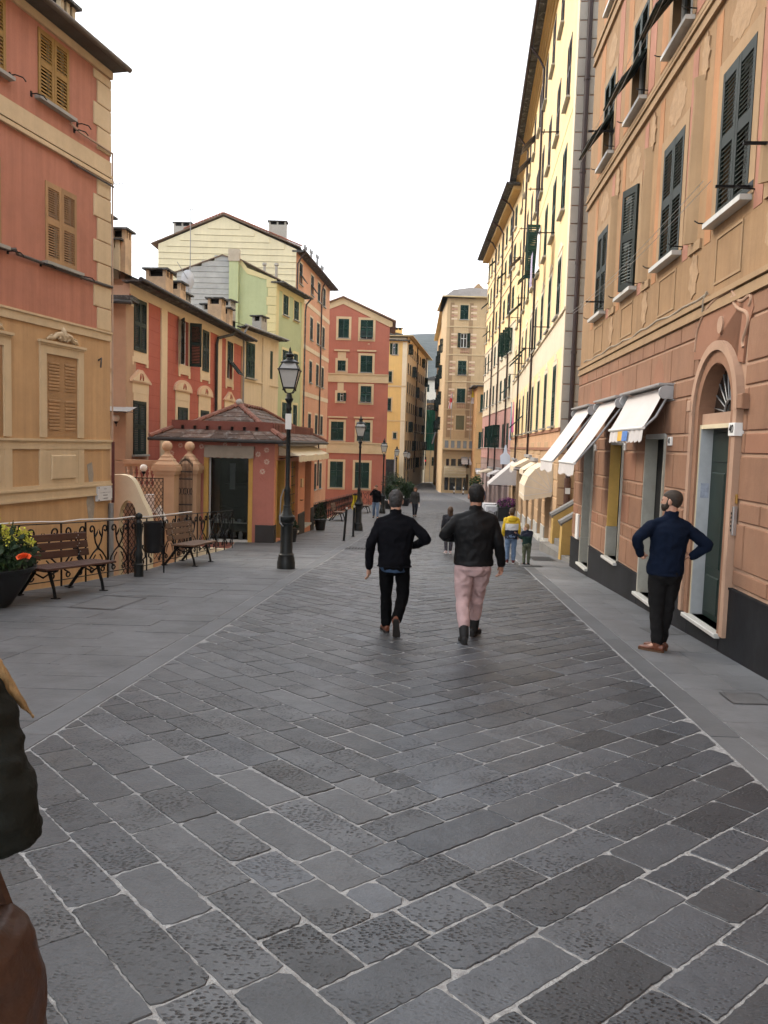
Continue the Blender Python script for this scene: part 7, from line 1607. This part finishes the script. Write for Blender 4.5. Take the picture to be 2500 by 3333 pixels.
def person(name, label, loc, rz, h, P, vox=.012, skin=SKIN, hair_m=None, top=None, bottom=None, shoe=None, cat='person', pick=None, hem=None, topfold=.011, botfold=.011, hair='short', fine=False, collar=True, extra_hem=None, sole=None, sw=1.0, hw=1.0, belly=1.0, group=None):
    """P: joint positions in metres (x right, y forward, z up). h standing height"""
    t = thing(name, label, cat, loc, rz, group); k = h/1.75; g = lambda n: Vector(P[n])
    hz0 = P.get('chin', h-.232*k); hh = h-hz0; hx, hy = P.get('head', (0, .02)); yaw = P.get('yaw', 0)
    nb = P.get('neck', (0, 0, h-.30*k)); lean = P.get('lean', (0, 0)); pel = P.get('pelvis', (0, 0, h*.52))
    fv = vox*.62 if fine else vox
    def torso(b, grow, z_hem, hemw=None):
        zs = nb[2]-.035*k; cz = lambda u: (pel[0]+(nb[0]-pel[0])*u, pel[1]+(nb[1]-pel[1])*u)
        T = zs-pel[2]
        rows_ = [(-.14, .165*hw, .115), (-.03, .168*hw, .122), (.12, .160*hw, .115), (.28, .155*sw, .108*belly), (.45, .163*sw, .112*belly), (.62, .178*sw, .118), (.78, .190*sw, .115), (.90, .180*sw, .095), (.97, .135*sw, .075), (1.04, .075, .062)]
        rg = []
        for u, rx, ry in rows_:
            z = pel[2]+T*u
            if z_hem is not None and z < z_hem: continue
            c = cz(max(0, min(1, u))); rg.append((c[0], c[1]-.012*math.sin(max(0, u)*3), z, rx*k+grow, ry*k+grow))
        if z_hem is not None: c = cz(0); rg.insert(0, (c[0], c[1], z_hem, (hemw or rg[0][3]), rg[0][4]+.022))
        loft(b, rg)
    # body: one continuous figure under the clothes
    b = MB(); torso(b, -.008, None); limb(b, [(nb[0], nb[1]-.01, nb[2]-.06*k), (nb[0]+(hx-nb[0])*.5, nb[1]+(hy-nb[1])*.5-.01, nb[2]+.04*k), (hx, hy-.015, hz0+.06*k)], [.064*k, .060*k, .062*k])
    loft(b, head_rings(k, hz0, hh, hx, hy, yaw))
    F_ = Vector((-math.sin(yaw), math.cos(yaw), 0)); S_ = Vector((math.cos(yaw), math.sin(yaw), 0)); hc = Vector((hx, hy, hz0))
    b.tube([hc+F_*.094*k+Vector((0, 0, hh*.52)), hc+F_*.108*k+Vector((0, 0, hh*.42)), hc+F_*.112*k+Vector((0, 0, hh*.36)), hc+F_*.088*k+Vector((0, 0, hh*.33))], [.008*k, .011*k, .014*k, .01*k], 8)
    for sx in (-1, 1):
        e = hc+S_*sx*.084*k-F_*.008*k+Vector((0, 0, hh*.42)); blob(b, e, (.012*k, .020*k, .034*k), yaw=yaw); blob(b, hc+S_*sx*.03*k+F_*.082*k+Vector((0, 0, hh*.56)), (.022*k, .012*k, .008*k), yaw=yaw)
    blob(b, hc+F_*.088*k+Vector((0, 0, hh*.22)), (.024*k, .010*k, .011*k), yaw=yaw)
    for s_ in 'LR':
        sh, el, wr = g('sh'+s_), g('el'+s_), g('wr'+s_); limb(b, [sh, el, wr], [.050*k, .040*k, .026*k]); hd = P.get('hand'+s_)
        if hd: hand(b, wr, hd[0], hd[1], k, hd[2] if len(hd) > 2 else .45, hd[3] if len(hd) > 3 else 0)
        hp, kn, an = g('hp'+s_), g('kn'+s_), g('an'+s_); limb(b, [hp, kn, kn.lerp(an, .35), an], [.078*k, .052*k, .052*k, .036*k]); to = Vector(P['to'+s_]); limb(b, [an, an+(to-an)*.55+Vector((0, 0, -.02)), to], [.036*k, .036*k, .026*k])
    me = remesh(b, 'body', fv, [skin], 2 if fine else 2); body = obj('body', me, t)
    # shirt or jacket with sleeves
    b = MB(); zh = hem if hem is not None else pel[2]-.06*k; torso(b, .028*k, zh, P.get('hemw'))
    for s_ in 'LR':
        sh, el, wr = g('sh'+s_), g('el'+s_), g('wr'+s_); cu = el.lerp(wr, P.get('cuff', .95)); limb(b, [sh+Vector((0, 0, -.0)), sh.lerp(el, .5), el, el.lerp(cu, .5), cu], [.066*k, .064*k, .058*k, .053*k, .043*k], 14); limb(b, [(nb[0], nb[1]-.015, nb[2]-.015*k), sh+Vector((0, -.005, .008*k))], [.062*k, .060*k])
    if collar: loft(b, [(nb[0], nb[1]-.008, nb[2]-.06*k, .085*k, .078*k), (nb[0]+(hx-nb[0])*.3, nb[1]+(hy-nb[1])*.3-.008, nb[2]+.005*k, .068*k, .068*k), (nb[0]+(hx-nb[0])*.5, nb[1]+(hy-nb[1])*.5-.012, nb[2]+.075*k, .068*k, .068*k)])
    tm = top if isinstance(top, list) else [top]; obj('jacket', remesh(b, 'jacket', vox, tm, 3, topfold, P.get('fs', 10)/k, pick, P.get('fz', .8)), t)
    if extra_hem:
        b = MB(); c = (pel[0], pel[1]); loft(b, [(c[0], c[1], zh+.03, .18*k*hw, .144*k), (c[0], c[1], zh-.02, .188*k*hw, .147*k), (c[0], c[1]-.01, zh-.06, .15*k*hw, .149*k)]); obj('shirt_tail', remesh(b, 'shirt_tail', vox, [extra_hem], 2, .003), t)
    # trousers
    b = MB(); wz = pel[2]+.02; c = (pel[0], pel[1]); loft(b, [(c[0], c[1]-.01, pel[2]-.17*k, .12*k*hw, .105*k), (c[0], c[1]-.018, pel[2]-.10*k, .172*k*hw, .135*k), (c[0], c[1]-.012, pel[2]-.02*k, .172*k*hw, .132*k), (c[0], c[1], wz+.03, .165*k*hw, .12*k)])
    bt = P.get('cuffs', (.92, .92)); lr = P.get('legr', (.098, .072, .066, .055))
    for i, s_ in enumerate('LR'):
        hp, kn, an = g('hp'+s_), g('kn'+s_), g('an'+s_); cu = kn.lerp(an, bt[i]); limb(b, [hp, hp.lerp(kn, .5), kn, kn.lerp(cu, .5), cu], [lr[0]*k, (lr[0]+lr[1])/2*k*1.02, lr[1]*k, lr[2]*k, lr[3]*k], 14)
    bm2 = bottom if isinstance(bottom, list) else [bottom]; obj('trousers', remesh(b, 'trousers', vox, bm2, 3, botfold, 11/k, None, .7), t)
    # shoes
    for s_ in 'LR':
        an, to = g('an'+s_), Vector(P['to'+s_]); d = (to-an); up_ = Vector(P.get('shup'+s_, (0, 0, 1))); fwd = Vector((d.x, d.y, d.z)); fl = fwd-up_*fwd.dot(up_); fl = fl.normalized(); sd = fl.cross(up_).normalized(); base = to-up_*(to-an).dot(up_)*0
        L_ = .285*k; heel = an-fl*.065*k; H_ = P.get('ankh', .09)*k
        M = Matrix(((sd.x, fl.x, up_.x, heel.x), (sd.y, fl.y, up_.y, heel.y), (sd.z, fl.z, up_.z, heel.z), (0, 0, 0, 1)))
        def Q(x, y, z): return M @ Vector((x*k, y*k, z*k))
        b = MB(lambda x, y, z: Q(x, y, z)); hb = -H_/k+.012
        secs = [(-.012, .028, .07), (.03, .038, .085), (.09, .040, .075), (.15, .044, .055), (.21, .047, .046), (.255, .036, .036), (.275, .012, .022)]
        rings = []
        for y_, wx, hz in secs: rings.append([b.p((wx*math.cos(a), y_, hb+hz*.5+hz*.5*math.sin(a))) for a in [2*math.pi*j/12 for j in range(12)]])
        for i in range(len(rings)-1):
            for j in range(12): l = (j+1) % 12; b.f.append([rings[i][j], rings[i][l], rings[i+1][l], rings[i+1][j]])
        b.f += [rings[0][::-1], rings[-1]]
        a_ = MB(); a_.v = [tuple(v) for v in b.v]; a_.f = b.f
        an2 = an+(g('kn'+s_)-an).normalized()*(P.get('boot', .05))*k; limb(a_, [an-up_*.04*k, an, an2], [.046*k, .052*k, .056*k], 12)
        so = obj('shoe', remesh(a_, 'shoe', max(.006, vox*.6), [shoe], 2), t)
        c_ = MB(lambda x, y, z: Q(x, y, z)); c_.f = []
        pl = [(-.03, .0), (-.036, .05), (-.034, .11), (-.042, .17), (-.046, .215), (-.034, .262), (0, .283), (.034, .262), (.046, .215), (.042, .17), (.034, .11), (.036, .05), (.03, .0), (0, -.016)]
        lo, hi = [c_.p((x, y_, hb-.014)) for x, y_ in pl], [c_.p((x, y_, hb+.012)) for x, y_ in pl]; n_ = len(pl); c_.f += [lo[::-1], hi]+[[lo[i], lo[(i+1) % n_], hi[(i+1) % n_], hi[i]] for i in range(n_)]; c_.m = [0]*len(c_.f)
        obj('sole', c_.mesh('sole', sole or IRON), so)
    # hair
    if hair:
        b = MB(); up0 = hc
        if hair == 'short' or hair == 'crop':
            ad = .0065*k if hair == 'short' else .004*k
            rg = []
            for f_, rx, ry, oy in HEADR:
                if f_ < .05: continue
                bk = .040 if f_ < .3 else (.030 if f_ < .5 else (.018 if f_ < .62 else .004)); sh_ = .62 if f_ < .3 else (.78 if f_ < .5 else (.9 if f_ < .62 else 1)); ox = (oy-bk)*k; gx = (.84 if f_ < .3 else (.92 if f_ < .5 else 1)); rx *= HS; ry *= HS*.98
                rg.append((hx+math.sin(yaw)*-ox, hy+math.cos(yaw)*ox, hz0+hh*f_+(ad if f_ > .9 else 0), (rx*k+ad)*gx, ry*k*sh_+ad, yaw))
            loft(b, rg)
        else:
            ln = hair if isinstance(hair, float) else .3
            rg = []
            for f_, rx, ry, oy in HEADR:
                if f_ < .3: continue
                bk = .034 if f_ < .62 else .006; ox = (oy-bk)*k; rg.append((hx-math.sin(yaw)*ox, hy+math.cos(yaw)*ox, hz0+hh*f_+(.012*k if f_ > .9 else 0), rx*k*1.06+.014*k, ry*k*(.8 if f_ < .62 else 1.04)+.012*k, yaw))
            c = hc-F_*.045*k
            low = [(c.x, c.y, hz0+hh*.4-ln*k, .055*k, .022*k, yaw), (c.x, c.y, hz0+hh*.35-ln*.7*k, .085*k, .034*k, yaw), (c.x, c.y, hz0+hh*.3-ln*.3*k, .09*k, .05*k, yaw), (c.x, c.y, hz0+hh*.4, .086*k, .062*k, yaw)]
            loft(b, low); loft(b, rg)
            for sx in (-1, 1): limb(b, [hc+S_*sx*.07*k+F_*.01+Vector((0, 0, hh*.75)), hc+S_*sx*.088*k+Vector((0, 0, hh*.4)), hc+S_*sx*.085*k+Vector((0, 0, hh*.3-ln*.5*k))], [.03*k, .028*k, .016*k])
        obj('hair', remesh(b, 'hair', vox*.7, [hair_m], 2, .0075 if hair != 'crop' else .0015, 44), t)
    if P.get('beard'):
        b = MB(); rg = []
        for f_, rx, ry, oy in HEADR[:4]: rg.append((hx-math.sin(yaw)*(oy+.006)*k, hy+math.cos(yaw)*(oy+.006)*k, hz0+hh*(f_-.03), rx*k+.006, ry*k+.007, yaw))
        rg.append((hx-math.sin(yaw)*.0, hy+math.cos(yaw)*.0, hz0+hh*.36, .062*k, .08*k, yaw)); loft(b, rg)
        for sx in (-1, 1): limb(b, [hc+S_*sx*.058*k+F_*.03*k+Vector((0, 0, hh*.2)), hc+S_*sx*.076*k+F_*.012*k+Vector((0, 0, hh*.36)), hc+S_*sx*.078*k+F_*.008*k+Vector((0, 0, hh*.55))], [.03*k, .018*k, .010*k])
        obj('beard', remesh(b, 'beard', vox*.6, [hair_m], 2, .002, 50), t)
    if P.get('face', True):
        for sx in (-1, 1):
            b = MB(); e = hc+S_*sx*.031*k+F_*.092*k+Vector((0, 0, hh*.5)); blob(b, e, (.011*k, .006*k, .006*k), 8, yaw); b.m = [0]*len(b.f); b.obj('eye', EYEM, body)
        b = MB(); blob(b, hc+F_*.099*k+Vector((0, 0, hh*.22)), (.022*k, .004*k, .005*k), 8, yaw); b.m = [0]*len(b.f); b.obj('lips', LIP, body)
    return t
BLK = fab('black_jacket_cloth', (.0050, .0052, .007), .8, spec=.06); BLKT = fab('black_trouser_cloth', (.0035, .0035, .004), .85, spec=.06); LEATH = mat('black_leather', (.007, .007, .0075), .5, .3, 9, bump=.004, bscale=26, spec=.14)
PNKT = fab('pink_trouser_cloth', (.46, .315, .305), .85, .003, 40, var=.12); NAVY = fab('navy_knit', (.0065, .011, .024), .9, spec=.06); CHAR = fab('charcoal_trouser_cloth', (.014, .0135, .0135), .9, spec=.06); DENIM = fab('blue_shirt_denim', (.028, .052, .095), .85); JEAN = fab('faded_jeans', (.13, .19, .29), .85, var=.3); BRSH = mat('brown_leather_shoe', (.13, .040, .018), .4, .3, 12, spec=.5); BKSH = mat('black_suede_boot', (.014, .0135, .0135), .7, .2, 12); SOLE = mat('dark_rubber_sole', (.022, .019, .017), .8, .2, 9); SOLEB = mat('tan_welt_sole', (.10, .055, .03), .8, .2, 9)
GREYH = mat('grey_dark_hair', (.045, .043, .042), .6, .7, 40, bump=.006, bscale=90); DARKH = mat('near_black_hair', (.0085, .0075, .007), .65, .4, 40, bump=.004, bscale=120); BRNH = mat('brown_hair', (.075, .042, .024), .55, .5, 30, bump=.005, bscale=60, aniso=(4, 4, .4)); BLDH = mat('blond_hair', (.30, .19, .085), .55, .4, 30, bump=.005, bscale=60, aniso=(4, 4, .4)); STUB = mat('cropped_brown_hair', (.035, .025, .018), .7, .3, 60)
Y0_ = 9.28
person('person', 'man in black jacket and black trousers with brown shoes, walking away mid-stride', (.14, Y0_, gz(Y0_)), 0, 1.69, dict(
    chin=1.455, head=(-.005, .03), yaw=R(-6), neck=(0, 0, 1.395), pelvis=(.0, 0, .87), shL=(-.175, -.01, 1.305), elL=(-.285, -.06, 1.06), wrL=(-.300, .05, .76), shR=(.175, -.01, 1.305), elR=(.375, -.06, 1.13), wrR=(.215, .16, 1.02),
    handL=((.02, .10, -1), (.3, .9, 0), .28), handR=((-.6, .7, -.2), (0, .3, 1), .8), hpL=(-.09, .01, .80), knL=(-.085, .10, .44), anL=(-.075, .08, .085), toL=(-.11, .24, .03), hpR=(.09, -.01, .80), knR=(.115, .02, .44), anR=(.035, -.24, .20), toR=(.045, -.24, .04), shupR=(0, .92, .38), cuff=.93, cuffs=(.93, .93), legr=(.092, .070, .064, .062), hemw=.212, face=True),
    vox=.010, fine=True, skin=SKIN, hair_m=GREYH, top=BLK, bottom=BLKT, shoe=BRSH, sole=SOLE, hem=.80, extra_hem=DENIM, sw=1.16)
Y0_ = 8.98
person('person', 'man in black leather jacket and cropped pink trousers, walking away', (1.03, Y0_, gz(Y0_)), 0, 1.78, dict(
    chin=1.545, head=(.005, .03), yaw=R(4), neck=(0, 0, 1.47), pelvis=(0, 0, .93), shL=(-.19, -.01, 1.38), elL=(-.355, -.05, 1.20), wrL=(-.16, .18, 1.14), shR=(.19, -.01, 1.38), elR=(.275, -.04, 1.13), wrR=(.325, .03, .875),
    handL=((.8, .5, 0), (0, .2, 1), .8), handR=((.0, .10, -1), (-.4, .9, 0), .42), hpL=(-.10, 0, .85), knL=(-.105, .03, .49), anL=(-.095, -.22, .10), toL=(-.10, -.06, .045), hpR=(.10, .01, .85), knR=(.075, .16, .50), anR=(.06, .20, .10), toR=(.13, .36, .04), cuffs=(.74, .66), legr=(.110, .079, .069, .058), hemw=.225, boot=.10),
    vox=.010, fine=True, skin=SKIN2, hair_m=DARKH, top=LEATH, bottom=PNKT, shoe=BKSH, sole=SOLE, hem=.875, sw=1.18, hw=1.14, botfold=.015, topfold=.011)
Y0_ = 8.66
person('person', 'bearded man in navy knit and charcoal trousers with hands on hips', (3.10, Y0_, gz(Y0_)), R(4), 1.78, dict(
    chin=1.555, head=(.03, .02), yaw=R(46), beard=True, neck=(.02, 0, 1.475), pelvis=(-.01, 0, .94), shL=(-.175, 0, 1.39), elL=(-.375, -.08, 1.255), wrL=(-.295, .0, 1.075), shR=(.19, -.01, 1.37), elR=(.43, -.08, 1.19), wrR=(.285, .0, 1.06),
    handL=((.75, .35, -.15), (0, .5, .8), .5, 1), handR=((-.85, .35, -.2), (0, .5, .8), .5, 1), hpL=(-.09, 0, .86), knL=(-.075, .02, .50), anL=(-.06, -.03, .09), toL=(-.15, .07, .03), hpR=(.085, .01, .86), knR=(.06, .05, .50), anR=(.03, .08, .09), toR=(-.05, .20, .03), cuffs=(.93, .93), legr=(.100, .074, .066, .060), hemw=.185),
    vox=.010, fine=True, skin=SKIN, hair_m=STUB, hair='crop', top=NAVY, bottom=CHAR, shoe=BRSH, sole=SOLEB, hem=.86, sw=1.0)
# children
YJ, WJ, NJ = fab('yellow_jacket_cloth', (.60, .40, .025), .7), fab('white_jacket_cloth', (.70, .69, .67), .7), fab('navy_jacket_cloth', (.012, .015, .03), .7)
def stand(h, sp=.075, arm=.17, fwd=.0, dl=0, dr=0):
    k = h/1.75
    return dict(neck=(0, 0, h-.30*k), pelvis=(0, 0, h*.53), shL=(-.18*k, 0, h-.36*k), elL=(-.235*k, -.03*k, h-.64*k), wrL=(-.24*k, .05*k, h-.88*k), shR=(.18*k, 0, h-.36*k), elR=(.235*k, -.03*k, h-.64*k), wrR=(.24*k, .05*k, h-.88*k), handL=((0, .2, -1), (.3, .9, 0), .4), handR=((0, .2, -1), (-.3, .9, 0), .4), hpL=(-.09*k, 0, .49*h), knL=(-.1*k, .02*k, .28*h), anL=(-sp*k*1.3, 0, .05*h), toL=(-sp*k*1.6, .15*k, .018*h), hpR=(.09*k, 0, .49*h), knR=(.1*k, .02*k, .28*h), anR=(sp*k*1.3, 0, .05*h), toR=(sp*k*1.6, .15*k, .018*h))
P = stand(1.32); P['chin'] = 1.32-.205; P['neck'] = (0, 0, 1.08); P.update(hemw=.15, ankh=.05*1.75)
y = 18.77; by = person('person', 'boy in yellow, white and navy hooded jacket and pale jeans, seen from behind', (3.02, y, gz(y)), R(-2), 1.32, P, vox=.010, hair_m=BRNH, top=[YJ, WJ, NJ], bottom=JEAN, shoe=mat('dark_red_trainer', (.10, .02, .02), .6, .2, 9), sole=WHITE, hem=.60, sw=1.08, pick=lambda c: 0 if abs(c.x) > .155 or c.z > .955 else (1 if c.z > .80 else 2))
b = MB(); loft(b, [(0, -.06, .985, .06, .05), (0, -.07, 1.03, .11, .07), (0, -.055, 1.09, .115, .085), (0, -.03, 1.125, .10, .085)]); obj('hood', remesh(b, 'hood', .008, [YJ], 2, .004), by)
P = stand(.97); P['chin'] = .97-.185; P['neck'] = (0, 0, .79); P.update(yaw=R(75), head=(-.02, .01), elR=(.11, .08, .62), wrR=(-.06, .14, .60), elL=(-.10, .10, .62), wrL=(-.22, .12, .72), handL=((-.8, .1, .6), (0, 0, 1), .4), toL=(-.12, .05, .018), toR=(-.03, .06, .018))
y = 18.44; person('person', 'small blond toddler in dark green jacket and khaki trousers, holding something up', (3.34, y, gz(y)), R(8), .97, P, vox=.009, hair_m=BLDH, top=[fab('bottle_green_cloth', (.012, .032, .026), .8), NJ], pick=lambda c: 1 if c.z > .68 else 0, bottom=fab('khaki_cloth', (.10, .11, .07), .85), shoe=IRON2, sole=WHITE, hem=.46, sw=1.05)
P = stand(1.25, .06); P['chin'] = 1.25-.2; P['neck'] = (0, 0, 1.02); P.update(head=(.02, .0), yaw=R(20))
y = 21.15; person('person', 'girl with long brown hair half hidden behind the man in pink trousers', (1.74, y, gz(y)), R(5), 1.25, P, vox=.011, hair_m=BRNH, hair=.28, top=fab('dark_print_cloth', (.03, .03, .036), .85, var=.6, scale=30), bottom=fab('patterned_legging', (.06, .055, .065), .85, var=.7, scale=25), shoe=mat('pink_white_trainer', (.5, .38, .36), .6, .2, 9), sole=WHITE, hem=.62)
# people farther down the street, coming towards the viewer
P = stand(1.76, .075); P.update(elR=(.30, .10, 1.22), wrR=(.11, .14, 1.55), handR=((-.3, 0, 1), (0, .3, .5), .5), knL=(-.1, .10, .50), anL=(-.11, .14, .09), toL=(-.12, .29, .03), knR=(.1, -.02, .5), anR=(.10, -.20, .11), toR=(.11, -.06, .03), yaw=R(-8))
y = 42.4; person('person', 'man in dark jacket and blue jeans walking closer with a phone at his ear', (-.45, y, gz(y)), math.pi, 1.76, P, vox=.014, hair_m=BRNH, top=BLK, bottom=JEAN, shoe=IRON2, hem=.86)
PUFF = fab('dark_puffer_cloth', (.026, .025, .024), .55, .02, 14, aniso=(.3, .3, 3))
P = stand(1.66, .05); P.update(knR=(.07, .08, .47), anR=(.06, .10, .085), toR=(.06, .24, .03), anL=(-.06, -.12, .09), toL=(-.07, .02, .03))
y = 45.2; wm = person('person', 'woman with chestnut hair in dark quilted jacket walking towards the viewer', (1.74, y, gz(y)), math.pi, 1.66, P, vox=.013, hair_m=mat('chestnut_hair', (.09, .035, .02), .55, .4, 30), hair=.16, top=PUFF, bottom=fab('dark_navy_trousers', (.012, .014, .022), .85), shoe=IRON2, hem=.74, hw=1.0)
b = MB(); b.box(-.03, .03, -.006, .006, -.14, 0); b.obj('held_paper', WHITE, wm, (-.24, .10, .72)); 
P = stand(1.7, .06); P.update(knR=(.08, .06, .48)); y = 51.5
bl = person('person', 'person in blue denim jacket with a shoulder strap, walking away by the restaurant', (6.25, y, gz(y)), 0, 1.7, P, vox=.014, hair_m=DARKH, top=[fab('denim_jacket_cloth', (.03, .055, .11), .85)], bottom=fab('dark_grey_trousers', (.02, .022, .025), .85), shoe=IRON2, hem=.90)
b = MB(); b.tube([(-.17, -.135, .95), (-.05, -.165, 1.15), (.1, -.14, 1.4)], .016, 6); b.obj('shoulder_strap', WHITE, bl); b = MB(); b.tube([(-.17, -.11, .89), (0, -.14, .88), (.17, -.11, .89)], .022, 6); b.obj('white_shirt_hem', WHITE, bl)
# passer-by cut by the left edge of the picture
OLV = fab('dark_olive_jacket_cloth', (.0075, .0085, .0065), .75, .004, 45, spec=.15); y = 1.42
P = stand(1.62, .07); P.update(elR=(.262, -.10, 1.10), wrR=(.10, .16, 1.12), handR=((-.6, .7, 0), (0, 0, 1), .6), elL=(-.24, .0, 1.05), wrL=(-.10, .2, 1.1), handL=((.6, .7, 0), (0, 0, 1), .6), knR=(.10, .05, .46), fs=8, fz=2.4, hemw=.245)
ol = person('person', 'passer-by in dark olive jacket and brown trousers cut off by the left edge', (-.91, y, gz(y)), R(4), 1.64, P, vox=.009, hair_m=BLDH, hair=.24, top=OLV, bottom=fab('brown_trouser_cloth', (.055, .026, .016), .8), shoe=BKSH, hem=.80, topfold=.016, hw=1.05)
b = MB(); [limb(b, [(.10, .0, 1.50), (.165+q*.01, .02, 1.40), (.215+q*.012, .03, 1.31-q*.006), (.245+q*.008, .04, 1.278-q*.01)], [.010, .007, .0045, .002]) for q in range(3)]; obj('hair_lock', remesh(b, 'hair_lock', .0035, [BLDH], 2, .004, 30), ol)
bpy.data.scenes.remove(TMP)
b = MB(); loft(b, [(0, 0, 0, .06, .10), (0, 0, .05, .085, .14), (0, 0, .2, .085, .14), (.0, 0, .30, .055, .12), (0, 0, .33, .02, .09)]); 
t = thing('shoulder_bag', 'brown leather bag at the side of the passer-by cut off by the left edge', 'bag', (-.69, 1.36, .50)); TMP = bpy.data.scenes.new('tmp2'); obj('pouch', remesh(b, 'pouch', .007, [mat('brown_bag_leather', (.055, .026, .016), .55, .35, 6, bump=.004, bscale=26, spec=.3)], 2, .008, 9), t); bpy.data.scenes.remove(TMP)
b = MB(); b.tube([(0, -.09, .31), (-.07, -.12, .6), (-.14, -.03, .86), (-.1, .08, .6), (0, .09, .31)], .012, 6); b.obj('strap', MATS['brown_bag_leather'], t)
# ================================================================ AIR
b = MB(); b.box(-1400, 1400, -60, 2600, -13.2, 215); hz = b.obj('haze', None); hz.data.materials.clear()
hm = bpy.data.materials.new('haze_air'); hm.use_nodes = True; hn = hm.node_tree; hn.nodes.clear()
pv = hn.nodes.new('ShaderNodeVolumePrincipled'); pv.inputs['Color'].default_value = (.82, .89, 1, 1); pv.inputs['Density'].default_value = .00016; pv.inputs['Anisotropy'].default_value = 0
ho = hn.nodes.new('ShaderNodeOutputMaterial'); hn.links.new(pv.outputs[0], ho.inputs['Volume']); hz.data.materials.append(hm); hz['kind'] = 'stuff'
